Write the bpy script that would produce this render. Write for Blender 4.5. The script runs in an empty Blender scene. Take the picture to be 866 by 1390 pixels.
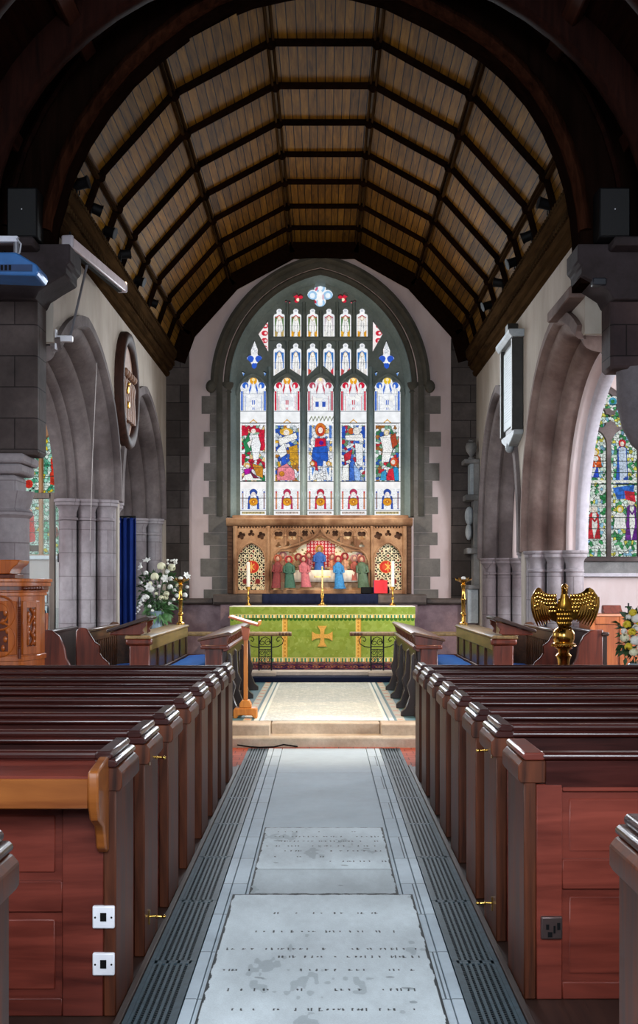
import bpy, bmesh, math, random
import numpy as np
from math import pi, sin, cos, radians, sqrt
from mathutils import Vector, Matrix
R = random.Random(7)
SC = bpy.context.scene
COL = SC.collection
# camera constants of the place: level view down the aisle, eye 1.7 m above the nave floor
F, CX, HY, H = 1600.0, 440.0, 793.0, 1.7
def X(px, d): return (px - CX) * d / F
def Z(py, d): return H - (py - HY) * d / F
def DW(px, xw): return xw * F / (px - CX)
def DF(py, z=0.0): return F * (H - z) / (py - HY)

def lin(c):
    if isinstance(c, str):
        c = [int(c[i:i+2], 16) for i in (0, 2, 4)]
    o = []
    for v in c[:3]:
        v = v / 255.0
        o.append(v / 12.92 if v <= 0.04045 else ((v + 0.055) / 1.055) ** 2.4)
    return tuple(o) + (1.0,)

# ------------------------------------------------------------------ mesh builder
class MB:
    def __init__(s): s.v = []; s.f = []
    def add(s, vs, fs):
        b = len(s.v); s.v += [tuple(map(float, p)) for p in vs]; s.f += [tuple(b + i for i in f) for f in fs]; return s
    def box(s, x0, x1, y0, y1, z0, z1):
        return s.add([(x0,y0,z0),(x1,y0,z0),(x1,y1,z0),(x0,y1,z0),(x0,y0,z1),(x1,y0,z1),(x1,y1,z1),(x0,y1,z1)],
                     [(0,3,2,1),(4,5,6,7),(0,1,5,4),(1,2,6,5),(2,3,7,6),(3,0,4,7)])
    def obox(s, c, half, M):
        vs = []
        for sz in (-1, 1):
            for sx, sy in ((-1,-1),(1,-1),(1,1),(-1,1)):
                vs.append(Vector(c) + M @ Vector((sx*half[0], sy*half[1], sz*half[2])))
        return s.add(vs, [(0,3,2,1),(4,5,6,7),(0,1,5,4),(1,2,6,5),(2,3,7,6),(3,0,4,7)])
    def bar(s, a, b, w, h=None, up=(0,0,1)):
        a = Vector(a); b = Vector(b); h = h or w
        d = b - a; L = d.length; d.normalize(); u = Vector(up)
        if abs(d.dot(u)) > 0.98: u = Vector((0,1,0))
        x = d.cross(u).normalized(); z = x.cross(d).normalized()
        M = Matrix((x, d, z)).transposed()
        return s.obox((a+b)/2, (w/2, L/2, h/2), M)
    def prism(s, pts, axis, a, b):
        n = len(pts); vs = []
        for t in (a, b):
            for (p, q) in pts:
                vs.append({'x': (t,p,q), 'y': (p,t,q), 'z': (p,q,t)}[axis])
        fs = [tuple(range(n))[::-1], tuple(range(n, 2*n))]
        fs += [(i, (i+1) % n, n + (i+1) % n, n + i) for i in range(n)]
        return s.add(vs, fs)
    def tube(s, pts, r, n=8, closed=False):
        pts = [Vector(p) for p in pts]; m = len(pts)
        rs = r if isinstance(r, (list, tuple)) else [r]*m
        vs = []; prev = None
        for i, p in enumerate(pts):
            if closed: t = (pts[(i+1) % m] - pts[i-1])
            else: t = pts[min(i+1, m-1)] - pts[max(i-1, 0)]
            t.normalize()
            if prev is None:
                u = Vector((0,0,1)) if abs(t.z) < 0.9 else Vector((1,0,0))
                x = t.cross(u).normalized()
            else:
                x = (prev - t*prev.dot(t)).normalized()
            prev = x; y = t.cross(x)
            for k in range(n):
                a = 2*pi*k/n
                vs.append(p + (x*cos(a) + y*sin(a))*rs[i])
        fs = []
        for i in range(m if closed else m-1):
            j = (i+1) % m
            for k in range(n):
                l = (k+1) % n
                fs.append((i*n+k, i*n+l, j*n+l, j*n+k))
        if not closed:
            fs += [tuple(range(n))[::-1], tuple(range((m-1)*n, m*n))]
        return s.add(vs, fs)
    def lathe(s, cx, cy, prof, n=20, cap=True, a0=0.0):
        vs = []
        for (r, z) in prof:
            for k in range(n):
                a = a0 + 2*pi*k/n
                vs.append((cx + r*cos(a), cy + r*sin(a), z))
        fs = []
        for i in range(len(prof)-1):
            for k in range(n):
                l = (k+1) % n
                fs.append((i*n+k, i*n+l, (i+1)*n+l, (i+1)*n+k))
        if cap: fs += [tuple(range(n))[::-1], tuple(range((len(prof)-1)*n, len(prof)*n))]
        return s.add(vs, fs)
    def ell(s, c, r, nu=14, nv=8, M=None):
        if not isinstance(r, (tuple, list)): r = (r, r, r)
        c = Vector(c); vs = []; fs = []
        for j in range(nv+1):
            th = pi*j/nv
            for i in range(nu):
                a = 2*pi*i/nu
                p = Vector((r[0]*sin(th)*cos(a), r[1]*sin(th)*sin(a), r[2]*cos(th)))
                if M is not None: p = M @ p
                vs.append(c + p)
        for j in range(nv):
            for i in range(nu):
                l = (i+1) % nu
                if j == 0: fs.append((0, (j+1)*nu+i, (j+1)*nu+l))
                elif j == nv-1: fs.append((j*nu+i, nv*nu, j*nu+l))
                else: fs.append((j*nu+i, (j+1)*nu+i, (j+1)*nu+l, j*nu+l))
        return s.add(vs, fs)
    def loft(s, rings, closed=True, caps=True, loop=False):
        n = len(rings[0]); m = len(rings)
        vs = [p for r in rings for p in r]; fs = []
        for i in range(m if loop else m-1):
            j = (i+1) % m
            for k in range(n if closed else n-1):
                l = (k+1) % n
                fs.append((i*n+k, i*n+l, j*n+l, j*n+k))
        if caps and closed and not loop: fs += [tuple(range(n))[::-1], tuple(range((m-1)*n, m*n))]
        return s.add(vs, fs)
    def build(s, name, mat, parent=None, smooth=True, bevel=0.0, seg=1, sub=0, angle=38):
        o = parent_off = None
        off = Vector((0,0,0)); q = parent
        while q is not None: off += q.location; q = q.parent
        me = bpy.data.meshes.new(name)
        me.from_pydata([tuple(Vector(p) - off) for p in s.v], [], s.f)
        bm = bmesh.new(); bm.from_mesh(me)
        bmesh.ops.remove_doubles(bm, verts=bm.verts, dist=1e-6)
        bmesh.ops.recalc_face_normals(bm, faces=bm.faces); bm.to_mesh(me); bm.free()
        if smooth:
            me.shade_smooth(); me.set_sharp_from_angle(angle=radians(angle))
        me.materials.append(mat)
        o = bpy.data.objects.new(name, me); COL.objects.link(o)
        if parent is not None: o.parent = parent
        if bevel:
            m = o.modifiers.new('bevel', 'BEVEL'); m.width = bevel; m.segments = seg; m.limit_method = 'ANGLE'; m.angle_limit = radians(40)
        if sub:
            m = o.modifiers.new('sub', 'SUBSURF'); m.levels = sub; m.render_levels = sub
        return o

def tag(o, label=None, cat=None, group=None, kind=None):
    if label: o['label'] = label
    if cat: o['category'] = cat
    if group: o['group'] = group
    if kind: o['kind'] = kind
    return o
def thing(name, loc, label, cat, group=None, kind=None):
    o = bpy.data.objects.new(name, None); COL.objects.link(o); o.location = loc
    o.empty_display_size = 0.2
    return tag(o, label, cat, group, kind)
def struct(o): o['kind'] = 'structure'; return o
KIDS = {}
def copy_tree(o, parent=None):
    c = o.copy(); COL.objects.link(c)
    if parent is not None: c.parent = parent
    for ch in list(o.children): copy_tree(ch, c)
    return c

# flat outline with holes -> solid plate standing in the XZ plane (axis y) or YZ plane (axis x), thickness th centred on y
from mathutils.geometry import delaunay_2d_cdt
def inside(p, poly):
    c = False; n = len(poly); x, y = p
    for i in range(n):
        x0, y0 = poly[i]; x1, y1 = poly[(i+1) % n]
        if (y0 > y) != (y1 > y) and x < (x1-x0)*(y-y0)/(y1-y0) + x0: c = not c
    return c
def plate(name, outer, holes, y, th, mat, parent=None, bevel=0.012, axis='y'):
    vs = []; es = []
    for loop in [outer] + holes:
        b = len(vs); n = len(loop); vs += [Vector((p[0], p[1])) for p in loop]; es += [(b+i, b+(i+1) % n) for i in range(n)]
    V, E, Fc, *_ = delaunay_2d_cdt(vs, es, [], 0, 1e-5)
    boxes = [(min(p[0] for p in h), max(p[0] for p in h), min(p[1] for p in h), max(p[1] for p in h)) for h in holes]
    keep = []
    for f in Fc:
        c = sum((V[i] for i in f), Vector((0,0)))/len(f)
        if not inside(c, outer): continue
        if any(bx[0] <= c.x <= bx[1] and bx[2] <= c.y <= bx[3] and inside(c, h) for h, bx in zip(holes, boxes)): continue
        keep.append(tuple(f))
    cnt = {}
    for f in keep:
        for i in range(len(f)):
            e = (f[i], f[(i+1) % len(f)]); cnt[e] = cnt.get(e, 0) + 1
    m = MB(); n = len(V)
    P = (lambda a, b, t: (a, y+t, b)) if axis == 'y' else (lambda a, b, t: (y+t, a, b))
    m.v = [P(v.x, v.y, -th/2) for v in V] + [P(v.x, v.y, th/2) for v in V]
    m.f = [f for f in keep] + [tuple(i+n for i in f[::-1]) for f in keep] + [(a, b, b+n, a+n) for (a, b) in cnt if (b, a) not in cnt]
    return m.build(name, mat, parent, smooth=bevel > 0.005, bevel=bevel if bevel > 0.005 else 0, seg=2, angle=50)

# ------------------------------------------------------------------ painter: a colour canvas carried by a fine mesh
class Paint:
    """canvas in its own units (w across, h down); used for stained glass, mosaics, carved stone wear, woven cloth"""
    def __init__(s, w, h, res, bg):
        s.w, s.h = w, h; s.nx = int(w*res)+1; s.ny = int(h*res)+1
        s.x, s.y = np.meshgrid(np.linspace(0, w, s.nx), np.linspace(0, h, s.ny))
        s.c = np.zeros((s.ny, s.nx, 3)); s.c[:] = lin(bg)[:3]
    def put(s, m, col, a=1.0):
        s.c[m] = s.c[m]*(1-a) + np.array(lin(col)[:3])*a; return s
    def rect(s, x0, x1, y0, y1, col, a=1.0): return s.put((s.x>=x0)&(s.x<=x1)&(s.y>=y0)&(s.y<=y1), col, a)
    def ell(s, cx, cy, rx, ry, col, rot=0.0, lead=None, lw=0.35, a=1.0):
        c, n = cos(rot), sin(rot)
        u = (s.x-cx)*c + (s.y-cy)*n; v = -(s.x-cx)*n + (s.y-cy)*c
        if lead: s.put((u/(rx+lw))**2 + (v/(ry+lw))**2 <= 1, lead)
        return s.put((u/rx)**2 + (v/ry)**2 <= 1, col, a)
    def poly(s, pts, col, lead=None, a=1.0):
        m = np.zeros_like(s.x, bool); n = len(pts)
        for i in range(n):
            x0, y0 = pts[i]; x1, y1 = pts[(i+1) % n]
            if y0 == y1: continue
            cond = ((y0 > s.y) != (y1 > s.y)) & (s.x < (x1-x0)*(s.y-y0)/(y1-y0) + x0)
            m ^= cond
        s.put(m, col, a)
        if lead:
            for i in range(n): s.line(pts[i], pts[(i+1) % n], 0.5, lead)
        return s
    def line(s, p, q, w, col, a=1.0):
        px, py = p; qx, qy = q; dx, dy = qx-px, qy-py; L = dx*dx+dy*dy or 1e-9
        t = np.clip(((s.x-px)*dx + (s.y-py)*dy)/L, 0, 1)
        return s.put((s.x-px-t*dx)**2 + (s.y-py-t*dy)**2 <= (w/2)**2, col, a)
    def vor(s, x0, x1, y0, y1, n, seed, aspect=1.0):
        r = np.random.RandomState(seed)
        m = (s.x>=x0)&(s.x<=x1)&(s.y>=y0)&(s.y<=y1)
        xs = s.x[m]-x0; ys = s.y[m]-y0
        g = sqrt((x1-x0)*(y1-y0)/n); gx, gy = g/sqrt(aspect)**-1, g/sqrt(aspect)
        cw, chh = int((x1-x0)/gx)+4, int((y1-y0)/gy)+4
        jx = r.uniform(0.05,0.95,(chh,cw)); jy = r.uniform(0.05,0.95,(chh,cw)); rv = r.rand(chh*cw)
        ix = (xs/gx).astype(int)+1; iy = (ys/gy).astype(int)+1
        d0 = np.full(xs.shape, 1e9); d1 = np.full(xs.shape, 1e9); first = np.zeros(xs.shape, int)
        for dy in (-1,0,1):
            for dx in (-1,0,1):
                jx_, jy_ = ix+dx, iy+dy
                d = np.sqrt((xs-(jx_-1+jx[jy_,jx_])*gx)**2 + (ys-(jy_-1+jy[jy_,jx_])*gy)**2)
                n_ = d < d0
                d1 = np.where(n_, d0, np.minimum(d1, d)); first = np.where(n_, jy_*cw+jx_, first); d0 = np.where(n_, d, d0)
        return m, d0, d1, rv[first]
    def cells(s, x0, x1, y0, y1, n, cols, lead, lw, seed, aspect=1.0):
        m, d0, d1, rv = s.vor(x0, x1, y0, y1, n, seed, aspect)
        pal = np.array([lin(c)[:3] for c in cols])
        out = pal[np.minimum((rv*len(cols)).astype(int), len(cols)-1)]
        if lead is not None: out[np.abs(d1-d0) < lw] = lin(lead)[:3]
        s.c[m] = out; return s
    def craze(s, x0, x1, y0, y1, n, lead, lw, amp, seed, a=0.8):
        """breaks what is painted into small leaded pieces of varying depth"""
        m, d0, d1, rv = s.vor(x0, x1, y0, y1, n, seed)
        w_ = np.where(s.c[m].min(axis=1) > 0.45, 0.25, 1.0); out = s.c[m]*(1 + amp*w_*(rv-0.6))[:,None]
        k = np.abs(d1-d0) < lw; out[k] = out[k]*(1-a) + np.array(lin(lead)[:3])*a
        s.c[m] = np.clip(out, 0, 1); return s
    def noise(s, amt, seed):
        r = np.random.RandomState(seed); s.c *= 1 + amt*(r.rand(s.ny, s.nx, 1)-0.5); return s
    def build(s, name, mat, origin, u, v, parent=None):
        """origin = top-left corner, u = vector of the full width, v = vector of the full height (downwards)"""
        off = Vector((0,0,0)); q = parent
        while q is not None: off += q.location; q = q.parent
        O = np.array(Vector(origin) - off); U = np.array(u); V = np.array(v)
        P = O + (s.x/s.w)[...,None]*U + (s.y/s.h)[...,None]*V
        P = P.reshape(-1, 3); ny, nx = s.ny, s.nx
        i = (np.arange(ny-1)[:,None]*nx + np.arange(nx-1)).ravel()
        Q = np.stack([i, i+nx, i+nx+1, i+1], 1)
        me = bpy.data.meshes.new(name)
        me.vertices.add(len(P)); me.vertices.foreach_set('co', P.ravel())
        me.loops.add(Q.size); me.loops.foreach_set('vertex_index', Q.ravel())
        me.polygons.add(len(Q)); me.polygons.foreach_set('loop_start', np.arange(len(Q))*4)
        me.update(calc_edges=True)
        at = me.color_attributes.new('paint', 'FLOAT_COLOR', 'POINT')
        at.data.foreach_set('color', np.concatenate([s.c.reshape(-1,3), np.ones((len(P),1))], 1).ravel())
        me.materials.append(mat)
        o = bpy.data.objects.new(name, me); COL.objects.link(o)
        if parent is not None: o.parent = parent
        return o
# ------------------------------------------------------------------ procedural materials
class NT:
    def __init__(s, name):
        s.m = bpy.data.materials.new(name); s.m.use_nodes = True; s.t = s.m.node_tree; s.t.nodes.clear()
        s.out = s.t.nodes.new('ShaderNodeOutputMaterial')
    def n(s, typ, props=None, **inp):
        nd = s.t.nodes.new('ShaderNode' + typ)
        for k, v in (props or {}).items(): setattr(nd, k, v)
        for k, v in inp.items():
            key = int(k[1:]) if k[0] == '_' and k[1:].isdigit() else k.replace('_', ' ')
            s.set(nd.inputs[key], v)
        return nd
    def set(s, sock, v):
        if isinstance(v, bpy.types.NodeSocket): s.t.links.new(v, sock)
        elif isinstance(v, bpy.types.Node): s.t.links.new(v.outputs[0], sock)
        else: sock.default_value = v
    def ramp(s, fac, stops):
        nd = s.t.nodes.new('ShaderNodeValToRGB'); s.set(nd.inputs[0], fac)
        e = nd.color_ramp.elements
        while len(e) < len(stops): e.new(0.5)
        for i, (p, c) in enumerate(stops): e[i].position = p; e[i].color = c if len(c) == 4 else tuple(c)+(1,)
        return nd
    def mix(s, fac, a, b, blend='MIX'):
        nd = s.t.nodes.new('ShaderNodeMix'); nd.data_type = 'RGBA'; nd.blend_type = blend
        s.set(nd.inputs[0], fac); s.set(nd.inputs[6], a); s.set(nd.inputs[7], b)
        return nd.outputs[2]
    def math(s, op, a, b=0.0):
        nd = s.t.nodes.new('ShaderNodeMath'); nd.operation = op; s.set(nd.inputs[0], a); s.set(nd.inputs[1], b); return nd.outputs[0]
    def coord(s, scale=(1,1,1), which='Object'):
        tc = s.n('TexCoord'); mp = s.n('Mapping', Vector=tc.outputs[which]); mp.inputs['Scale'].default_value = scale
        return mp.outputs[0]
    def bsdf(s, **inp):
        b = s.n('BsdfPrincipled', **inp); s.t.links.new(b.outputs[0], s.out.inputs[0]); return b
    def bump(s, h, strength=0.3, dist=0.01):
        return s.n('Bump', Height=h, Strength=strength, Distance=dist).outputs[0]

def wood(name, dark, light, axis='X', rough=0.3, fine=1.0, coat=0.0, bump=0.15, spec=0.5):
    t = NT(name)
    st = {'X': (0.7, 9, 9), 'Y': (9, 0.7, 9), 'Z': (9, 9, 0.7)}[axis]
    v = t.coord(tuple(a*fine for a in st))
    n1 = t.n('TexNoise', Vector=v, Scale=2.2, Detail=6.0, Roughness=0.6, Distortion=0.6)
    v2 = t.coord((1.3,1.3,1.3)); n2 = t.n('TexNoise', Vector=v2, Scale=1.4, Detail=3.0)
    f = t.math('ADD', t.math('MULTIPLY', n1.outputs[0], 0.75), t.math('MULTIPLY', n2.outputs[0], 0.3))
    oi = t.n('ObjectInfo'); f = t.math('ADD', f, t.math('MULTIPLY', t.math('SUBTRACT', oi.outputs['Random'], 0.5), 0.12))
    c = t.ramp(f, [(0.32, lin(dark)), (0.72, lin(light))])
    rr = t.math('ADD', t.math('MULTIPLY', n1.outputs[0], 0.18), rough-0.09)
    t.bsdf(Base_Color=c.outputs[0], Roughness=rr, Normal=t.bump(n1.outputs[0], bump, 0.004), Coat_Weight=coat, Coat_Roughness=0.15, Specular_IOR_Level=spec)
    return t.m
def stone(name, a, b, c=None, rough=0.85, scale=1.0, blocks=None, mortar=None, bump=0.35, bw=0.62, rh=0.3):
    t = NT(name); v = t.coord((scale,)*3, 'Object')
    g = t.n('NewGeometry'); pos = g.outputs['Position']
    n1 = t.n('TexNoise', Vector=pos, Scale=2.1*scale, Detail=8.0, Roughness=0.65)
    n2 = t.n('TexNoise', Vector=pos, Scale=17.0*scale, Detail=5.0, Roughness=0.6)
    col = t.ramp(n1.outputs[0], [(0.3, lin(a)), (0.7, lin(b))]).outputs[0]
    if c: 
        n3 = t.n('TexNoise', Vector=pos, Scale=0.9*scale, Detail=4.0)
        col = t.mix(t.ramp(n3.outputs[0], [(0.45, (0,0,0)), (0.62, (1,1,1))]).outputs[0], col, lin(c))
    col = t.mix(0.35, col, t.ramp(n2.outputs[0], [(0.3, (0.45,0.45,0.45)), (0.75, (1,1,1))]).outputs[0], 'MULTIPLY')
    h = n2.outputs[0]
    if blocks:
        sx = t.n('SeparateXYZ', Vector=pos)
        cb = t.n('CombineXYZ', X=t.math('ADD', sx.outputs[0], sx.outputs[1]), Y=sx.outputs[2])
        br = t.n('TexBrick', Vector=cb.outputs[0], Color1=(1,1,1,1), Color2=lin(blocks), Mortar=lin(mortar or '5a544f'), Scale=1.0, Mortar_Size=0.006, Bias=0.0, Brick_Width=bw, Row_Height=rh)
        col = t.mix(0.85, col, br.outputs[0], 'MULTIPLY')
    t.bsdf(Base_Color=col, Roughness=rough, Normal=t.bump(h, bump, 0.01), Specular_IOR_Level=0.25)
    return t.m
def plain(name, c, rough=0.5, metal=0.0, var=0.12, scale=8.0, spec=0.5, bump=0.05, sheen=0.0):
    t = NT(name); v = t.coord((1,1,1))
    n = t.n('TexNoise', Vector=v, Scale=scale, Detail=4.0)
    l = lin(c); d = tuple(x*(1-var) for x in l[:3]); u = tuple(min(1, x*(1+var)) for x in l[:3])
    col = t.ramp(n.outputs[0], [(0.3, d), (0.7, u)])
    t.bsdf(Base_Color=col.outputs[0], Roughness=rough, Metallic=metal, Normal=t.bump(n.outputs[0], bump, 0.004), Specular_IOR_Level=spec, Sheen_Weight=sheen)
    return t.m
def painted(name, rough=0.7, emit=0.0, spec=0.4, bump=0.0, metal=0.0):
    t = NT(name); a = t.n('Attribute', {'attribute_name': 'paint'})
    if emit:
        n = t.n('TexNoise', Vector=t.coord((1,1,1)), Scale=9.0, Detail=3.0)
        k = t.ramp(n.outputs[0], [(0.3, (0.82,0.82,0.82)), (0.7, (1,1,1))])
        col = t.mix(1.0, a.outputs['Color'], k.outputs[0], 'MULTIPLY')
        t.bsdf(Base_Color=(0.01,0.01,0.01,1), Roughness=0.4, Specular_IOR_Level=0.0, Emission_Color=col, Emission_Strength=emit)
    else:
        n = t.n('TexNoise', Vector=t.coord((1,1,1)), Scale=40.0, Detail=4.0)
        t.bsdf(Base_Color=a.outputs['Color'], Roughness=rough, Specular_IOR_Level=spec, Metallic=metal, Normal=t.bump(n.outputs[0], 0.15+bump, 0.004))
    return t.m

W_PEW   = wood('pew_mahogany', '150505', '441711', 'X', 0.30, 1.0, 0.25, 0.12)
W_PEWZ  = wood('pew_mahogany_upright', '261009', '70391f', 'Z', 0.46, 1.0, 0.0, 0.15, 0.28)
W_PEWP  = wood('pew_panel', '40150f', '84392b', 'X', 0.36, 0.6, 0.2, 0.12)
W_PEWG  = wood('pew_panel_golden', '6a3413', 'a8642a', 'X', 0.36, 0.6, 0.2, 0.12)
W_STALL = wood('stall_oak', '24110a', '6a3f22', 'Y', 0.36, 1.0, 0.2, 0.15)
W_STALLR= wood('stall_red', '30100a', '742f1a', 'Z', 0.36, 1.0, 0.2, 0.15)
W_STALLL= wood('stall_pale', '5a4326', '9a7c4c', 'Y', 0.4, 1.0, 0.1, 0.15)
W_DARK  = wood('dark_oak', '120a07', '34190f', 'Z', 0.4, 1.0, 0.2, 0.15)
W_PULP  = wood('pulpit_oak', '8a3a0e', 'd67428', 'Z', 0.34, 1.0, 0.25, 0.15)
W_PULPD = wood('pulpit_carving', '38140a', '7e3616', 'Z', 0.38, 1.0, 0.2, 0.2)
W_LECT  = wood('lectern_pine', 'a85a14', 'dc8c30', 'Z', 0.4, 1.0, 0.15, 0.1)
W_CAB   = wood('cabinet_oak', '7a3612', 'b5642c', 'Z', 0.4, 1.0, 0.15, 0.1)
W_RIB   = wood('roof_rib', '080503', '1c0f09', 'Y', 0.7, 1.0, 0.0, 0.2, 0.0)
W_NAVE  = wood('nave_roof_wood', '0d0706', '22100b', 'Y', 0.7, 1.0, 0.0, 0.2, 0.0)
W_CORN  = wood('cornice_wood', '1e150e', '44321f', 'Y', 0.7, 1.0, 0.0, 0.2, 0.0)
S_PIER  = stone('pier_stone', '8a8286', 'aba4a6', '7b7072', 0.85, 1.0, 'f0eded', 'c0baba')
S_ARCHB = stone('arch_stone_brown', '6c5750', '8e7a72', '5c4842', 0.9, 1.2)
S_ARCHG = stone('arch_stone_grey', '5e5453', '7d7270', '4d4342', 0.9, 1.2)
S_ARCHL = stone('arch_stone_pale', 'b9b3ba', 'd3ced6', None, 0.85, 1.0)
S_DARK  = stone('dark_masonry', '443d3b', '665e5b', '504946', 0.9, 1.0, 'b8b4b0', '302c2a')
S_QUOIN = stone('quoin_stone', '6a6560', '88827c', None, 0.9, 1.4)
S_MULL  = stone('mullion_stone_lit', '8fa3a4', 'acbfbe', None, 0.8, 1.2, bump=0.15)  # paler than the tracery: glow from the glass put into the stone colour
S_MOULD = stone('window_moulding_stone', '48463f', '635f56', None, 0.85, 1.2)
S_TRAC  = stone('tracery_stone', '7c8883', '9aa6a0', None, 0.85, 1.2, bump=0.15)
S_STEP  = stone('step_stone', 'c2aa90', 'dcc8b0', 'b59a80', 0.7, 1.6, bump=0.4)
S_MARB  = stone('dado_marble', '7a6064', '9c8084', '64494f', 0.35, 2.2, bump=0.1)
S_LEDGE = stone('ledge_stone', '4a413e', '655a55', None, 0.7, 1.4)
S_WHITE = stone('white_marble', '8f969a', 'aeb5b9', None, 0.5, 2.0, bump=0.05)
S_GREYM = stone('grey_marble', '6c6b6a', '908e8c', '5a5856', 0.5, 2.0, bump=0.1)
S_RERE  = stone('reredos_stone', '9a7050', 'c49a74', '7f573c', 0.7, 2.4, bump=0.25)
S_RERED = stone('reredos_dark_stone', '4e3527', '6f4e39', None, 0.75, 2.4)
def plaster(name, a, b, c):
    t = NT(name); g = t.n('NewGeometry'); p = g.outputs['Position']
    mp = t.n('Mapping', Vector=p); mp.inputs['Scale'].default_value = (1.0, 1.0, 0.45)
    n1 = t.n('TexNoise', Vector=mp.outputs[0], Scale=1.6, Detail=7.0, Roughness=0.6)
    n2 = t.n('TexNoise', Vector=p, Scale=30.0, Detail=4.0)
    col = t.ramp(n1.outputs[0], [(0.3, lin(a)), (0.55, lin(b)), (0.75, lin(c))]).outputs[0]
    t.bsdf(Base_Color=col, Roughness=0.92, Normal=t.bump(n2.outputs[0], 0.12, 0.006), Specular_IOR_Level=0.15)
    return t.m
P_SIDE = plaster('chancel_plaster', '968c80', 'aca297', 'bbb2a8')
P_EAST = plaster('east_plaster', 'bfa9a6', 'd2bfbd', 'dccbc9')
P_AISLE= plaster('aisle_plaster', 'c9b4b0', 'd8c8c6', 'e2d6d4')
BRASS  = plain('polished_brass', 'cba050', 0.2, 1.0, 0.1, 12.0)
BRASSD = plain('old_brass', '8f6a2a', 0.28, 1.0, 0.25, 30.0, bump=0.3)
IRON   = plain('black_iron', '14171a', 0.5, 0.6, 0.2, 20.0)
BLACKP = plain('black_plastic', '08080a', 0.6, spec=0.15)
WHITEP = plain('white_plastic', 'e3e3ea', 0.35)
GREYP  = plain('grey_metal', '8c8d95', 0.4, 0.5)
BLUEP  = plain('projector_shell_lit', '3a6fae', 0.35, 0.1)  # blue light falling on the case is put into its base colour
CREAMC = plain('candle_wax', 'f2ece0', 0.5)
BLUEC  = plain('blue_cloth', '0a5cb8', 0.85, scale=14, spec=0.2)
NAVYC  = plain('navy_cloth', '0b1430', 0.85, spec=0.2, scale=20, bump=0.3)
CURT   = plain('blue_curtain', '0a2668', 0.8, scale=5, spec=0.2)
REDM   = plain('red_leather', 'd5101c', 0.4)
GREENL = plain('leaf_green', '2c4a24', 0.55, var=0.4, scale=20)
GREENP = plain('leaf_pale', '56804a', 0.55, var=0.4, scale=20)
PETALW = plain('white_petals', 'e9e7de', 0.6, var=0.05)
PETALC = plain('cream_petals', 'e4e0bc', 0.6, var=0.06)
PETALY = plain('yellow_petals', 'dcc330', 0.6, var=0.1)
GLASSV = plain('grey_glass_vase', '8fa2ad', 0.2)
GREYF  = plain('grey_floor', '4c4744', 0.7)
BOOK   = plain('book_paper', 'd9d4cc', 0.6)
PITM   = plain('grating_pit', '06090b', 0.9)
SKIN   = plain('carved_face', 'c99a80', 0.6, var=0.1)
GOLD   = plain('gilding', 'd9a440', 0.3, 0.8, 0.15, 15)
G_MAIN = painted('stained_glass_daylight', emit=1.15)
G_SIDE = painted('aisle_glass_daylight', emit=0.95)
G_WEST = painted('west_fill_glass', emit=0.3)  # dull glowing glass for the added west window
PT     = painted('painted_surface', 0.75)
PTSTONE= painted('worn_ledger_stone', 0.62, spec=0.12, bump=0.25)
PTTILE = painted('mosaic_pavement', 0.5, spec=0.25)
PTCLOTH= painted('woven_frontal', 0.85, spec=0.2, bump=0.2)

# chancel boarding: boards run the length of the roof
def boards(name):
    t = NT(name); g = t.n('NewGeometry'); p = g.outputs['Position']
    tc = t.n('TexCoord'); uv = tc.outputs['UV']
    s = t.n('SeparateXYZ', Vector=uv)
    bw = t.math('MULTIPLY', s.outputs[0], 9.0)
    fr = t.math('FRACT', bw); fl = t.math('FLOOR', bw)
    wn = t.n('TexWhiteNoise', {'noise_dimensions': '1D'}, W=fl)
    mp = t.n('Mapping', Vector=uv); mp.inputs['Scale'].default_value = (14, 1.1, 1)
    off = t.n('CombineXYZ', X=t.math('MULTIPLY', wn.outputs[0], 30.0), Y=t.math('MULTIPLY', wn.outputs[0], 17.0))
    va = t.n('VectorMath', {'operation': 'ADD'}); t.set(va.inputs[0], mp.outputs[0]); t.set(va.inputs[1], off.outputs[0])
    n1 = t.n('TexNoise', Vector=va.outputs[0], Scale=1.4, Detail=7.0, Roughness=0.62, Distortion=0.8)
    n2 = t.n('TexNoise', Vector=p, Scale=1.1, Detail=4.0)
    k = t.math('ADD', t.math('MULTIPLY', n1.outputs[0], 0.7), t.math('ADD', t.math('MULTIPLY', wn.outputs[0], 0.14), t.math('MULTIPLY', n2.outputs[0], 0.25)))
    col = t.ramp(k, [(0.3, lin('2c1a05')), (0.55, lin('6a4a14')), (0.8, lin('946c24'))]).outputs[0]
    edge = t.math('LESS_THAN', t.math('ABSOLUTE', t.math('SUBTRACT', fr, 0.5)), 0.445)
    col = t.mix(edge, lin('0c0703'), col)
    kn = t.n('TexVoronoi', Vector=va.outputs[0], Scale=1.1)
    kk = t.ramp(kn.outputs['Distance'], [(0.06, (0.2,0.15,0.1)), (0.16, (1,1,1))])
    col = t.mix(0.8, col, kk.outputs[0], 'MULTIPLY')
    t.bsdf(Base_Color=col, Roughness=0.7, Normal=t.bump(edge, 0.5, 0.01), Specular_IOR_Level=0.1)
    return t.m
BOARDS = boards('roof_boards')
def glass(name):
    t = NT(name)
    tr = t.n('BsdfTransparent', Color=(0.86,0.95,0.94,1)); gl = t.n('BsdfGlossy', Color=(1,1,1,1), Roughness=0.02)
    mx = t.n('MixShader', Fac=0.07); t.set(mx.inputs[1], tr.outputs[0]); t.set(mx.inputs[2], gl.outputs[0])
    t.t.links.new(mx.outputs[0], t.out.inputs[0]); return t.m
CLEAR = glass('clear_glass')
# ================================================================== SETTING
XL, XR = -2.70, 2.60            # chancel side walls
YW0, YW1 = 11.35, 11.75         # wall with the chancel arch
YE = 20.2                       # face of the east wall
ZC = 0.22                       # chancel floor
NX = 3.25                       # nave side walls

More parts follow.
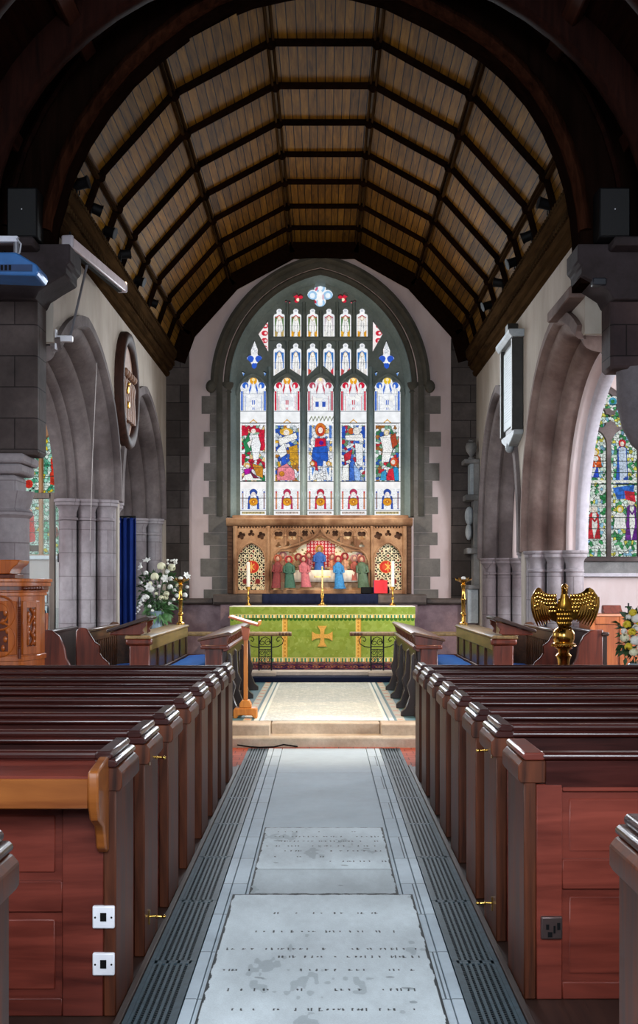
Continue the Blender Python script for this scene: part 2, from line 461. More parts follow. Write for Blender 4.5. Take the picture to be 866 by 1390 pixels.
# ---- nave floor: aisle paving, side platforms under the pews, channels of the gratings
fl = bpy.data.objects.new('floor', None); COL.objects.link(fl); struct(fl)
P_NAVE = stone('aisle_paving', '8f9aa2', 'b4bec4', '828b92', 0.42, 1.3, bump=0.12)
def slabmat(name, a, b, bw, rh, mortar, rough=0.45):
    t = NT(name); g = t.n('NewGeometry'); p = g.outputs['Position']
    sh = t.n('VectorMath', {'operation': 'ADD'}); t.set(sh.inputs[0], p); sh.inputs[1].default_value = (2.0, 1.37, 0)
    br = t.n('TexBrick', Vector=sh.outputs[0] if bw > 1 else p, Color1=lin(a), Color2=lin(b), Mortar=lin(mortar), Scale=1.0, Mortar_Size=0.004, Brick_Width=bw, Row_Height=rh)
    n = t.n('TexNoise', Vector=p, Scale=5.0, Detail=8.0, Roughness=0.7)
    n2 = t.n('TexNoise', Vector=p, Scale=60.0, Detail=3.0)
    col = t.mix(0.5, br.outputs[0], t.ramp(n.outputs[0], [(0.3, (0.55,0.57,0.6)), (0.65, (1,1,1))]).outputs[0], 'MULTIPLY')
    t.bsdf(Base_Color=col, Roughness=t.math('ADD', t.math('MULTIPLY', n.outputs[0], 0.3), rough), Normal=t.bump(n2.outputs[0], 0.15, 0.003), Specular_IOR_Level=0.15)
    return t.m
P_MID = slabmat('aisle_mid_paving', 'bac9d2', 'c6d4dc', 5.0, 6.0, '56626a')
P_KERB = slabmat('aisle_kerb_stones', 'bccbd5', 'cbd8e0', 5.0, 0.62, '56626a')
T_RED = slabmat('red_tiles', 'a34a34', 'b4583e', 0.15, 0.15, '5a2a20', 0.5)
MB().box(-0.43,0.43,-3,12.3,-0.12,0).build('aisle_paving', P_MID, fl, bevel=0.003)
W_PLAT = wood('platform_boards', '1a0f0b', '3a2117', 'Y', 0.5)
for s in (-1, 1):
    a, b = sorted((s*0.434, s*0.518)); MB().box(a,b,-3,12.3,-0.12,0.0).build('kerb_stones', P_KERB, fl, bevel=0.003)
    a, b = sorted((s*0.522, s*0.572)); MB().box(a,b,-3,12.3,-0.12,0.001).build('kerb_stones', P_KERB, fl, bevel=0.003)
    a, b = sorted((s*0.572, s*0.785)); MB().box(a,b,-3,12.3,-0.30,-0.06).build('heating_channel', PITM, fl)
    a, b = sorted((s*0.785, s*NX)); MB().box(a,b,-3,11.0,-0.12,0.0).build('pew_platform', W_PLAT, fl, bevel=0.004)
    a, b = sorted((s*0.785, s*0.815)); MB().box(a,b,-3,11.0,0.0,0.014).build('platform_edge', W_PLAT, fl, bevel=0.004)
    a, b = sorted((s*0.785, s*NX)); MB().box(a,b,11.0,12.3,-0.12,0.0).build('tile_strip', T_RED, fl)
MB().box(-0.785,0.785,12.2,12.27,-0.1,0.004).build('tile_strip', T_RED, fl)

# ---- chancel floor: mosaic walk with coloured bands, plain sides, three sanctuary levels
cf = bpy.data.objects.new('floor', None); COL.objects.link(cf); struct(cf)
MB().box(XL-5,XR+5.2,12.95,YE+0.6,-0.12,ZC-0.006).build('floor_bed', GREYF, cf)
for (x0,x1,m) in ((XL-0.01,-1.03,GREYF),(1.03,XR+0.01,GREYF)):
    MB().box(x0,x1,12.72,17.75,ZC-0.02,ZC+0.001).build('stall_floor', wood('stall_floor_boards','2a1a12','4a3020','Y',0.5), cf)
r = np.random.RandomState(3)
pm = Paint(206, 480, 2, 'c9c6b8')
pm.cells(0,206,0,480, 5200, ['c9c6b8','bdbbae','d4d0c2','c2c0b0','b6b8ac'], 'a4a296', 0.35, 5)
for s_ in (0, 1):
    def bx(a, b, c):
        if s_: a, b = 206-b, 206-a
        pm.rect(a, b, 0, 480, c)
    bx(0,15,'4a6a70'); bx(15,24,'b9ab90'); bx(24,27,'3f6468'); bx(27,32,'d9d4c4'); bx(32,34,'55767a'); bx(34,37,'e4e0d2')
    for k in range(0, 480, 14): 
        a, b = (16.5, 22.5) if not s_ else (206-22.5, 206-16.5)
        pm.poly([(a,k),(b,k+2),(b,k+12),(a,k+10)], 'c98a6a' if (k//14)%3==0 else 'c6bda6')
for k in range(5): pm.ell(103+R.uniform(-30,30), 330+R.uniform(-80,140), 30, 6, '8f9a98', a=0.35)
pm.noise(0.22, 2)
pm.build('mosaic_walk', PTTILE, (-1.03,17.75,ZC+0.002), (2.06,0,0), (0,-4.98,0), cf)
# ---- the steps up to the chancel
st = bpy.data.objects.new('floor', None); COL.objects.link(st); struct(st)
m = MB(); m.box(XL,XR,12.26,12.62,-0.1,0.105); m.build('step_stone', S_STEP, st, bevel=0.018, seg=2)
m = MB(); m.box(XL,-0.57,12.42,12.95,0.0,ZC); m.build('step_stone', S_STEP, st, bevel=0.014, seg=2)
m = MB(); m.box(0.60,XR,12.42,12.95,0.0,ZC); m.build('step_stone', S_STEP, st, bevel=0.014, seg=2)
m = MB(); m.box(-0.565,0.595,12.58,12.95,0.0,ZC-0.001); m.build('step_stone', S_STEP, st, bevel=0.014, seg=2)
# ---- sanctuary levels
sa = bpy.data.objects.new('floor', None); COL.objects.link(sa); struct(sa)
MB().box(XL,XR,17.75,YE,ZC-0.05,0.30).build('carpeted_step', NAVYC, sa, bevel=0.01)
MB().box(XL,XR,18.05,YE,0.30,0.365).build('step_stone', stone('pale_step','b5aaa2','cfc4bc',None,0.6,2.0), sa, bevel=0.008)
CARP = Paint(300, 44, 3, '3a1a30')
CARP.cells(0,300,0,44, 900, ['3a1a30','5c2440','22204a','7a3a4a','2a1838','8a5a4a'], None, 0, 9)
for k in range(16):
    CARP.ell(10+k*19, 22, 6, 9, 'a86a3a'); CARP.ell(10+k*19, 22, 4, 6.5, '3a2050'); CARP.ell(10+k*19,22,1.6,3,'c08a6a')
MB().box(-2.1,2.0,18.42,YE,0.36,0.452).build('altar_pace', stone('pace_stone','7d6f6c','9a8c88',None,0.7,2.0), sa, bevel=0.006)
CARP.build('patterned_carpet', PTCLOTH, (-1.6,19.0,0.4535), (3.1,0,0), (0,-0.56,0), sa)
CARP.build('patterned_carpet', PTCLOTH, (-1.6,18.418,0.452), (3.1,0,0), (0,0,-0.085), sa)

# ---- arch curves
def shape4(n=40, p=2.15):
    out = []
    for i in range(n+1):
        ph = pi*i/n; c, s_ = cos(ph), sin(ph)
        t = math.copysign(abs(c)**(2/p), c); out.append((t, abs(s_)**(2/p)))
    return out
def arch4(yc, a, z0, r, n=40):
    return [(yc + a*t, z0 + (r-0.24)*q + 0.24*(1-abs(t))) for t, q in shape4(n)]
def arch2(xc, a, z0, r, n=18):
    Rr = (a*a + r*r)/(2*a); th = math.asin(min(1, r/Rr)); out = []
    for i in range(n+1):
        t = th*i/n; out.append((xc + (a-Rr) + Rr*cos(t), z0 + Rr*sin(t)))
    return out + [(2*xc-x, z) for x, z in out[-2::-1]]

def arcade(side, xw, c1, a1, c2, a2, z0, r, ystart, tn):
    """one side wall of the chancel with its two arches; side -1 north, +1 south; th = wall thickness"""
    th = 0.74; top = 5.75
    xin, xout = xw, xw + side*th
    # wall outline in (Y,Z)
    A1 = arch4(c1, a1, z0, r); A2 = arch4(c2, a2, z0, r-0.04)
    A1 = [q for q in A1[::-1] if q[0] > ystart+0.02]; A2 = A2[::-1]
    pts = [(ystart, top), (ystart, A1[0][1])] + A1 + [(A1[-1][0], ZC-0.1), (A2[0][0], ZC-0.1)] + A2 + [(A2[-1][0], ZC-0.1), (YE+0.2, ZC-0.1), (YE+0.2, top)]
    w = MB().prism(pts, 'x', xin, xout).build('wall_north' if side < 0 else 'wall_south', P_SIDE, smooth=False)
    struct(w)
    return A1, A2
def order(name, mat, yc, a, z0, r, prof, side, xw, ymin, par):
    """sweep a moulding profile [(inset, depth)] round the arch; depth measured into the wall"""
    sh = shape4(44); rings = []
    for t, q in sh:
        ring = []
        y_chk = yc + a*t
        if y_chk < ymin: continue
        for o, dx in prof:
            ring.append((xw + side*dx, yc + (a-o)*t, z0 + (r-o-0.24)*q + 0.24*(1-abs(t))))
        rings.append(ring)
    return MB().loft(rings).build(name, mat, par, smooth=True, angle=50)

def roll(o0, o1, d0, d1, n=5):
    """a rounded order: from inset o0 to o1, depth d0 to d1"""
    pts = [(o0, d0)]
    for i in range(n+1):
        a = pi/2*i/n
        pts.append((o1 - (o1-o0)*0.55*(1-sin(a)), d0 + (d1-d0)*0.75*(1-cos(a))))
    return pts + [(o1, d1), (o0, d1)]
def jamb(name, side, xw, y, dirn, mats, z0, par, paled=False):
    """stepped pier face with three shafts, capitals and bases, on the springing at y; dirn = +1 when the opening lies at larger Y"""
    steps = [(0.0, 0.10, 0.27), (0.12, 0.28, 0.27), (0.24, 0.52, 0.30)]
    # body
    b = MB()
    b.box(*sorted((xw+side*0.02, xw+side*0.70)), *sorted((y - dirn*0.02, y + dirn*0.12)), ZC-0.1, z0)
    b.box(*sorted((xw+side*0.25, xw+side*0.70)), *sorted((y + dirn*0.10, y + dirn*0.24)), ZC-0.1, z0)
    b.box(*sorted((xw+side*0.47, xw+side*0.70)), *sorted((y + dirn*0.22, y + dirn*0.34)), ZC-0.1, z0)
    b.build('pier_body', mats[0], par, bevel=0.012)
    for k, (dx, dy) in enumerate(((0.14, 0.15), (0.36, 0.27), (0.57, 0.37))):
        cx, cy = xw + side*dx, y + dirn*dy
        s = MB()
        s.lathe(cx, cy, [(0.17,ZC-0.05),(0.17,ZC+0.25),(0.14,ZC+0.28),(0.15,ZC+0.32),(0.12,ZC+0.36),(0.105,ZC+0.4),(0.105,z0-0.24),(0.105,z0-0.24)], 16)
        s.build('shaft', mats[1], par)
        c = MB()
        c.lathe(cx, cy, [(0.105,z0-0.27),(0.125,z0-0.26),(0.125,z0-0.235),(0.105,z0-0.22),(0.11,z0-0.16),(0.135,z0-0.1),(0.165,z0-0.075),(0.165,z0-0.04),(0.18,z0-0.03),(0.18,z0+0.005)], 16)
        c.build('capital', mats[1], par)

def arch_set(side, xw, yc, a, z0, r, ymin, mats, nm, jambs):
    par = bpy.data.objects.new(nm, None); COL.objects.link(par); struct(par)
    par.location = (xw, yc, 0)
    order('hood_mould', mats[0], yc, a, z0, r, [(-0.06,-0.05),(0.05,-0.06),(0.08,-0.02),(0.08,0.05),(-0.06,0.05)], side, xw, ymin, par)
    order('outer_order', mats[1], yc, a, z0, r, roll(0.02,0.22,0.03,0.34), side, xw, ymin, par)
    order('middle_order', mats[2], yc, a, z0, r, roll(0.18,0.36,0.26,0.55), side, xw, ymin, par)
    order('soffit_band', P_AISLE if side > 0 else mats[2], yc, a, z0, r, [(0.30,0.46),(0.385,0.47),(0.41,0.50),(0.41,0.62),(0.30,0.62)], side, xw, ymin, par)
    order('inner_order', mats[3], yc, a, z0, r, [(0.36,0.57),(0.45,0.585),(0.48,0.62),(0.48,0.72),(0.36,0.74)], side, xw, ymin, par)
    for y, dirn in jambs: jamb('jamb', side, xw, y, dirn, (mats[4], mats[4]), z0, par)
    return par
ZS, RS = 2.78, 1.86
arcade(-1, XL, 13.28, 2.13, 17.66, 2.10, ZS, RS, YW1, 0)
arch_set(-1, XL, 13.28, 2.15, ZS, RS, YW1+0.05, (S_ARCHG,S_ARCHG,S_ARCHG,S_ARCHG,S_PIER), 'trim_1', [(15.43,-1)])
arch_set(-1, XL, 17.66, 2.12, ZS, RS-0.04, YW1, (S_ARCHG,S_ARCHG,S_ARCHG,S_ARCHG,S_PIER), 'trim_2', [(15.54,1),(19.78,-1)])
arcade(1, XR, 13.05, 2.24, 17.55, 2.0, 2.12, 2.52, YW1, 0)
arch_set(1, XR, 13.05, 2.26, 2.12, 2.52, YW1+0.05, (S_ARCHB,S_ARCHB,S_ARCHB,S_ARCHL,S_PIER), 'trim_3', [(15.31,-1)])
arch_set(1, XR, 17.55, 2.02, 2.12, 2.48, YW1, (S_ARCHG,S_ARCHG,S_ARCHG,S_ARCHG,S_PIER), 'trim_4', [(15.53,1),(19.57,-1)])
# string course running from the south arch to the chancel arch
struct(MB().prism([(2.44,4.56),(2.62,4.56),(2.62,4.74),(2.52,4.74),(2.44,4.66)], 'y', 11.75, 12.9).build('trim_5', S_ARCHB, bevel=0.01))

# ---- east wall with its opening
WXC = X(435, 20.5)
HOLE = [(WXC-1.66, 2.84), (WXC+1.66, 2.84)] + arch2(WXC, 1.66, 5.12, 2.0)
ew = plate('wall_east', [(XL-0.8,ZC-0.1),(XR+0.8,ZC-0.1),(XR+0.8,5.5),(2.45,6.1),(1.7,7.0),(0.6,7.7),(-0.66,7.7),(-1.75,7.0),(-2.5,6.1),(XL-0.8,5.5)], [HOLE], YE+0.3, 0.6, P_EAST, bevel=0.002)
struct(ew)
for (x0,x1) in ((XL-0.01, X(257,YE)), (X(612,YE), XR+0.01)):     # dark masonry responds in the corners
    struct(MB().box(x0,x1,YE-0.07,YE+0.02,0.4,5.9).build('trim_6', S_DARK, smooth=False))
# quoins of the window jambs
q = MB(); rr_ = random.Random(4); zz = Z(818,YE)
k = 0
while zz < 5.05:
    hgt = rr_.uniform(0.2, 0.32); 
    for s in (-1, 1):
        wd = (0.36 if (k % 2 == 0) else 0.22) + rr_.uniform(-0.03,0.05)
        x0, x1 = sorted((WXC + s*1.60, WXC + s*(1.66+wd)))
        q.box(x0,x1,YE-0.006-0.002*(k%2),YE+0.1,zz,min(zz+hgt-0.004,5.1))
    zz += hgt; k += 1
struct(q.build('trim_7', S_QUOIN, smooth=False))
# window mouldings
def wmould(par, name, a, r, prof, z0, zb, mat):
    base = arch2(WXC, a, z0, r, 20)
    path = [(WXC+a, zb)] + base + [(WXC-a, zb)] if zb is not None else base
    rings = []
    for i, (x, z) in enumerate(path):
        ring = []
        for o, dy in prof:
            ap = arch2(WXC, a-o, z0, r-o, 20)
            pp = [(WXC+a-o, zb)] + ap + [(WXC-a+o, zb)] if zb is not None else ap
            ring.append((pp[i][0], YE+dy, pp[i][1]))
        rings.append(ring)
    return MB().loft(rings).build(name, mat, par, angle=45)
w1 = bpy.data.objects.new('window_1', None); COL.objects.link(w1); struct(w1); w1.location = (WXC, YE+0.4, 2.86)
wmould(w1, 'hood_mould', 1.88, 2.24, [(0,0.02),(0,-0.07),(0.06,-0.10),(0.12,-0.04),(0.12,0.02)], 5.1, None, S_MOULD)
wmould(w1, 'outer_moulding', 1.78, 2.13, [(0,0.03),(0.0,-0.02),(0.05,-0.035),(0.10,-0.02),(0.12,0.06),(0.12,0.2),(0,0.2)], 5.1, 2.86, S_MOULD)
wmould(w1, 'outer_moulding', 1.67, 2.03, [(0,0.04),(0.03,0.02),(0.07,0.03),(0.1,0.09),(0.1,0.3),(0,0.3)], 5.1, 2.86, S_MOULD)
wmould(w1, 'inner_splay', 1.575, 1.96, [(0,0.1),(0.02,0.09),(0.14,0.34),(0.15,0.5),(0.0,0.5)], 5.1, 2.86, S_MULL)
for s in (-1, 1):
    MB().lathe(WXC+s*1.60, YE+0.06, [(0.055,2.86),(0.055,4.98),(0.075,5.0),(0.06,5.03),(0.10,5.1),(0.11,5.16)], 12).build('nook_shaft', S_MOULD, w1)
    MB().ell((WXC+s*1.87,YE-0.06,5.08),(0.09,0.09,0.11),10,7).build('hood_stop', S_MOULD, w1)

# ---- east window tracery (outlines in metres, from centre x)
YG = 20.60
def wx(px): return X(px, YG)
def wz(py): return Z(py, YG)
LX = [wx(343.9), wx(389.6), wx(435), wx(479.8), wx(525.8)]; LW = 0.228
def light_hole(xc, hw, zb, zs, zt):
    """lancet with a trefoiled head"""
    pts = [(xc-hw, zb), (xc+hw, zb), (xc+hw, zs)]
    def arc(cx, cz, r, a0, a1, n=9):
        return [(cx + r*cos(radians(a0+(a1-a0)*i/n)), cz + r*sin(radians(a0+(a1-a0)*i/n))) for i in range(n+1)]
    rl = hw*0.42; zc = zs + rl*0.9; rt = hw*0.40; ztc = zt - rt
    pts += arc(xc+hw-rl, zc, rl, -30, 108)
    pts += arc(xc, ztc, rt, 2, 178)
    pts += arc(xc-hw+rl, zc, rl, 72, 210)
    pts += [(xc-hw, zs)]
    return pts
def lancet(xc, hw, zb, zs, zt, zb2=None):
    """small upper light: bottom corners zb (left), zb2 (right)"""
    dome = [(xc+0.05*cos(a), zt-0.05+0.05*sin(a)) for a in [radians(x) for x in range(-35, 216, 25)]]
    sh = [(hw, zs-0.03), (hw*0.93, zs-0.005), (hw*0.72, zs+0.01), (0.052, zs+0.012)]
    right = [(xc+x, z) for x, z in sh]; left = [(xc-x, z) for x, z in sh[::-1]]
    return [(xc-hw, zb), (xc+hw, zb if zb2 is None else zb2)] + right + dome + left
def foil(cx, cz, r, n, rot, k=10):
    pts = []
    rl, ro = (r*0.45, r*0.55) if n == 4 else (r*0.46, r*0.54)
    h = ro*sin(pi/n); D = ro*cos(pi/n) + sqrt(max(rl*rl-h*h, 1e-6)) if rl > h else ro*cos(pi/n)
    span = math.atan2(D*sin(pi/n), D*cos(pi/n)-ro) if rl > h else pi*0.75
    for j in range(n):
        a = rot + 2*pi*j/n
        cxx, czz = cx + ro*cos(a), cz + ro*sin(a)
        for i in range(k):
            b = a - span*0.985 + 2*span*0.985*i/(k-1)
            pts.append((cxx + rl*cos(b), czz + rl*sin(b)))
    return pts
holes = []
for xc in LX: holes.append(light_hole(xc, LW, wz(702), wz(533), wz(512.5)))
XU = [wx(379), wx(401.5), wx(424.3), wx(446.5), wx(469), wx(491.5)]
for k, xc in enumerate(XU):
    o = [(512,502),(502,512),(512,498),(498,512),(512,502),(502,512)][k]
    holes.append(lancet(xc, 0.098, wz(o[0]), wz(474), wz(466), wz(o[1])))
    holes.append(lancet(xc, 0.098, wz(458.5), wz(427), wz(419)))
def sym(poly): return [(2*WXC_-x, z) for x, z in poly][::-1]
WXC_ = wx(435)
dag = [(wx(345.5), wz(463)), (wx(350.5), wz(476)), (wx(350), wz(482))] + [(wx(352+4.2*cos(a)), wz(487-4.2*sin(a))) for a in [radians(x) for x in (70,20,-30,-80)]] + [(wx(345.5+4*cos(a)), wz(497-5.5*sin(a))) for a in [radians(x) for x in (20,-30,-90,-150,-200)]] + [(wx(339+4.2*cos(a)), wz(487-4.2*sin(a))) for a in [radians(x) for x in (-100,-150,-200,-250)]] + [(wx(341), wz(482)), (wx(340.5), wz(476))]
tri = [(wx(350.5), wz(454)), (wx(364), wz(436)), (wx(364.5), wz(479))]
holes += [dag, sym(dag), tri, sym(tri)]
holes.append(foil(wx(434.6), wz(401), 0.225, 4, 0))
for (px, py, r) in ((404,405.5,0.10),(390.5,412.5,0.055)):
    f3 = foil(wx(px), wz(py), r, 3, radians(15)); holes += [f3, sym(f3)]
for (px, py) in ((331,508),(360,508)):
    f3 = [(wx(px-2.4),wz(py-3)),(wx(px+2.4),wz(py-1)),(wx(px),wz(py+4))]; holes += [f3, sym(f3)]
outer = [(WXC-1.50, 2.86), (WXC+1.50, 2.86)] + arch2(WXC, 1.50, 5.1, 1.92)
plate('tracery', outer, holes, YG-0.05, 0.13, S_TRAC, w1, bevel=0.014)
# mullion fillets in front of the tracery, and the transom
for i in range(4):
    xm = (LX[i]+LX[i+1])/2
    MB().prism([(xm-0.045,YG-0.10),(xm-0.02,YG-0.19),(xm+0.02,YG-0.19),(xm+0.045,YG-0.10)], 'z', 2.88, wz(505 if i in (1,2) else 500)).build('mullion', S_MULL, w1, bevel=0.008)
for i, xm in enumerate([wx(390.3),wx(412.8),wx(435.4),wx(457.7),wx(480.2)]):
    MB().prism([(xm-0.035,YG-0.10),(xm-0.015,YG-0.16),(xm+0.015,YG-0.16),(xm+0.035,YG-0.10)], 'z', wz(508), wz(424 if i == 2 else 412)).build('mullion', S_TRAC, w1, bevel=0.006)
MB().box(wx(366),wx(504),YG-0.17,YG-0.09,wz(465),wz(460)).build('transom', S_TRAC, w1, bevel=0.01)
for i, xc in enumerate(LX):
    a = arch2(xc, 0.285, wz(538), 0.37, 10)
    MB().tube([(x, YG-0.12, z) for x, z in a], 0.03, 6).build('light_arch', S_TRAC, w1)
MB().box(WXC-1.5, WXC+1.5, YG-0.55, YG+0.1, 2.78, 2.875).build('sill', S_RERE, w1, bevel=0.01)

# ---- stained glass painted light by light (canvas in photo pixels)
WH = 'eef0f3'; LD = '2b2f36'
def base_light(i):
    p = Paint(40, 194, 2.4, WH)                      # x 0..40 (light = 2..38), y 0..194 from y=511
    hc = ['2f62c4','c8203c','b3455a','c8203c','2f62c4'][i]
    p.cells(0,40,0,46, 60, ['eef0f3','e6e9ee','f2f2f0','e2e4ea'], 'b9bfca', 0.22, 20+i)
    for (cx, cy, r) in ((9,12,4.2),(31,12,4.2)): p.ell(cx,cy,r,r,hc,lead=WH,lw=0.6); p.ell(cx+(1.2 if cx<20 else -1.2),cy+1.6,r*0.3,r*0.75,WH)
    p.ell(20,5.5,5,5,['e8a51e','e09a20','e6cfc8','e8a51e','e8c026'][i]); p.ell(20,4,2.2,2.2,'f6e6b0')
    for s in (-1,1):
        p.poly([(20+s*3,8),(20+s*6,18),(20+s*5.4,24),(20+s*2.5,14)], hc)
        p.rect(*sorted((20+s*14.2, 20+s*16.8)), 20, 46, hc); p.line((20+s*13.4,20),(20+s*13.4,46),0.5,LD); p.line((20+s*11,26),(20+s*11,46),0.5,['7a96d2','d98a96','c48a96','d98a96','7a96d2'][i])
    p.poly([(20,6),(22.6,22),(17.4,22)], WH)
    if i == 2:
        p.rect(13,17.5,34,41,'3557b4'); p.rect(22.5,27,34,41,'3557b4')
    else:
        for s in (-1,1): p.rect(*sorted((20+s*0.7,20+s*2.0)),32,38,hc); p.rect(*sorted((20+s*0.7,20+s*1.6)),42,45,hc)
    p.line((2,47),(38,47),0.6,'6c7686'); p.line((2,23.5),(38,23.5),0.5,'8d95a3')
    p.rect(0,40,47.5,62,'ebedf0')
    p.poly([(14,63),(20,57.5),(26,63),(24,63),(20,59.4),(16,63)], 'd3a24c')
    p.line((0,63),(40,63),0.9,LD)
    pal = [['c41f38','2f7d4e','d9dde2','e9ebee','8fb7a0','b31e3a','dfc58c'],
           ['2a55ba','e8eaee','d2a12c','97b0a6','3a66c4','c9d2dc','b77a2e'],
           ['e9ecef','5f86cc','dfe3ea','8a9fc8','e6c98a','f0f0f0'],
           ['2a55ba','e4e7ec','b22a3c','a4b7c8','4b74c8','e9ecef','6a8f6c'],
           ['3d7a52','c42a38','dde1e0','2f5fb4','a06a34','7ba38a','e6e8ea']][i]
    p.cells(4,36,66,142, 120, pal, LD, 0.32, 40+i, 0.8)
    p.rect(2,4,63,142,WH); p.rect(36,38,63,142,WH)
    def halo(x,y,c='e8c94a',r=3.2): p.ell(x,y,r,r,c,lead=LD); p.ell(x,y+0.3,r*0.6,r*0.75,'efe0d0')
    if i == 0:      # risen figure in white above a kneeling figure
        p.rect(5,13,68,80,'c8203c'); p.rect(28,35,72,100,'c8203c'); p.poly([(6,90),(14,76),(18,100),(10,104)],'2c8a56',LD)
        p.poly([(14,80),(26,78),(30,92),(27,112),(20,114),(17,95)],WH,LD); p.ell(20,72.5,6,3.6,'c41f38',lead=LD); p.ell(20,74,3,3.4,'efe4dc')
        p.poly([(11,90),(19,84),(15,98)],'eceae6',LD)
        p.ell(12,121,3.6,3.6,'e2b25a',lead=LD); p.ell(12,122,2.4,2.6,'f2e6dc')
        p.poly([(7,126),(17,124),(18,132),(8,134)],'b0189a',LD); p.poly([(8,134),(17,131),(33,141),(4,141)],'f2f0ee',LD)
        p.poly([(18,118),(33,122),(33,138),(24,134)],'c98a2c',LD); p.poly([(15,128),(28,138),(20,138)],'7c2a4a',LD)
    if i == 1:
        p.ell(19,75,9,5,'e0b040',lead=LD); p.ell(19,76,4,4,'f2e8de'); p.poly([(8,84),(32,76),(34,84),(10,94)],'f0f0ee',LD)
        p.poly([(6,100),(16,90),(20,104),(12,112)],'eceeee',LD); p.poly([(22,96),(34,92),(36,120),(24,112)],'c8962c',LD)
        p.poly([(12,110),(19,106),(20,124),(12,126)],'2f5cc6',LD); p.poly([(7,124),(20,118),(30,128),(31,141),(6,141)],'e88a98',LD); p.ell(13,132,3.4,3.4,'d88a28',lead=LD)
    if i == 2:      # enthroned mother in blue
        p.rect(4,36,52,64,'eef0f2')
        for k in range(7): p.line((5+k*5,60),(8+k*5,54),1.1,'5c6350'); p.line((8+k*5,54),(10+k*5,60),0.8,'8f9a70')
        for s in (-1,1): p.rect(*sorted((20+s*12,20+s*15)),66,84,'4f7ac8'); p.rect(*sorted((20+s*16,20+s*17)),66,110,'c9cfd8')
        p.ell(20,72,7,9,'d9772c',lead=LD); p.ell(20,74,5,6.5,'c23a2c'); p.ell(20,73,3.2,4,'f0e0d2')
        p.poly([(13,84),(27,84),(28,96),(12,96)],'cc1c3a',LD); p.ell(21,90,3,3,'5a2090')
        p.poly([(10,96),(29,94),(31,112),(26,122),(12,121),(8,108)],'2359bd',LD); p.poly([(8,112),(15,116),(17,128),(9,126)],'c8283c',LD); p.poly([(24,114),(30,116),(29,130),(22,128)],'dfe3ee',LD)
        for s in (-1,1): halo(20+s*11,118,'e0a83c',3.0); p.poly([(20+s*7,122),(20+s*15,122),(20+s*14,141),(20+s*8,141)],'f0f2f4',LD); p.poly([(20+s*8,124),(20+s*12,123),(20+s*11,136)],'4f86d0')
    if i == 3:
        for s in (-1,1): p.rect(*sorted((20+s*11,20+s*15.5)),68,84,'2a55ba')
        p.ell(17,74,4,4,'d8662c',lead=LD); p.ell(24,74,4.6,5,'e8e6e0',lead=LD); p.poly([(8,80),(32,78),(34,88),(10,86)],'f2f2f0',LD)
        p.poly([(7,106),(19,98),(16,112),(8,116)],'c42a3c',LD); p.poly([(22,90),(33,92),(33,122),(24,118)],'e6e9ec',LD)
        p.poly([(15,116),(21,114),(28,141),(15,141)],'3a6cc8',LD); p.poly([(5,122),(14,118),(14,141),(4,141)],'eef0ee',LD); p.poly([(20,118),(29,128),(30,141),(22,141)],'98b8e8',LD)
    if i == 4:
        p.poly([(10,82),(24,78),(28,96),(22,116),(12,116),(14,98)],'f0f0ee',LD); halo(19,76,'dccf9a',3.8); p.poly([(24,82),(31,76),(34,92),(27,98)],'b04a2c',LD)
        p.ell(29,116,5,6,'d6542c',lead=LD); p.ell(28,116,2.8,3.2,'efe0d2'); p.poly([(28,122),(35,124),(36,141),(25,141)],'2b8fc4',LD); p.poly([(22,126),(28,124),(30,141),(17,141)],'d0283c',LD); p.poly([(12,130),(18,126),(19,141),(10,141)],'3a9ac8',LD)
    p.craze(3.5,36.5,65,142,300,LD,0.14,0.45,60+i,0.7)
    p.line((0,142.5),(40,142.5),1.0,LD)
    for y in (83,103.5,123): p.line((0,y),(40,y),0.6,LD)
    p.rect(2,38,143,152,'f0eeee')
    c2 = ['2f4fa8','b8305a','c02848','b8305a','2f4fa8'][i]
    for s in (-1,1):
        p.rect(*sorted((20+s*15.5,20+s*13.4)),156,180,c2 if i in (0,4) else 'cc2a44'); p.line((20+s*14.4,158),(20+s*14.4,179),0.5,'e0b878')
    p.ell(20,157.5,5,4.6,c2,lead=LD); p.ell(20,160,3,3.4,'f0e6e2'); p.poly([(13,163),(16,161),(15,180),(12,180)],c2); p.poly([(27,163),(24,161),(25,180),(28,180)],c2)
    p.ell(20,170,5.8,5.4,'d99420',lead=LD); p.ell(20,170,2.6,2.4,'b8641c'); p.ell(20,170,1.2,1.2,'f0c860')
    p.craze(3,37,153,181,90,LD,0.14,0.4,80+i,0.5)
    p.line((2,165),(38,165),0.5,LD); p.line((0,181.8),(40,181.8),0.8,LD)
    p.rect(4.5,35.5,183.2,186.6,'c9b98c' if i in (0,4) else 'd8c8c0')
    rr = random.Random(i+50)
    for k in range(26): p.rect(5+k*1.15, 5.5+k*1.15, 183.8, 183.8+rr.uniform(1,2.4), '3a3a2c')
    p.line((0,188),(40,188),0.4,'9aa0aa')
    return p
for i, xc in enumerate(LX):
    base_light(i).build('stained_glass', G_MAIN, (xc-0.2575, YG+0.02, wz(511)), (0.515,0,0), (0,0,wz(705)-wz(511)), w1)
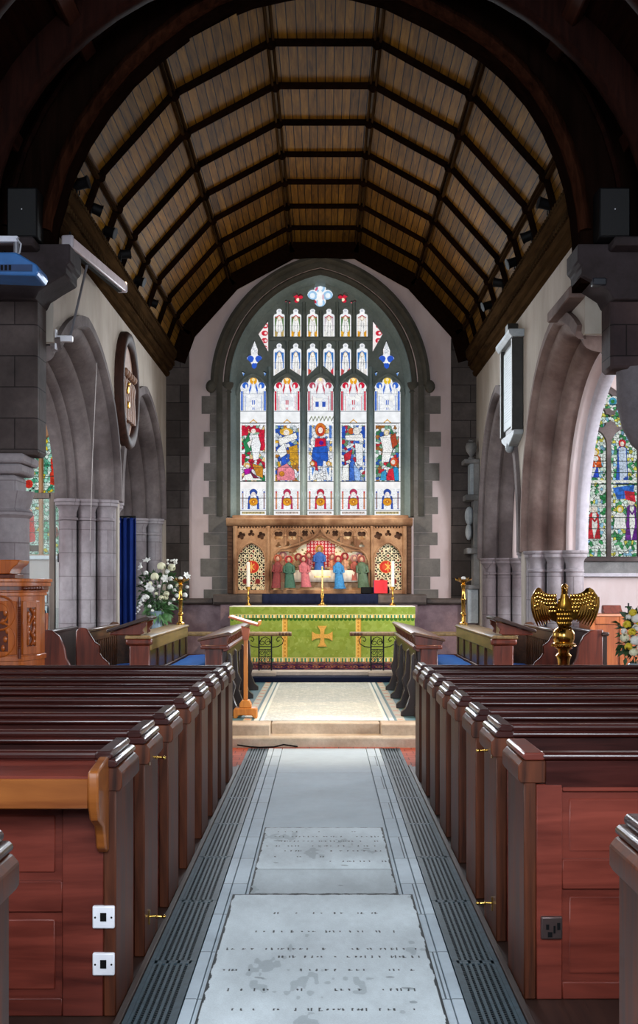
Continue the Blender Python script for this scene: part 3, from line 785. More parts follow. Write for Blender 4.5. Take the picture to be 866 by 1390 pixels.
def upper_light(k, row):
    p = Paint(18, 50, 2.6, WH); rr = random.Random(k*7+row)
    ac = ['c8324a','b8344a','c8324a','c8324a','c02c48','b8344a'][k] if row else '3f78c0'
    sc = ['5a7a4a','5f7f4e','66804a','c8c0c8','4f7a48','e6e0d8'][k] if row else ['2f6fc0','3a72be','2f78c4','2f78c4','3a6ab8','3a80c8'][k]
    gc = ['b9a060','e0a020','d89a28','e6e6e0','e0a828','d8982a'][k] if row else ['e8e4e0','d8d0cc','c8483c','c83a4a','c44a50','e6e0dc'][k]
    p.rect(3,15,14,44,sc); p.line((4,16),(9,12),1.2,ac); p.line((14,16),(9,12),1.2,ac)
    p.poly([(6,17),(12,17),(14,30),(13,46),(5,46),(4,30)], 'f1f0ee'); p.ell(9,17,2.2,2.6,'f4ece2',lead='c8a868',lw=0.6)
    p.poly([(3,36),(7,38),(6,46),(3,46)], gc); p.poly([(15,35),(11,39),(12,46),(15,46)], gc)
    p.line((8,20),(7,44),0.5,'8a8f96'); p.line((11,24),(11.5,44),0.5,'8a8f96')
    p.craze(3,15,13,46,60,'6a6f76',0.14,0.4,k+row*9,0.5)
    p.rect(0,2.6,0,50,WH); p.rect(15.4,18,0,50,WH); p.line((0,28),(18,28),0.6,LD); p.ell(9,5,1.8,1.8,'c8ccd4')
    return p
for k, xc in enumerate(XU):
    upper_light(k,0).build('stained_glass', G_MAIN, (xc-0.116,YG+0.02,wz(464)), (0.232,0,0), (0,0,wz(514)-wz(464)), w1)
    upper_light(k,1).build('stained_glass', G_MAIN, (xc-0.116,YG+0.02,wz(417)), (0.232,0,0), (0,0,wz(461)-wz(417)), w1)
for s in (0, 1):
    p = Paint(24, 44, 2.6, WH); p.ell(6.5,26,4.6,4.6,'2f58c0',lead=WH,lw=1.2); p.ell(17.5,26,4.6,4.6,'2f58c0',lead=WH,lw=1.2); p.ell(12,36,4.6,5,'2f58c0',lead=WH,lw=1.2); p.ell(12,29,2,3,WH); p.cells(8,16,2,20,14,['eef0f2','d8dce2','e6e8ea'],'9aa2ae',0.25,70+s)
    xo = wx(333.5) if s == 0 else 2*WXC_-wx(357.5)
    p.build('stained_glass', G_MAIN, (xo,YG+0.02,wz(461)), (wx(357.5)-wx(333.5),0,0), (0,0,wz(505)-wz(461)), w1)
    p = Paint(18, 46, 2.6, 'f0e6e6'); 
    for k in range(4): p.ell(11-k*0.3,8+k*10,4.4,3.6,'c8283c',lead='f0e6e6',lw=0.8); p.ell(12,8+k*10,1.8,1.6,'f2dcdc')
    xo = wx(348.5) if s == 0 else 2*WXC_-wx(366.5)
    p.build('stained_glass', G_MAIN, (xo,YG+0.02,wz(434)), (wx(366.5)-wx(348.5),0,0), (0,0,wz(480)-wz(434)), w1)
    p = Paint(30, 22, 2.6, 'f2eaea'); p.ell(20,8.5,9,8,'c8243c'); p.ell(20.5,9.5,2.2,2.2,'f4e8c8'); p.ell(6.5,14.5,5,5,'d06070'); p.ell(6.5,14.5,1.5,1.5,'f4e8e8')
    if s: p.c = p.c[:, ::-1]
    xo = wx(384) if s == 0 else 2*WXC_-wx(414)
    p.build('stained_glass', G_MAIN, (xo,YG+0.02,wz(397)), (wx(414)-wx(384),0,0), (0,0,wz(419)-wz(397)), w1)
    for px in (331,360):
        p = Paint(8,10,2,'c9dcf0'); p.ell(4,5,1.6,2,'5a8ad0'); xo = wx(px-4) if s == 0 else 2*WXC_-wx(px+4)
        p.build('stained_glass', G_MAIN, (xo,YG+0.02,wz(503)), (wx(px+4)-wx(px-4),0,0), (0,0,wz(513)-wz(503)), w1)
p = Paint(36, 36, 2.6, 'dfeaf4')
for (cx, cy) in ((18,7.5),(18,28.5),(7.5,18),(28.5,18)): p.ell(cx,cy,6.5,6.5,'9cc4e6',lead='f2f4f6',lw=1.4); p.ell(cx,cy,3.6,3.6,'e4eef6')
p.ell(13,9,1.6,3,'c85a7a',0.6); p.ell(11,26,1.6,3,'c82a4a',-0.6); p.poly([(18,8),(23,18),(20,31),(16,31),(13,18)],'f4f4f4'); p.ell(22,20,1.4,4,'d8b8c8')
p.build('stained_glass', G_MAIN, (wx(416.6),YG+0.02,wz(383)), (wx(452.6)-wx(416.6),0,0), (0,0,wz(419)-wz(383)), w1)

S_CORB = stone('corbel_stone', '2a2322', '40373a', None, 0.9, 1.2)
# ---- wall with the chancel arch, its piers and corbels
OP = [(80,330),(82,312),(102,245),(124,200),(150,160),(183,119),(220,85),(260,54),(300,30),(345,12),(390,2),(433,-4),(478,1),(520,12),(578,40),(618,62),(653,85),(684,112),(713,145),(735,180),(753,220),(766,262),(773,300),(776,330)]
op = [(X(a,YW1), Z(b,YW1)) for a, b in OP]
zb = 4.60
dome = [(-0.03+ (NX+0.05)*cos(pi*i/24), 4.9 + 2.82*sin(pi*i/24)) for i in range(25)]
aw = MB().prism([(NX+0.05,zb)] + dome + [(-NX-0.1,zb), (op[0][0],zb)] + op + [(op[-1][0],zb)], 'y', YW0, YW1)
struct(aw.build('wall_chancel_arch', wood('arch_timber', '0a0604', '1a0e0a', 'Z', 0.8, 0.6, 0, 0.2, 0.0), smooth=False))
rings = []
for k, (x, z) in enumerate(op):
    i0, i1 = max(k-1,0), min(k+1,len(op)-1); t = Vector((op[i1][0]-op[i0][0], op[i1][1]-op[i0][1])).normalized(); n = Vector((t.y, -t.x))  # into the opening
    rings.append([(x+n.x*a, YW0+b, z+n.y*a) for a, b in ((0.012,0.05),(0.012,-0.04),(-0.04,-0.09),(-0.10,-0.05),(-0.10,0.05))])
struct(MB().loft(rings).build('trim_8', wood('arch_moulding','160a06','3a2015','Z',0.6,1,0,0.2,0.0), angle=60))
for off, dp, rad in ((0.42,0.10,0.035),(0.78,0.06,0.05),(1.08,0.12,0.035)):
    pth = []
    for k, (x, z) in enumerate(op):
        i0, i1 = max(k-1,0), min(k+1,len(op)-1); t = Vector((op[i1][0]-op[i0][0], op[i1][1]-op[i0][1])).normalized(); n = Vector((t.y, -t.x))
        pth.append((max(-NX,min(NX,x-n.x*off)), YW0-dp*0.3, min(z-n.y*off, 7.62)))
    struct(MB().tube(pth, rad, 6).build('trim_9', W_NAVE))
for s, jx in ((-1, -2.765), (1, 2.76)):
    par = bpy.data.objects.new('trim_10', None); COL.objects.link(par); struct(par); par.location = (jx, YW0, 0)
    b = MB()
    # stepped corbel under the arch
    b.prism([(jx,4.42),(jx-s*0.04,4.50),(jx-s*0.16,4.58),(jx-s*0.30,4.66),(jx-s*0.30,4.74),(jx-s*0.34,4.78),(jx-s*0.34,4.95),(jx+s*0.5,4.95),(jx+s*0.5,4.42)], 'y', YW0-0.10, YW1+0.02)
    b.build('corbel', S_CORB, par, bevel=0.012)
    MB().box(*sorted((jx-s*0.05, jx+s*0.55)), YW0-0.34, YW0+0.02, 4.87, 4.955).build('corbel_shelf', S_CORB, par, bevel=0.02)
    if s < 0:
        MB().box(-NX-0.1, jx, YW0, YW1, 2.95, 4.60).build('pier', S_PIER if False else stone('pier_upper','4c4341','675c59','3f3735',0.85,1.0,'d8d4d4','6a6466'), par, bevel=0.03)
        MB().box(-NX-0.1, jx-0.10, YW0-0.12, YW1+0.1, 2.86, 2.95).build('capital', S_PIER, par, bevel=0.02)
        MB().box(-NX-0.1, jx-0.13, YW0-0.08, YW1+0.06, 2.76, 2.86).build('capital', S_PIER, par, bevel=0.03, seg=2)
        MB().box(-NX-0.1, jx-0.20, YW0-0.02, YW1, 2.48, 2.76).build('capital', S_PIER, par, bevel=0.03)
        MB().lathe(jx-0.32, YW0+0.17, [(0.2,0),(0.2,2.34),(0.235,2.37),(0.235,2.40),(0.2,2.43),(0.25,2.6)], 24).build('shaft', S_PIER, par)
        MB().box(-NX-0.1, jx-0.42, YW0+0.06, YW1, 0, 2.5).build('pier', stone('pier_pink','b5a49e','c9b8b2',None,0.85,1.0,'e8e2e0','9a8a86'), par)
    else:
        MB().box(jx, NX+0.1, YW0, YW1, 3.78, 4.60).build('pier', stone('pier_brown','4a3c3c','64504e','3a3032',0.85,1.0,'d8d0d0','403638'), par, bevel=0.03)
        MB().lathe(3.12, YW0+0.2, [(0.02,2.98),(0.12,3.08),(0.2,3.24),(0.25,3.45),(0.26,3.8)], 14).build('pendant', stone('pendant_stone','5d585c','787276',None,0.85,1.4), par)
# ---- nave: side walls, west wall, dark barrel roof
for s, nm in ((-1,'wall_nave_north'),(1,'wall_nave_south')):
    # openings high in the wall for the daylight
    outl = [(-3.2,-0.1),(YW0+0.02,-0.1),(YW0+0.02,5.0),(-3.2,5.0)]
    hl = []
    for yc in (-0.4, 3.0, 6.4): hl.append([(yc-0.8,1.9),(yc+0.8,1.9)] + arch2(yc,0.8,3.4,1.2,8))
    w = plate(nm, outl, hl, s*(NX+0.15), 0.3, P_AISLE, bevel=0.002, axis='x')
    struct(w)
    for yc in (-0.4, 3.0, 6.4):
        wn = bpy.data.objects.new('window_4', None); COL.objects.link(wn); struct(wn); wn.location = (s*(NX+0.2), yc, 1.9)
        p = Paint(40, 65, 1.2, 'dfe6ea'); p.cells(0,40,0,65,160,['dfe6ea','cfdbe2','e6ebee','d4dfe0'],'4a5258',0.3,11)
        p.build('leaded_glass', G_SIDE, (s*(NX+0.25), yc-0.8, 4.6), (0,1.6,0), (0,0,-2.7), wn)
        MB().box(*sorted((s*(NX+0.12), s*(NX+0.24))), yc-0.05, yc+0.05, 1.9, 4.6).build('mullion', S_TRAC, wn)
struct(plate('wall_west', [(-NX-0.3,-0.1),(NX+0.3,-0.1),(NX+0.3,8.2),(-NX-0.3,8.2)], [[(-1.5,2.9),(1.5,2.9)] + arch2(0,1.5,4.6,1.8,10)], -3.35, 0.3, P_AISLE, bevel=0.002))
wn = bpy.data.objects.new('added_west_window', None); COL.objects.link(wn); struct(wn); wn.location = (0,-3.4,2.9)  # added window out of view, made up to account for the west fill light
p = Paint(60, 70, 1.2, 'dfe6ea'); p.cells(0,60,0,70,260,['dfe6ea','cfdbe2','e6ebee','d4dfe0'],'4a5258',0.3,19)
p.build('leaded_glass', G_WEST, (1.5,-3.42,6.4), (-3.0,0,0), (0,0,-3.5), wn)
for xm in (-0.5, 0.5): MB().box(xm-0.06,xm+0.06,-3.4,-3.25,2.9,5.9).build('mullion', S_TRAC, wn)
nv = bpy.data.objects.new('ceiling', None); COL.objects.link(nv); struct(nv)
rings = []
for y in (-3.3, YW0+0.01): rings.append([(-0.03+(NX+0.02)*cos(pi*i/28), y, 4.9+2.78*sin(pi*i/28)) for i in range(29)])
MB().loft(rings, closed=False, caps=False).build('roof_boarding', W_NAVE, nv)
for y in (10.7, 9.3, 7.9, 6.5, 4.0, 1.5):
    ringo = []
    for i in range(29):
        a = pi*i/28; ro = []
        for dr, dy in ((0,-0.11),(0.26,-0.11),(0.30,-0.05),(0.30,0.05),(0.26,0.11),(0,0.11)):
            ro.append((-0.03+(NX+0.02-dr)*cos(a), y+dy, 4.9+(2.78-dr)*sin(a)))
        ringo.append(ro)
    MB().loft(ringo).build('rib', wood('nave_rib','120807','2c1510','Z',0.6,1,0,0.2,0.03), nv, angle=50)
for k in range(1, 8):
    a = pi*k/8
    MB().bar((-0.03+(NX-0.06)*cos(a), -3.2, 4.9+2.70*sin(a)), (-0.03+(NX-0.06)*cos(a), YW0-0.02, 4.9+2.70*sin(a)), 0.16, 0.14, up=(cos(a),0,sin(a))).build('purlin', wood('nave_purlin','1a0d09','42231a','Y',0.6,1,0,0.2,0.03), nv, bevel=0.015)

# ---- chancel roof: canted boarding, ribs, purlins, cornices
ce = bpy.data.objects.new('ceiling', None); COL.objects.link(ce); struct(ce)
PV = [(-2.62,5.55),(-2.44,6.06),(-1.645,6.95),(-0.585,7.52),(0.585,7.52),(1.605,6.95),(2.40,6.06),(2.54,5.55)]
me = bpy.data.meshes.new('roof_boarding'); bm = bmesh.new(); uvl = bm.loops.layers.uv.new('UVMap')
acc = 0.0
for (a, b) in zip(PV[:-1], PV[1:]):
    L = sqrt((a[0]-b[0])**2 + (a[1]-b[1])**2)
    vs = [bm.verts.new(p) for p in ((a[0],YW1-0.05,a[1]),(b[0],YW1-0.05,b[1]),(b[0],YE+0.1,b[1]),(a[0],YE+0.1,a[1]))]
    f = bm.faces.new(vs)
    for lp, uv in zip(f.loops, ((acc*1.1,0),((acc+L)*1.1,0),((acc+L)*1.1,8.4),(acc*1.1,8.4))): lp[uvl].uv = uv
    acc += L
bmesh.ops.recalc_face_normals(bm, faces=bm.faces); bm.to_mesh(me); bm.free(); me.materials.append(BOARDS)
ob = bpy.data.objects.new('roof_boarding', me); COL.objects.link(ob); ob.parent = ce
def ribring(y, w, h, name, mat):
    m = MB()
    for (a, b) in zip(PV[:-1], PV[1:]):
        d = Vector((b[0]-a[0], 0, b[1]-a[1])).normalized(); n = Vector((d.z, 0, -d.x))   # inwards
        e = 0.03
        A = Vector((a[0],y,a[1])) - d*0.0; B = Vector((b[0],y,b[1]))
        vs = []
        for P in (A, B):
            for s2, hh in ((-1,-0.02),(-1,h*0.7),(-0.45,h),(0.45,h),(1,h*0.7),(1,-0.02)):
                vs.append(P + n*hh + Vector((0,s2*w/2,0)))
        m.add(vs, [tuple(range(6))[::-1], tuple(range(6,12))] + [(i,(i+1)%6,6+(i+1)%6,6+i) for i in range(6)])
    for q_ in PV[1:-1]:
        c = Vector((-0.03*0, 0, 5.6)); P = Vector((q_[0], y, q_[1])); n = (Vector((0,y,5.9)) - P).normalized()
        m.ell(P + n*h*0.72, (0.06,0.07,0.06), 10, 6)
    return m.build(name, mat, ce, angle=45)
for k in range(7): ribring(12.6 + 1.09*k, 0.055, 0.068, 'rib', W_RIB)
m = ribring(YE-0.08, 0.16, 0.26, 'rib', W_RIB)
for q_ in PV[1:-1]:
    n = (Vector((0,0,5.9)) - Vector((q_[0],0,q_[1]))).normalized(); p0 = Vector((q_[0],0,q_[1])) + n*0.03
    for off in (-0.03, 0.03):
        t = Vector((n.z,0,-n.x))*off
        MB().bar((p0.x+t.x, YW1, p0.z+t.z), (p0.x+t.x, YE, p0.z+t.z), 0.024, 0.04, up=tuple(n)).build('purlin', wood('purlin_wood','2a1a0e','5c3f22','Y',0.55,1,0,0.2,0.3) if off < 0 and q_ == PV[1] else W_CORN, ce)
for s, xw, nm in ((-1, XL, 'trim_11'), (1, XR, 'trim_12')):
    par = bpy.data.objects.new(nm, None); COL.objects.link(par); struct(par); par.location = (xw, 16, 5.3)
    prof = [(0,5.24),(-0.05,5.26),(-0.07,5.31),(-0.05,5.34),(-0.09,5.36),(-0.12,5.40),(-0.12,5.50),(-0.16,5.52),(-0.19,5.56),(-0.19,5.62),(0.1,5.62),(0.1,5.24)]
    MB().prism([(xw + s*p_[0], p_[1]) for p_ in prof], 'y', YW1-0.02, YE).build('cornice', W_CORN, par, smooth=False)
    d = MB(); y = YW1+0.05
    while y < YE-0.1:
        d.box(*sorted((xw-s*0.115, xw-s*0.15)), y, y+0.05, 5.42, 5.49); d.box(*sorted((xw-s*0.16,xw-s*0.2)), y+0.03, y+0.075, 5.62, 5.665); y += 0.11
    d.build('dentils', W_CORN, par, smooth=False)

# ---- aisle chapels beyond the arches
for s, nm in ((-1,'north'),(1,'south')):
    xi = XL-0.82 if s < 0 else XR+0.82; xo = s*7.6
    a, b = sorted((xi, xo))
    bh = []
    if s < 0: wc, hw, zsill, zspr, rise, yy = X(54,20), 0.34, Z(754,20), Z(600,20), 0.98, 20.0
    else:     wc, hw, zsill, zspr, rise, yy = X(828,20), 0.53, Z(757,20), Z(600,20), 0.95, 20.0
    hole = [(wc-hw,zsill),(wc+hw,zsill)] + arch2(wc,hw,zspr,rise,10)
    w = plate('wall_%s_chapel_east' % nm, [(a,-0.1),(b,-0.1),(b,6),(a,6)], [hole], yy+0.2, 0.4, P_AISLE, bevel=0.002); struct(w)
    # outer wall with window openings
    hl = []
    for yc in (11.0, 16.6): hl.append([(yc-0.9,1.9),(yc+0.9,1.9)] + arch2(yc,0.9,3.3,1.2,8))
    w = plate('wall_%s_chapel' % nm, [(8.0,-0.1),(20.4,-0.1),(20.4,6),(8.0,6)], hl, s*7.75, 0.3, P_AISLE, bevel=0.002, axis='x'); struct(w)
    for yc in (11.0, 16.6):
        wn = bpy.data.objects.new('window_5', None); COL.objects.link(wn); struct(wn); wn.location = (s*7.8, yc, 1.9)
        p = Paint(40, 60, 1.2, 'dfe6ea'); p.cells(0,40,0,60,160,['e6ecf0','d6e2ea','eef2f4'],'4a5258',0.3,12)
        p.build('leaded_glass', G_SIDE, (s*7.85, yc-0.9, 4.5), (0,1.8,0), (0,0,-2.6), wn)
    struct(MB().box(a-0.2,b+0.2,8,20.4,5.7,5.9).build('ceiling', P_AISLE))
    struct(MB().box(a if s<0 else NX+0.3, b if s>0 else -NX-0.3, 7.9, 8.05, -0.1, 6).build('wall_%s_chapel_west' % nm, P_AISLE))
    struct(MB().box(*sorted((s*(NX-0.1), s*7.7)), 8.0, 13.0, -0.12, 0.0).build('floor', GREYF))
    # window
    wn = bpy.data.objects.new('window_2' if s < 0 else 'window_3', None); COL.objects.link(wn); struct(wn); wn.location = (wc, yy+0.1, zsill)
    pit = hw; lw = hw/2-0.035
    hs = []
    for c in (-1, 1): 
        xc = wc + c*hw/2
        hs.append([(xc-lw,zsill+0.02),(xc+lw,zsill+0.02)] + arch2(xc,lw,Z(604,20),lw*1.25,8))
    if s < 0:
        hs.append([(wc,Z(573,20)),(wc+0.11,Z(558,20)),(wc+0.05,Z(535,20)),(wc,Z(527,20)),(wc-0.05,Z(535,20)),(wc-0.11,Z(558,20))])
    else:
        hs.append(foil(wc-0.13, Z(567,20), 0.16, 4, 0)); hs.append(foil(wc+0.17, Z(567,20), 0.15, 4, 0)); hs.append(foil(wc+0.03, Z(545,20), 0.16, 4, 0.5))
    out = [(wc-hw-0.02,zsill-0.02),(wc+hw+0.02,zsill-0.02)] + arch2(wc,hw+0.02,zspr,rise+0.02,10)
    plate('tracery', out, hs, yy+0.10, 0.1, wood('wooden_mullion','8a5a34','b98552','Z',0.5) if s < 0 else S_ARCHG, wn, bevel=0.02)
    Wd, Hh = (48, 232) if s < 0 else (86, 240)
    p = Paint(Wd, Hh, 2.0, 'cfe6dc')
    p.cells(0,Wd,0,Hh, 520 if s<0 else 1100, ['b8e0d0','8cc8b4','d6eae0','6ab89c','c8e6dc','e6f0e8','98cdb8','d0bc2a','3a9a74'] if s<0 else ['e6f0ea','d2e8da','2f8a4c','58a872','e2eee6','eef4f0','cfe4d6','3a9658','8cc0dc','dcd65a','e8f0ea'], '24342c', 0.42, 30+s, 0.7)
    if s < 0:
        p.poly([(34,100),(44,96),(46,120),(36,124)],'c8281c'); p.ell(40,92,3,4,'e8c8a0'); p.ell(39,84,5,4,'3a6ab0'); p.poly([(34,118),(44,114),(44,138),(34,134)],'c4351f')
        p.poly([(2,190),(14,176),(16,212),(4,216)],'cc2418'); p.ell(9,172,3,4,'d8683c'); p.ell(8,134,5,6,'c82a1c'); p.ell(40,200,4,8,'7a4a3a'); p.rect(0,22,218,226,'3a3a2a'); p.rect(0,48,151,153,'24342c')
        p.cells(14,34,0,48,40,['e8eeea','3f9a8a','d8d04a','2f7aa0','ffffff'],'24342c',0.4,77)
    else:
        def fig(x,y,rb,hd,h_=34):
            p.poly([(x-3,y+7),(x+3,y+7),(x+6,y+10),(x+7,y+h_*0.5),(x+9,y+h_),(x-9,y+h_),(x-7,y+h_*0.5),(x-6,y+10)],rb,'20302a'); p.poly([(x-2,y+9),(x+3,y+9),(x+5,y+h_*0.6),(x,y+h_),(x-3,y+h_*0.6)],'e9ece6'); p.line((x-6,y+12),(x+1,y+20),2.4,rb); p.line((x+6,y+12),(x+1,y+20),2.4,rb)
            p.ell(x,y+3,5,5,hd,lead='20302a',lw=0.5); p.ell(x,y+4,2.6,3.2,'f0e2d2')
        fig(22,96,'2a4ac0','d8781c'); fig(26,92,'d0561c','e6c23c',24); fig(24,170,'c42a34','e8e4dc',44); fig(12,150,'e8e4d8','d8882c',26)
        fig(63,80,'2f5aba','c82a34',60); p.poly([(58,90),(68,90),(70,128),(60,134)],'c9d8ec'); fig(76,160,'6a2a8a','e6e0d0',56); fig(60,170,'eef0ee','d8c83c',30); p.poly([(50,144),(80,140),(78,158),(56,160)],'2f6ac8'); p.poly([(66,148),(80,150),(82,164),(68,160)],'c8283c'); p.rect(0,86,134,137,'eceee6'); p.rect(0,86,138.5,139.5,'24342c')
        for (cx,cy) in ((34,26),(50,26),(42,10)): p.ell(cx,cy,8,8,'f0f6f2'); p.ell(cx,cy,5.6,5.6,'4fa8c8'); p.ell(cx,cy,2.6,2.6,'3f9a4c')
    p.craze(0,Wd,20,Hh,520 if s<0 else 900,'1c2a24',0.24,0.6,90,0.85)
    for k in range(1, 16): p.line((0,k*15.4),(Wd,k*15.4),0.7,'24342c')
    p.build('stained_glass', G_SIDE, (wc-hw,yy+0.16,Z(522 if s<0 else 517,20)), (2*hw,0,0), (0,0,zsill-Z(522 if s<0 else 517,20)), wn)
    MB().box(wc-hw-0.25,wc+hw+0.25,yy-0.09,yy+0.1,zsill-0.07,zsill).build('sill', WHITEP if s<0 else S_ARCHG, wn, bevel=0.012)
    if s > 0:
        MB().box(wc-1.2,wc+1.6,yy-0.03,yy+0.02,Z(778,20),zsill-0.07).build('wall_band', S_GREYM, wn)
        MB().box(wc-1.2,wc+1.6,yy-0.12,yy+0.02,Z(783,20),Z(778,20)).build('wall_ledge', S_ARCHL, wn, bevel=0.01)
# ================================================================== NAVE FURNITURE
ORD = ['first','second','third','fourth','fifth','sixth','seventh','eighth','ninth']
FAR_R = [10.56, 9.88, 9.10, 8.34, 7.60, 6.79, 6.03, 5.25, 3.28]
FAR_L = [10.52, 9.78, 9.06, 8.29, 7.46, 6.62, 5.80, 5.06, 3.07]
TOP = [1.00, 1.005, 1.01, 1.012, 1.016, 1.02, 1.03, 1.04, 1.06]
DEP = 0.43
def pew(s, y0, label, kind='two_rail'):
    """pew on side s (-1 left of the aisle, +1 right); y0 = plane of its back; the end panel runs DEP towards the altar"""
    xa = s*0.793; xe = s*3.05
    root = thing('church_pew', (s*0.82, y0, 0), label, 'pew', 'rows of mahogany pews %s of the aisle' % ('left' if s < 0 else 'right'))
    def sx(a, b): return sorted((s*a, s*b))
    # aisle end: full height panel, framed
    MB().box(*sx(0.817,0.868), y0+0.0, y0+DEP-0.01, 0, 0.90).build('end_panel', W_PEWZ, root, bevel=0.006)
    def oct_(cx, cz, hx, hz): return [(cx+hx, cz-hz*0.4),(cx+hx, cz+hz*0.35),(cx+hx*0.75, cz+hz),(cx-hx*0.75, cz+hz),(cx-hx, cz+hz*0.35),(cx-hx, cz-hz*0.4),(cx-hx*0.75, cz-hz),(cx+hx*0.75, cz-hz)]
    c = MB()
    c.prism([(s*p, q) for p, q in [(0.803,0.865),(0.793,0.882),(0.793,0.935),(0.812,0.957),(0.905,0.957),(0.905,0.865)]], 'y', y0-0.004, y0+DEP)
    c.build('end_block', W_PEWZ, root, bevel=0.004)
    c = MB()
    c.prism([(s*p, q) for p, q in oct_(0.858,0.973,0.048,0.0155)], 'y', y0-0.014, y0+DEP+0.006)
    if kind != 'single': c.prism([(s*p, q) for p, q in oct_(0.866,1.002,0.034,0.0165)], 'y', y0-0.004, y0+DEP-0.004)
    c.build('end_cap', W_PEWP if kind == 'single' else W_PEW, root, bevel=0.005, seg=2)
    # back
    m = MB()
    m.box(*sx(0.905,3.05), y0+0.005, y0+0.045, 0.845, 0.957)
    m.build('fascia', W_PEW, root, bevel=0.004)
    r = MB(); r.prism([(y0+p, q) for p, q in oct_(0.025,0.973,0.040,0.0155)], 'x', *sx(0.89,3.05)); r.build('lower_rail', W_PEW, root, bevel=0.005, seg=2)
    if kind != 'single':
        r = MB(); r.prism([(y0+p, q) for p, q in oct_(0.03,1.002,0.028,0.0165)], 'x', *sx(0.88,3.05)); r.build('top_rail', W_PEW, root, bevel=0.005, seg=2)
    wp = W_PEWP
    MB().box(*sx(0.868,3.05), y0+0.022, y0+0.036, 0.02, 0.86).build('backrest', wp, root)
    f = MB()
    xs = [0.868, 1.03, 1.70, 1.80, 2.45, 2.55, 3.05] if kind != 'single' else [0.868, 0.975, 1.62, 1.72, 2.38, 2.48, 3.05]
    for a, b in ((xs[0],xs[1]),(xs[2],xs[3]),(xs[4],xs[5])): f.box(*sx(a,b), y0+0.004, y0+0.022, 0.0, 0.86)
    zs = [(0.0,0.07),(0.40,0.52),(0.80,0.86)] if kind != 'single' else [(0.0,0.07),(0.44,0.56),(0.83,0.86)]
    for a, b in zs:
        for u, v in ((xs[1],xs[2]),(xs[3],xs[4]),(xs[5],xs[6])): f.box(*sx(u,v), y0+0.006, y0+0.022, a, b)
    f.build('back_frame', wp, root, bevel=0.004)
    if kind in ('single','ledge'):
        b = MB()
        for u, v in ((xs[1],xs[2]),(xs[3],xs[4]),(xs[5],xs[6])):
            for z0_, z1_ in ((zs[0][1],zs[1][0]),(zs[1][1],zs[2][0])):
                b.box(*sx(u+0.03,v-0.03), y0+0.014, y0+0.024, z0_+0.03, z1_-0.03)
        b.build('raised_panel', wp, root, bevel=0.008)
    MB().box(*sx(0.87,3.05), y0+0.04, y0+0.38, 0.42, 0.45).build('seat', W_PEW, root, bevel=0.006)
    MB().box(*sx(0.87,3.05), y0+0.30, y0+0.32, 0.02, 0.42).build('seat_front', W_PEW, root)
    MB().box(*sx(3.05,3.09), y0, y0+DEP, 0, 0.96).build('wall_end', W_PEWZ, root, bevel=0.006)
    if kind == 'ledge':
        MB().prism([(y0-0.20,0.955),(y0+0.002,0.985),(y0+0.002,0.96),(y0-0.20,0.93)], 'x', *sx(0.886,3.05)).build('book_ledge', W_PEWP, root, bevel=0.003)
        MB().box(*sx(0.886,3.05), y0-0.205, y0-0.185, 0.835, 0.945).build('ledge_apron', W_PEWG, root, bevel=0.004)
        MB().prism([(y0+0.002,1.0),(y0-0.215,0.975),(y0-0.225,0.95),(y0-0.215,0.84),(y0-0.19,0.79),(y0-0.10,0.75),(y0-0.07,0.70),(y0-0.06,0.66),(y0-0.02,0.635),(y0+0.002,0.64)], 'x', *sx(0.845,0.885)).build('ledge_bracket', W_PEWG, root, bevel=0.008, seg=2)
    return root
def hooks(root, s, y, zs=(0.88, 0.15)):
    """brass umbrella hooks on the aisle face"""
    for z in zs:
        o = MB(); x = s*0.815
        o.box(*sorted((x-s*0.004, x+s*0.004)), y-0.008, y+0.008, z-0.035, z+0.03)
        o.tube([(x,y,z),(x-s*0.03,y,z+0.002),(x-s*0.06,y,z+0.0)], [0.006,0.005,0.005], 8)
        o.ell((x-s*0.068,y,z),(0.012,0.009,0.009),10,6); o.ell((x-s*0.035,y,z),(0.006,0.009,0.009),8,6)
        ob = o.build('umbrella_hook', BRASS, root); ob['label'] = 'brass umbrella hook'
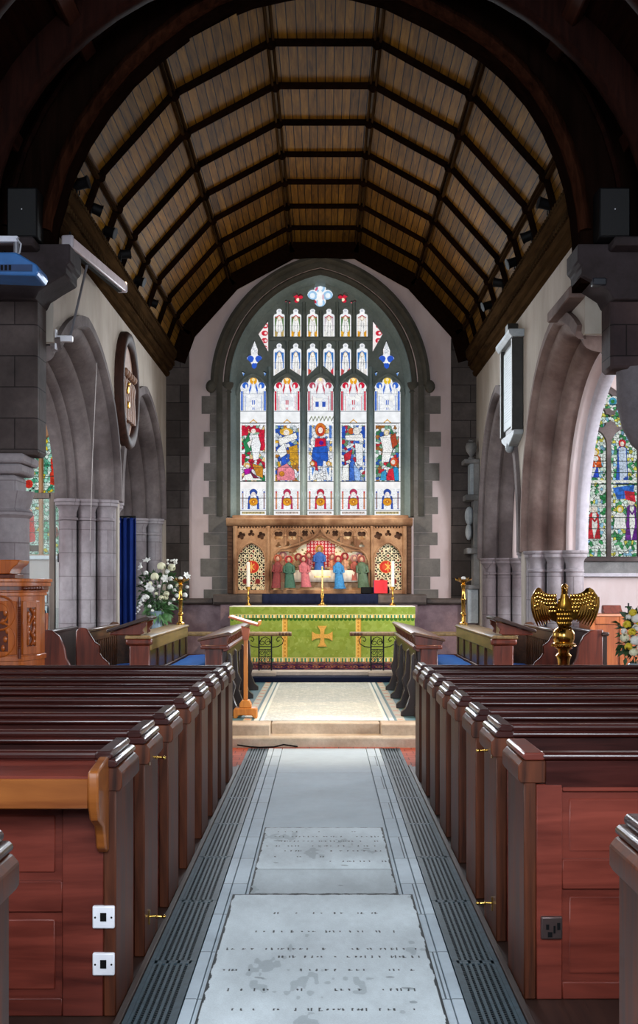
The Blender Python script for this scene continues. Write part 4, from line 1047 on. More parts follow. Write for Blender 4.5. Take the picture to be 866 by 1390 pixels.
for s, FAR, side in ((-1, FAR_L, 'left'), (1, FAR_R, 'right')):
    first = None; others = 'north' if s < 0 else 'south'
    for k, far in enumerate(FAR):
        lab = 'dark mahogany pew %s of the aisle, %s counting from the chancel steps' % (side, ORD[k])
        if k == 6: lab = 'dark mahogany pew %s of the aisle with brass umbrella hooks on its end' % side
        if k == 7: lab = ('brown pew left of the aisle with a book ledge and white socket on its back' if s < 0 else 'low red-brown pew right of the aisle with large panelled back and black socket')
        if k == 8: lab = 'end of the nearest dark pew at the %s edge, across the gap' % side
        kind = 'two_rail'
        if k == 7: kind = 'ledge' if s < 0 else 'single'
        if k in (6, 7) or first is None:
            o = pew(s, far-DEP, lab, kind)
            if k == 6: hooks(o, s, far-DEP+0.12)
            if k == 0: first = o
        else:
            o = copy_tree(first); o.location.y = far-DEP; o['label'] = lab
        o.scale.z = TOP[k]/1.0*0.985
        if k == 7:
            yb = far-DEP
            if s < 0:
                for zc in (0.385, 0.205):
                    p = MB(); p.box(-0.908,-0.822,yb-0.014,yb+0.008,zc-0.043,zc+0.043)
                    so = p.build('power_socket', WHITEP, o, bevel=0.005, seg=2); so['label'] = 'white square power socket plate'
                    q = MB(); q.box(-0.877,-0.853,yb-0.017,yb-0.013,zc-0.014,zc+0.018); q.lathe(0,0,[(0.0,0),(0.0,0)],3) if False else None
                    q.tube([(-0.865,yb-0.02,zc),(-0.865,yb-0.012,zc)], 0.011, 10)
                    for dx in (-0.032, 0.032): q.tube([(-0.865+dx,yb-0.0155,zc),(-0.865+dx,yb-0.012,zc)], 0.004, 8)
                    q.build('socket_insert', BLACKP, so)
            else:
                p = MB(); p.box(0.885,0.972,yb-0.014,yb+0.008,0.245,0.335)
                so = p.build('power_socket', plain('bronze_plate','5a4a48',0.35,0.7), o, bevel=0.005, seg=2); so['label'] = 'dark metal power socket plate'
                q = MB(); q.box(0.905,0.917,yb-0.017,yb-0.013,0.285,0.305); q.box(0.935,0.943,yb-0.017,yb-0.013,0.27,0.30); q.box(0.912,0.93,yb-0.017,yb-0.013,0.255,0.275); q.box(0.950,0.962,yb-0.019,yb-0.013,0.285,0.312)
                q.build('socket_insert', BLACKP, so)

# ---- cast-iron gratings over the heating channels
def grating(x0, x1, y0, y1):
    g = thing('floor_grating', ((x0+x1)/2, y0, 0), '', 'grating')
    b = MB(); n = 8; w = (x1-x0)
    for k in range(n+1):
        xc = x0 + w*k/n; hw = 0.010 if k in (0, n) else 0.0065
        b.box(xc-hw+ (0.010 if k == 0 else 0) - (0.010 if k == n else 0), xc+hw + (0.010 if k == 0 else 0) - (0.010 if k == n else 0), y0+0.002, y1-0.002, -0.02, 0.002 if k % 2 else 0.005)
    for yy in (y0+0.002, y1-0.022): b.box(x0, x1, yy, yy+0.02, -0.02, 0.002)
    b.build('frame_bars', IRON_B, g, smooth=False)
    m = MB(); ny = int((y1-y0-0.05)/0.023)
    for k in range(n):
        for j in range(ny):
            a = x0 + w*(k+0.12)/n; c = x0 + w*(k+0.88)/n; yy = y0+0.03+j*0.023 + (0.0115 if k % 2 else 0)
            m.box(a, c, yy, yy+0.0105, -0.014, -0.001)
    m.build('pierced_web', IRON_G, g, smooth=False)
    return g
IRON_B = plain('grating_bars', '34454e', 0.5, 0.0, 0.25, 30.0, spec=0.2)
IRON_G = plain('grating_iron', '10191e', 0.55, 0.0, 0.25, 30.0, spec=0.15)
bounds = [12.19, 11.42, 10.40, 9.38, 8.36, 7.34, 6.32, 5.30, 4.28, 3.26, 2.24]
GL = ['against the chancel step', 'second from the step', 'third from the step', 'fourth from the step', 'fifth from the step', 'sixth from the step', 'seventh from the step', 'eighth from the step', 'ninth from the step', 'tenth from the step']
proto = {}
for s in (-1, 1):
    for k in range(10):
        x0, x1 = sorted((s*0.575, s*0.782)); y1, y0 = bounds[k], bounds[k+1]
        key = (round(y1-y0, 2))
        if key not in proto: o = proto[key] = grating(x0, x1, y0, y1)
        else:
            o = copy_tree(proto[key]); o.location = ((x0+x1)/2, y0, 0)
        tag(o, 'dark pierced iron grating along the %s side of the aisle, %s' % ('left' if s < 0 else 'right', GL[k]), 'grating', 'aisle gratings')
# ---- ledger stones with worn lettering
def ledger(name, x0, x1, y0, y1, seed, rows, label, band=None):
    t = thing(name, ((x0+x1)/2, y0, 0), label, 'gravestone', 'ledger stones in the aisle')
    rr = random.Random(seed); W_, H_ = (x1-x0)*100, (y1-y0)*100
    p = Paint(W_, H_, 3.2, 'd3dee3'); g = np.random.RandomState(seed)
    # worn mottling: sum of coarse value noise
    def vnoise(n):
        k = g.rand(n+2, n+2); u = p.x/W_*n; v = p.y/H_*n; i = u.astype(int); j = v.astype(int); fu, fv = u-i, v-j
        fu = fu*fu*(3-2*fu); fv = fv*fv*(3-2*fv)
        return (k[j,i]*(1-fu)+k[j,i+1]*fu)*(1-fv)+(k[j+1,i]*(1-fu)+k[j+1,i+1]*fu)*fv
    nz = vnoise(5)*0.5+vnoise(12)*0.3+vnoise(40)*0.2
    p.c *= (0.72 + 0.5*nz)[...,None]
    p.put((nz < 0.27), '8d999f', 0.45)
    if band: p.rect(0, W_, H_*band, H_, '7e888c', 0.35); p.line((0,H_*band),(W_,H_*band),0.5,'58646a',0.8); p.line((0,H_*band+2.2),(W_,H_*band+2.2),0.4,'58646a',0.6)
    for (yy, a, b, dens) in rows:
        x = a*W_
        while x < b*W_:
            if rr.random() < dens:
                h = rr.uniform(0.9, 3.4)
                p.line((x, yy*H_-h/2), (x+rr.uniform(-0.3,0.3), yy*H_+h/2), 0.75, '0c1114', 0.95)
                if rr.random() < 0.25: p.line((x, yy*H_+h/2), (x+1.0, yy*H_+h/2-rr.uniform(0,2)), 0.6, '10161a', 0.85)
            x += rr.choice([1.5,1.8,2.4,3.2])
    for k in range(5): p.ell(rr.uniform(0.1,0.9)*W_, rr.uniform(0.1,0.9)*H_, rr.uniform(1.5,4), rr.uniform(0.8,2), '4a565c', rr.uniform(-.5,.5), a=0.5)
    # ragged joint round the slab
    e = vnoise(34)*1.5+0.35
    edge = np.minimum(np.minimum(p.x, W_-p.x), np.minimum(p.y, H_-p.y))
    p.put(edge < e, '0b0f11', 0.95)
    p.noise(0.16, seed)
    MB().box(x0,x1,y0,y1,-0.01,0.0035).build('slab', S_GREYM, t)
    p.build('inscribed_face', PTSTONE, (x0,y1,0.0042), (x1-x0,0,0), (0,-(y1-y0),0), t)
ledger('ledger_stone', -0.413, 0.408, 6.455, 8.22, 3, [(0.08,0.12,0.9,0.35),(0.17,0.1,0.97,0.65),(0.25,0.14,0.97,0.7),(0.33,0.05,0.97,0.6),(0.41,0.2,0.95,0.45),(0.5,0.1,0.5,0.3),(0.57,0.55,0.96,0.7)], 'worn grey ledger stone mid-aisle with rows of cut lettering above a plain band', 0.68)
ledger('ledger_stone', -0.5, 0.483, 4.15, 6.445, 8, [(0.16,0.25,0.8,0.35),(0.3,0.12,0.9,0.55),(0.42,0.05,0.95,0.6),(0.47,0.3,0.95,0.7),(0.55,0.06,0.95,0.5),(0.66,0.1,0.9,0.6),(0.76,0.1,0.9,0.5)], 'wide pale ledger stone nearest the camera in the aisle')
# ================================================================== CHANCEL FURNITURE
# ---- altar with its green frontal
al = thing('altar', (-0.03, 19.3, 0.453), 'altar under a green frontal with a gold cross, below the east window', 'altar')
x0, x1 = -1.505, 1.448
MB().box(x0+0.01,x1-0.01,18.93,19.62,0.453,1.325).build('altar_body', W_STALL, al, bevel=0.01)
MB().box(x0-0.012,x1+0.012,18.905,19.64,1.325,1.347).build('altar_top_cloth', plain('white_linen','e6e2d8',0.85), al, bevel=0.006, seg=2)
G1, G2, G3 = '8a9e40', '92a54a', '5f7826'
def damask(p, x0, x1, y0, y1, seed):
    rr = random.Random(seed); p.cells(x0,x1,y0,y1,int((x1-x0)*(y1-y0)/26)+4,[G1,G2,'8ca246','869a3c','94a84e'],None,0,seed)
    for k in range(int((x1-x0)*(y1-y0)/70)):
        p.ell(rr.uniform(x0+2,x1-2), rr.uniform(y0+2,y1-2), rr.uniform(0.7,2.4), rr.uniform(0.5,1.2), rr.choice(['a2b45e','76903a','a6b864']), rr.uniform(0,3.1), a=0.6)
def fringe(p, y0, y1, x0, x1):
    p.rect(x0,x1,y0,y1,'d9cf9a'); x = x0
    k = 0
    while x < x1:
        p.rect(x, x+1.9, y0+0.5, y1, ['e6d27e','2f8f6a','ece2b8','d8b85a','2a7a5c'][k % 5]); x += 2.2; k += 1
    p.rect(x0,x1,y0-0.3,y0+0.7,'cfc486')
p = Paint(251, 61, 3, G1); damask(p,0,251,0,61,3)
p.ell(125,22,60,6,'64881f',a=0.3)
for k in range(44): p.ell(3+k*5.7, 2.5, 2.6, 3.6, '4a7a2a', lead='9ab24c', lw=0.5)
p.rect(0,251,0,1.2,'3f6a20')
for c in (74.5, 174.5):
    p.rect(c-3.6,c+3.6,0,56,'e2b04e'); p.rect(c-3.6,c-3.0,0,56,'f0d088'); p.rect(c+3.0,c+3.6,0,56,'b88530')
    for k in range(11): p.ell(c, 3+k*5, 1.6, 1.8, 'c98f38', lead='f0cc7a', lw=0.4)
fringe(p, 55.5, 61, 0, 251)
p.noise(0.18, 4)
p.build('frontal', PTCLOTH, (x0-0.004,18.918,1.178), (x1-x0+0.008,0,0), (0,0.0,-0.722), al)
p = Paint(251, 19, 3, G1); damask(p,0,251,0,19,5); fringe(p,13,18.6,0,251); p.rect(0,251,0,0.8,'e9e6cc'); p.noise(0.15,6)
p.build('superfrontal', PTCLOTH, (x0-0.014,18.903,1.344), (x1-x0+0.028,0,0), (0,0,-0.19), al)
m = MB()
for a_ in range(4):
    t = a_*pi/2; c, s_ = cos(t), sin(t); q = []
    for (u, v) in ((-0.028,0.02),(-0.036,0.10),(-0.075,0.165),(0.075,0.165),(0.036,0.10),(0.028,0.02)): q.append((-0.03 + u*c - v*s_, 0.865 + u*s_ + v*c))
    m.prism(q, 'y', 18.905, 18.92)
m.box(-0.065,0.005,18.904,18.92,0.83,0.90)
cr = m.build('embroidered_cross', plain('gold_embroidery','d9a546',0.55,0.1,0.2,60), al); cr['label'] = 'gold embroidered cross'
# ---- retable ledge, blue cloth, reredos
struct(MB().box(XL,XR,19.96,YE,0.45,1.42).build('wall_dado', S_MARB, smooth=False))
lg = bpy.data.objects.new('trim_14', None); COL.objects.link(lg); struct(lg); lg.location = (-0.05, 19.9, 1.45)
MB().prism([(19.70,1.36),(19.66,1.40),(19.66,1.50),(19.70,1.53),(YE-0.01,1.53),(YE-0.01,1.36)], 'x', X(290,19.8), X(578,19.8)).build('ledge_slab', S_LEDGE, lg, bevel=0.008)
MB().prism([(19.86,1.36),(19.82,1.39),(19.82,1.44),(19.86,1.46),(YE-0.01,1.46),(YE-0.01,1.36)], 'x', XL+0.02, X(288,19.8)).build('ledge_slab', S_LEDGE, lg)
MB().prism([(19.86,1.36),(19.82,1.39),(19.82,1.44),(19.86,1.46),(YE-0.01,1.46),(YE-0.01,1.36)], 'x', X(580,19.8), XR-0.02).build('ledge_slab', S_LEDGE, lg)
MB().box(X(300,19.8),X(566,19.8),19.72,19.97,1.0,1.36).build('ledge_riser', S_MARB, lg)
nb = MB(); n = 60; rr_ = random.Random(5); ring0 = []; 
rows = []
for (yy, zz) in ((20.0,1.538),(19.64,1.538),(19.632,1.50),(19.628,1.44),(19.632,1.375)):
    rows.append([(X(356,19.7)+ (X(513,19.7)-X(356,19.7))*i/n, yy - (0.010*math.sin(i*1.3)+0.006*math.sin(i*2.9) if zz < 1.52 else 0), zz) for i in range(n+1)])
nb.loft(rows, closed=False, caps=False)
o = nb.build('altar_runner', NAVYC, angle=80); tag(o, 'dark navy cloth draped over the ledge behind the altar', 'cloth')
so = o.modifiers.new('s','SOLIDIFY'); so.thickness = 0.006

re_ = thing('reredos', (-0.09, 20.1, 1.53), 'carved and painted stone altar screen with robed figures at a long white table', 'altar screen')
RY = 20.05
def rx(px): return X(px, RY)
def rz(py): return Z(py, RY)
MB().box(rx(308),rx(559),RY+0.06,YE-0.005,1.535,rz(712)).build('back_slab', S_RERED, re_, smooth=False)
MB().prism([(RY+0.05,rz(714)),(RY-0.02,rz(712)),(RY-0.05,rz(709)),(RY-0.06,rz(705)),(RY-0.02,rz(703)),(YE-0.005,rz(703)),(YE-0.005,rz(714))], 'x', rx(307), rx(560)).build('cornice', S_RERE, re_, bevel=0.006)
d = MB()
for k in range(58): d.ell((rx(317+k*4.06), RY+0.02, rz(716)), (0.018,0.02,0.018), 8, 5)
d.build('beading', S_RERE, re_)
MB().box(rx(317),rx(552),RY+0.0,RY+0.06,1.535,rz(801)).build('plinth', S_RERE, re_, bevel=0.008)
for a, b in ((316,322.5),(361.5,367),(502,507),(546,552.5)): 
    MB().prism([(rx(a),RY+0.05),(rx(a)+0.01,RY-0.01),((rx(a)+rx(b))/2,RY-0.03),(rx(b)-0.01,RY-0.01),(rx(b),RY+0.05)], 'z', 1.535, rz(714)).build('pilaster', S_RERE, re_, bevel=0.004)
for a, b in ((308,316),(552.5,559)):
    t_ = MB(); z = 1.55
    while z < rz(716): t_.box(rx(a)+0.01, rx(b)-0.01, RY+0.03, RY+0.07, z, z+0.05); z += 0.062
    t_.build('tile_strip', S_RERED, re_, smooth=False)
# wings: mosaic under a cusped arch
def wing(cx, hw):
    xc = rx(cx); h = hw*RY/F
    arch = [(xc-h,rz(801)),(xc+h,rz(801))] + arch2(xc,h,rz(762),rz(738)-rz(762),10)
    out = [(xc-h-0.07,rz(801)),(xc+h+0.07,rz(801)),(xc+h+0.07,rz(717)),(xc-h-0.07,rz(717))]
    holes_ = [arch]
    for dx in (-0.30, 0.30):
        pass
    for k, dx in enumerate((-0.155, 0.0, 0.155)):
        holes_.append(foil(xc+dx*1.1, rz(727 if k != 1 else 724), 0.07 if k != 1 else 0.06, 4 if k != 1 else 3, 0.3 if k != 1 else pi/2))
    plate('wing_arch', out, holes_, RY+0.035, 0.05, S_RERE, re_, bevel=0.008)
    MB().tube([(x, RY+0.005, z) for x, z in arch2(xc,h+0.015,rz(762),rz(736)-rz(762),12)], 0.014, 6).build('arch_roll', S_RERE, re_)
    p = Paint(40, 66, 5, '2a2018'); rr = random.Random(int(cx))
    p.cells(0,40,0,66,520,['2c221a','231a16','33281e','e2d4b0','d8c49a','3c3024'],None,0,int(cx),1.0)
    for j in range(10):
        for i in range(7):
            x = 2.6+i*5.8+(2.9 if j % 2 else 0); y = 5+j*6.3
            p.ell(x,y,2.5,2.7,'eadcb6'); p.ell(x,y,1.5,1.7,rr.choice(['241a16','3a5232','7a1f1c','1f1814','5f2018','2c3a26']))
    for i in range(6): p.ell(4+i*6.4, 62, 2, 1.6, 'e8d8b0'); 
    p.ell(20+(1.5 if cx < 430 else -3),33,9,8.4,'c22818',lead='e0b060',lw=0.6); p.ell(20+(1.5 if cx<430 else -3),33,5.5,5,'d04a24')
    for (q, r_) in (((16,29),(24,37)),((24,29),(16,37)),((20,27),(20,39))): p.line(q, r_, 1.2, 'e6b858')
    for dx in (-9, 9): p.ell(20+dx,53,3.6,3.8,'7c201c',lead='d9c28e')
    p.build('mosaic_panel', PT, (xc-h-0.01,RY+0.052,rz(737)), (2*h+0.02,0,0), (0,0,rz(802)-rz(737)), re_)
wing(341, 18.2); wing(527, 18.2)
# centre: tall arch between two lower ones, backdrop, table, figures
xc = rx(434.5)
half = [(369,765),(371,756),(375,750.5),(381,748),(388,747.5),(395,748.5),(399,750.5),(402,745),(407,741),(413,738),(419,737),(421,733.5),(427,730.5)]
scene = [(rx(369),rz(801)),(rx(500),rz(801))] + [(rx(869-x),rz(y)) for x, y in half] + [(rx(434.5),rz(727.5))] + [(rx(x),rz(y)) for x, y in half[::-1]]
hl = [scene]
for px, py, r_, n_ in ((378,727,0.085,4),(378,740,0.05,3),(391,739,0.05,3),(397,727,0.085,4),(409,733,0.045,3),(414,724,0.06,4),(424,722.5,0.04,3)):
    for q in (px, 869-px): hl.append(foil(rx(q), rz(py), r_, n_, 0.78 if n_ == 4 else pi/2))
plate('canopy', [(rx(367),rz(801)),(rx(502),rz(801)),(rx(502),rz(717)),(rx(367),rz(717))], hl, RY+0.035, 0.06, S_RERE, re_, bevel=0.008)
og = [(369,762),(373,752),(381,745.5),(392,742.5),(404,739),(416,734),(426,728.5),(431,723.5),(434.5,717.5)]
MB().tube([(rx(x),RY-0.005,rz(y)) for x, y in og + [(869-x,y) for x, y in og[-2::-1]]], 0.019, 8).build('ogee_roll', S_RERE, re_)
MB().tube([(rx(x),RY+0.0,rz(y)) for x, y in half + [(434.5,727.5)] + [(869-x,y) for x, y in half[::-1]]], 0.012, 6).build('arch_roll', S_RERE, re_)
for px in (378,397,415.5):
    for q in (px, 869-px): MB().tube([(rx(q)+(x-0), RY+0.0, z) for x, z in arch2(0, 0.115, rz(728), rz(717.5)-rz(728), 7)] , 0.010, 6).build('tracery_roll', S_RERE, re_)
for px in (387.5,406.5):
    for q in (px, 869-px): MB().lathe(rx(q), RY-0.01, [(0.016,rz(740)),(0.016,rz(729)),(0.028,rz(728)),(0.028,rz(726.5)),(0.01,rz(724)),(0.004,rz(718))], 8).build('pinnacle', S_RERE, re_)
p = Paint(132, 74, 4, 'c89a6a')
p.cells(0,132,0,74,900,['d0a878','b88a5c','dcb88c','a87a50','e2c69a'],None,0,21)
p.rect(0,132,44,74,'7a5a48'); p.cells(0,132,58,74,120,['c7a27c','b58a62','d0b08c'],None,0,23)
for (cx, cy) in ((14,22),(34,14),(48,18),(92,14),(112,22),(80,18),(122,20)):
    p.ell(cx,cy,10,9,'f4e8c8'); p.ell(cx+3,cy+6,8,7,'ecdcb4'); 
    for q in range(6): p.ell(cx+R.uniform(-8,8),cy+R.uniform(-6,8),1.3,1.0,R.choice(['8a7a4a','b08a4a','6f6a3a']))
p.rect(48,86,6,42,'b81c28')
for i in range(8):
    for j in range(8): p.ell(50.5+i*4.7, 8.5+j*4.6, 1.5, 1.7, 'f0d8d0'); p.ell(50.5+i*4.7, 8.5+j*4.6, 0.7, 0.9, 'b81c28')
p.build('painted_backdrop', PT, (rx(368),RY+0.055,rz(728)), (rx(501)-rx(368),0,0), (0,0,rz(802)-rz(728)), re_)
tc = MB(); nn = 50; rows = []
for (yy, zz) in ((RY+0.03,rz(774)),(RY-0.035,rz(774)),(RY-0.042,rz(777)),(RY-0.042,rz(790))): rows.append([(rx(398)+(rx(489)-rx(398))*i/nn, yy - (0.005*math.sin(i*1.7) if zz < rz(775) else 0), zz) for i in range(nn+1)])
tc.loft(rows, closed=False, caps=False); o = tc.build('carved_tablecloth', plain('carved_white_cloth','e4d6c4',0.7), re_, angle=80); sd = o.modifiers.new('s','SOLIDIFY'); sd.thickness = 0.008
def fig(px, head, foot, col, hcol, w=5.0, lean=0.0, depth=0.03, halo='d8a24a'):
    c = RY - depth; zt, zb_ = rz(head+6), rz(foot); w = w*(1.12 if depth > 0.05 else 0.9)*RY/F
    prof = [(1.15,0),(1.1,0.08),(0.95,0.35),(0.78,0.6),(0.92,0.8),(0.85,0.9),(0.4,0.985),(0.2,1.0)]
    rings = []
    for f, h in prof:
        rings.append([(rx(px) + lean*(h-0.5)*0.1 + w*f*cos(a)*(1+0.08*math.sin(5*a)), c + w*0.55*f*sin(a), zb_+(zt-zb_)*h) for a in [2*pi*i/14 for i in range(14)]])
    m_ = MB().loft(rings)
    for sg in (-1, 1):   # arms bent towards the table
        m_.tube([(rx(px)+lean*0.04+sg*w*0.85, c, zb_+(zt-zb_)*0.86),(rx(px)+sg*w*1.05, c-0.02, zb_+(zt-zb_)*0.62),(rx(px)+sg*w*0.4, c-0.04, zb_+(zt-zb_)*0.58)], [w*0.3,w*0.26,w*0.16], 7)
    f = m_.build('carved_figure', col, re_, angle=70)
    hd = MB().ell((rx(px)+lean*0.05, c-0.005, rz(head+2.5)), (0.033,0.033,0.042), 10, 8); hd.ell((rx(px)+lean*0.05, c-0.036, rz(head+2.8)), (0.006,0.01,0.009), 6, 4)
    hd.build('carved_head', SKIN, f)
    hr = MB(); 
    for zz_, r_ in ((0.012,0.037),): hr.ell((rx(px)+lean*0.05, c+0.008, rz(head+2.0)), (0.038,0.034,0.043), 10, 8)
    hr.build('carved_hair', hcol, f)
    hl_ = MB().tube([(rx(px)+lean*0.05+0.062*cos(a), c+0.032, rz(head+2.2)+0.062*sin(a)) for a in [2*pi*i/18 for i in range(18)]], 0.008, 6, closed=True)
    hl_.add([(rx(px)+lean*0.05+0.06*cos(2*pi*i/18), c+0.036+q, rz(head+2.2)+0.06*sin(2*pi*i/18)) for q in (0,0.006) for i in range(18)], [tuple(range(18)), tuple(range(18,36))[::-1]]+[(i,(i+1)%18,18+(i+1)%18,18+i) for i in range(18)])
    hl_.build('halo', plain('halo_%s' % halo, halo, 0.5, 0.3), f)
robes = {k: plain('robe_%s' % k, k, 0.6, 0, 0.25, 40, bump=0.25) for k in ('7a2a2c','2f5a4a','8a6a4a','b4606a','2457a0','9a4a3c','2b7ab4','c08a6a','4a6048','a0505a','7a6a5a','c47a58')}
HB = plain('carved_hair_brown','5a3018',0.7); HR = plain('carved_hair_red','8a2a1a',0.7); HG = plain('carved_hair_grey','8a7a68',0.7)
fig(376, 756, 798, robes['7a2a2c'], HR, 5.0, 0.3, 0.075, 'c86a4a'); fig(384, 752, 790, robes['c08a6a'], HG, 4.2, 0, -0.015, 'd88a8a'); fig(393, 757.5, 798, robes['2f5a4a'], HB, 6.0, -0.2, 0.075, 'c83a3a')
fig(405, 754, 782, robes['8a6a4a'], HB, 4.8, 0, -0.015, 'b83030'); fig(414, 757, 797, robes['b4606a'], HB, 5.4, -0.5, 0.075, 'a83038'); fig(419, 752, 780, robes['a0505a'], HR, 4.0, 0, -0.015, 'c05048')
fig(433.5, 743, 782, robes['2457a0'], HB, 8.0, 0, -0.015, 'd89a3a')
fig(451, 754, 782, robes['c47a58'], HB, 4.6, 0, -0.015, 'c86a5a'); fig(460, 757, 799, robes['2b7ab4'], HR, 5.6, -0.3, 0.075, 'b83038'); fig(468, 753, 784, robes['c08a6a'], HB, 4.4, 0, -0.015, 'c03038')
fig(481, 756, 788, robes['9a4a3c'], HG, 5.2, 0, 0.015, 'd8928a'); fig(488, 753, 786, robes['7a6a5a'], HB, 4.2, 0, -0.015, 'd0a0a0'); fig(492, 757, 798, robes['4a6048'], HR, 6.4, -0.4, 0.075, 'b06050')
m = MB(); m.loft([[(rx(460)+ (rx(x)-rx(460)), RY-0.05+dy, rz(y)) for x, y, dy in ((452,799,0),(470,799,0),(466,792,0.02),(457,792,0.02))],[(rx(460)+(rx(x)-rx(460)), RY+0.0, rz(y)) for x, y in ((452,799),(470,799),(466,792),(457,792))]]); m.build('trailing_robe', robes['2b7ab4'], re_)

# ---- things standing on the altar and the ledge
def candlestick(x, y, z, hs, rc, hc, nm, label, grp):
    t = thing(nm, (x, y, z), label, 'candlestick', grp)
    s = hs
    MB().lathe(x,y,[(0.06,z),(0.06,z+0.012),(0.035,z+0.03),(0.014,z+0.05),(0.012,z+0.3*s),(0.026,z+0.36*s),(0.026,z+0.42*s),(0.012,z+0.48*s),(0.012,z+0.78*s),(0.022,z+0.82*s),(0.045,z+0.95*s),(0.048,z+s),(0.02,z+s)],16).build('stick', BRASS, t)
    MB().lathe(x,y,[(rc,z+s),(rc,z+s+hc),(rc*0.6,z+s+hc+0.006)],14).build('candle', CREAMC, t)
    MB().tube([(x,y,z+s+hc),(x+0.002,y,z+s+hc+0.02)],0.003,5).build('wick', BLACKP, t)
    return t
candlestick(X(337,19.5),19.5,1.348,0.31,0.028,0.40,'altar_candlestick','brass altar candlestick with tall white candle, left of the cross','altar candlesticks')
candlestick(X(533,19.5),19.5,1.348,0.31,0.028,0.42,'altar_candlestick','brass altar candlestick with tall white candle, beside the red book','altar candlesticks')
cx_ = X(437.5,19.45); cy = 19.45; z = 1.348
t = thing('altar_cross', (cx_,cy,z), 'thin gold standing cross at the middle of the altar', 'cross')
MB().lathe(cx_,cy,[(0.085,z),(0.085,z+0.012),(0.05,z+0.03),(0.022,z+0.06),(0.014,z+0.10),(0.03,z+0.15),(0.03,z+0.18),(0.012,z+0.22),(0.02,z+0.26),(0.012,z+0.28)],18).build('cross_base', BRASS, t)
m = MB(); m.box(cx_-0.014,cx_+0.014,cy-0.01,cy+0.01,z+0.27,z+0.62); m.box(cx_-0.115,cx_+0.115,cy-0.01,cy+0.01,z+0.46,z+0.488)
for (dx, dz) in ((-0.12,0.474),(0.12,0.474),(0,0.63)): m.ell((cx_+dx,cy,z+dz),(0.02,0.013,0.02),10,6)
m.build('cross_arms', plain('pale_gold','d9b878',0.35,0.8), t, bevel=0.003)
yb = 19.80
tag(MB().box(X(490,yb),X(528.5,yb),yb-0.02,yb+0.10,1.545,Z(797,yb)).build('black_box', BLACKP, bevel=0.006), 'low black box on the ledge behind the altar, under the red book', 'box')
t = thing('red_book', (X(516,yb),yb+0.02,Z(807,yb)), 'bright red book propped upright on the ledge at the right', 'book')
bx0, bx1 = X(508,yb-0.08), X(526,yb-0.08)
MB().box(bx0,bx1,yb-0.085,yb-0.074,1.546,Z(787.5,yb)).build('cover', REDM, t, bevel=0.003); MB().box(bx0,bx1,yb-0.042,yb-0.031,1.546,Z(787.5,yb)).build('cover', REDM, t, bevel=0.003)
MB().box(bx0+0.005,bx1-0.008,yb-0.0735,yb-0.0425,1.55,Z(788,yb)).build('pages', BOOK, t); MB().box(bx0-0.008,bx0+0.003,yb-0.084,yb-0.032,1.546,Z(787.5,yb)).build('spine', plain('purple_spine','6a1a5a',0.5), t, bevel=0.003)

# ---- altar rails: wooden rail on wrought-iron stands
def spiral(m, c, r0, r1, a0, turns, y, rad=0.007, sx=1):
    n = int(26*turns); m.tube([(c[0]+sx*(r0+(r1-r0)*i/n)*cos(a0+2*pi*turns*i/n), y, c[1]+(r0+(r1-r0)*i/n)*sin(a0+2*pi*turns*i/n)) for i in range(n+1)], rad, 6)
def rail(xa, xb, lx, label):
    y = 18.22; t = thing('altar_rail', ((lx[0]+lx[1])/2, y, 0.365), label, 'altar rail', 'altar rails before the altar')
    c = (lx[0]+lx[1])/2; zt = 0.90
    MB().prism([(y-0.06,zt),(y-0.075,zt+0.02),(y-0.07,zt+0.05),(y-0.03,zt+0.065),(y+0.03,zt+0.065),(y+0.07,zt+0.05),(y+0.075,zt+0.02),(y+0.06,zt)], 'x', xa, xb).build('hand_rail', W_STALLL, t, bevel=0.006)
    cap = MB(); xe = xb if xb < 0 else xa
    for k in range(4): cap.ell((xe + (-1 if xb < 0 else 1)*(0.03+k*0.05), y-0.04, zt+0.03),(0.03,0.05,0.03),8,6)
    cap.build('carved_rail_end', W_STALL, t)
    m = MB()
    for x in lx: m.box(x-0.011,x+0.011,y-0.011,y+0.011,0.366,zt)
    m.box(c-0.006,c+0.006,y-0.006,y+0.006,0.47,zt-0.2); m.build('upright', IRON, t)
    s = MB(); w = lx[1]-lx[0]
    for z_ in (0.48,0.585,0.69,0.735): s.box(lx[0],lx[1],y-0.006,y+0.006,z_-0.006,z_+0.006)
    for i in (-1, 1):
        for z_ in (0.535,0.64): spiral(s,(c+i*w*0.25,z_),0.042,0.012,0,1.6,y,0.005)
        s.tube([(c+i*0.01,y,0.40),(c+i*0.05,y,0.38),(c+i*w*0.4,y,0.41)],0.006,6)
    s.build('ring_panel', IRON, t)
    s = MB()
    for i in (-1, 1):
        s.tube([(c+i*(w/2),y,0.725),(c+i*(w/2+0.10),y,0.735),(c+i*(w/2+0.17),y,0.78),(c+i*(w/2+0.185),y,0.84),(c+i*(w/2+0.15),y,0.885),(c+i*(w/2+0.10),y,0.88),(c+i*(w/2+0.075),y,0.845),(c+i*(w/2+0.095),y,0.815),(c+i*(w/2+0.125),y,0.83)],0.008,6)
        spiral(s,(c+i*w*0.22,0.80),0.05,0.012,pi/2,1.3,y,0.006)
    s.tube([(c-w/2,y,0.76),(c-w*0.3,y,0.86),(c,y,0.885),(c+w*0.3,y,0.86),(c+w/2,y,0.76)],0.007,6)
    s.build('scrollwork', IRON, t)
    return t
rail(-2.62, X(396,18.22), (X(351.5,18.22), X(368.5,18.22)), 'left wooden altar rail on a black wrought-iron stand, before the green frontal')
rail(X(474.5,18.22), 2.52, (X(503.5,18.22), X(520.5,18.22)), 'right wooden altar rail on a black wrought-iron stand, before the green frontal')
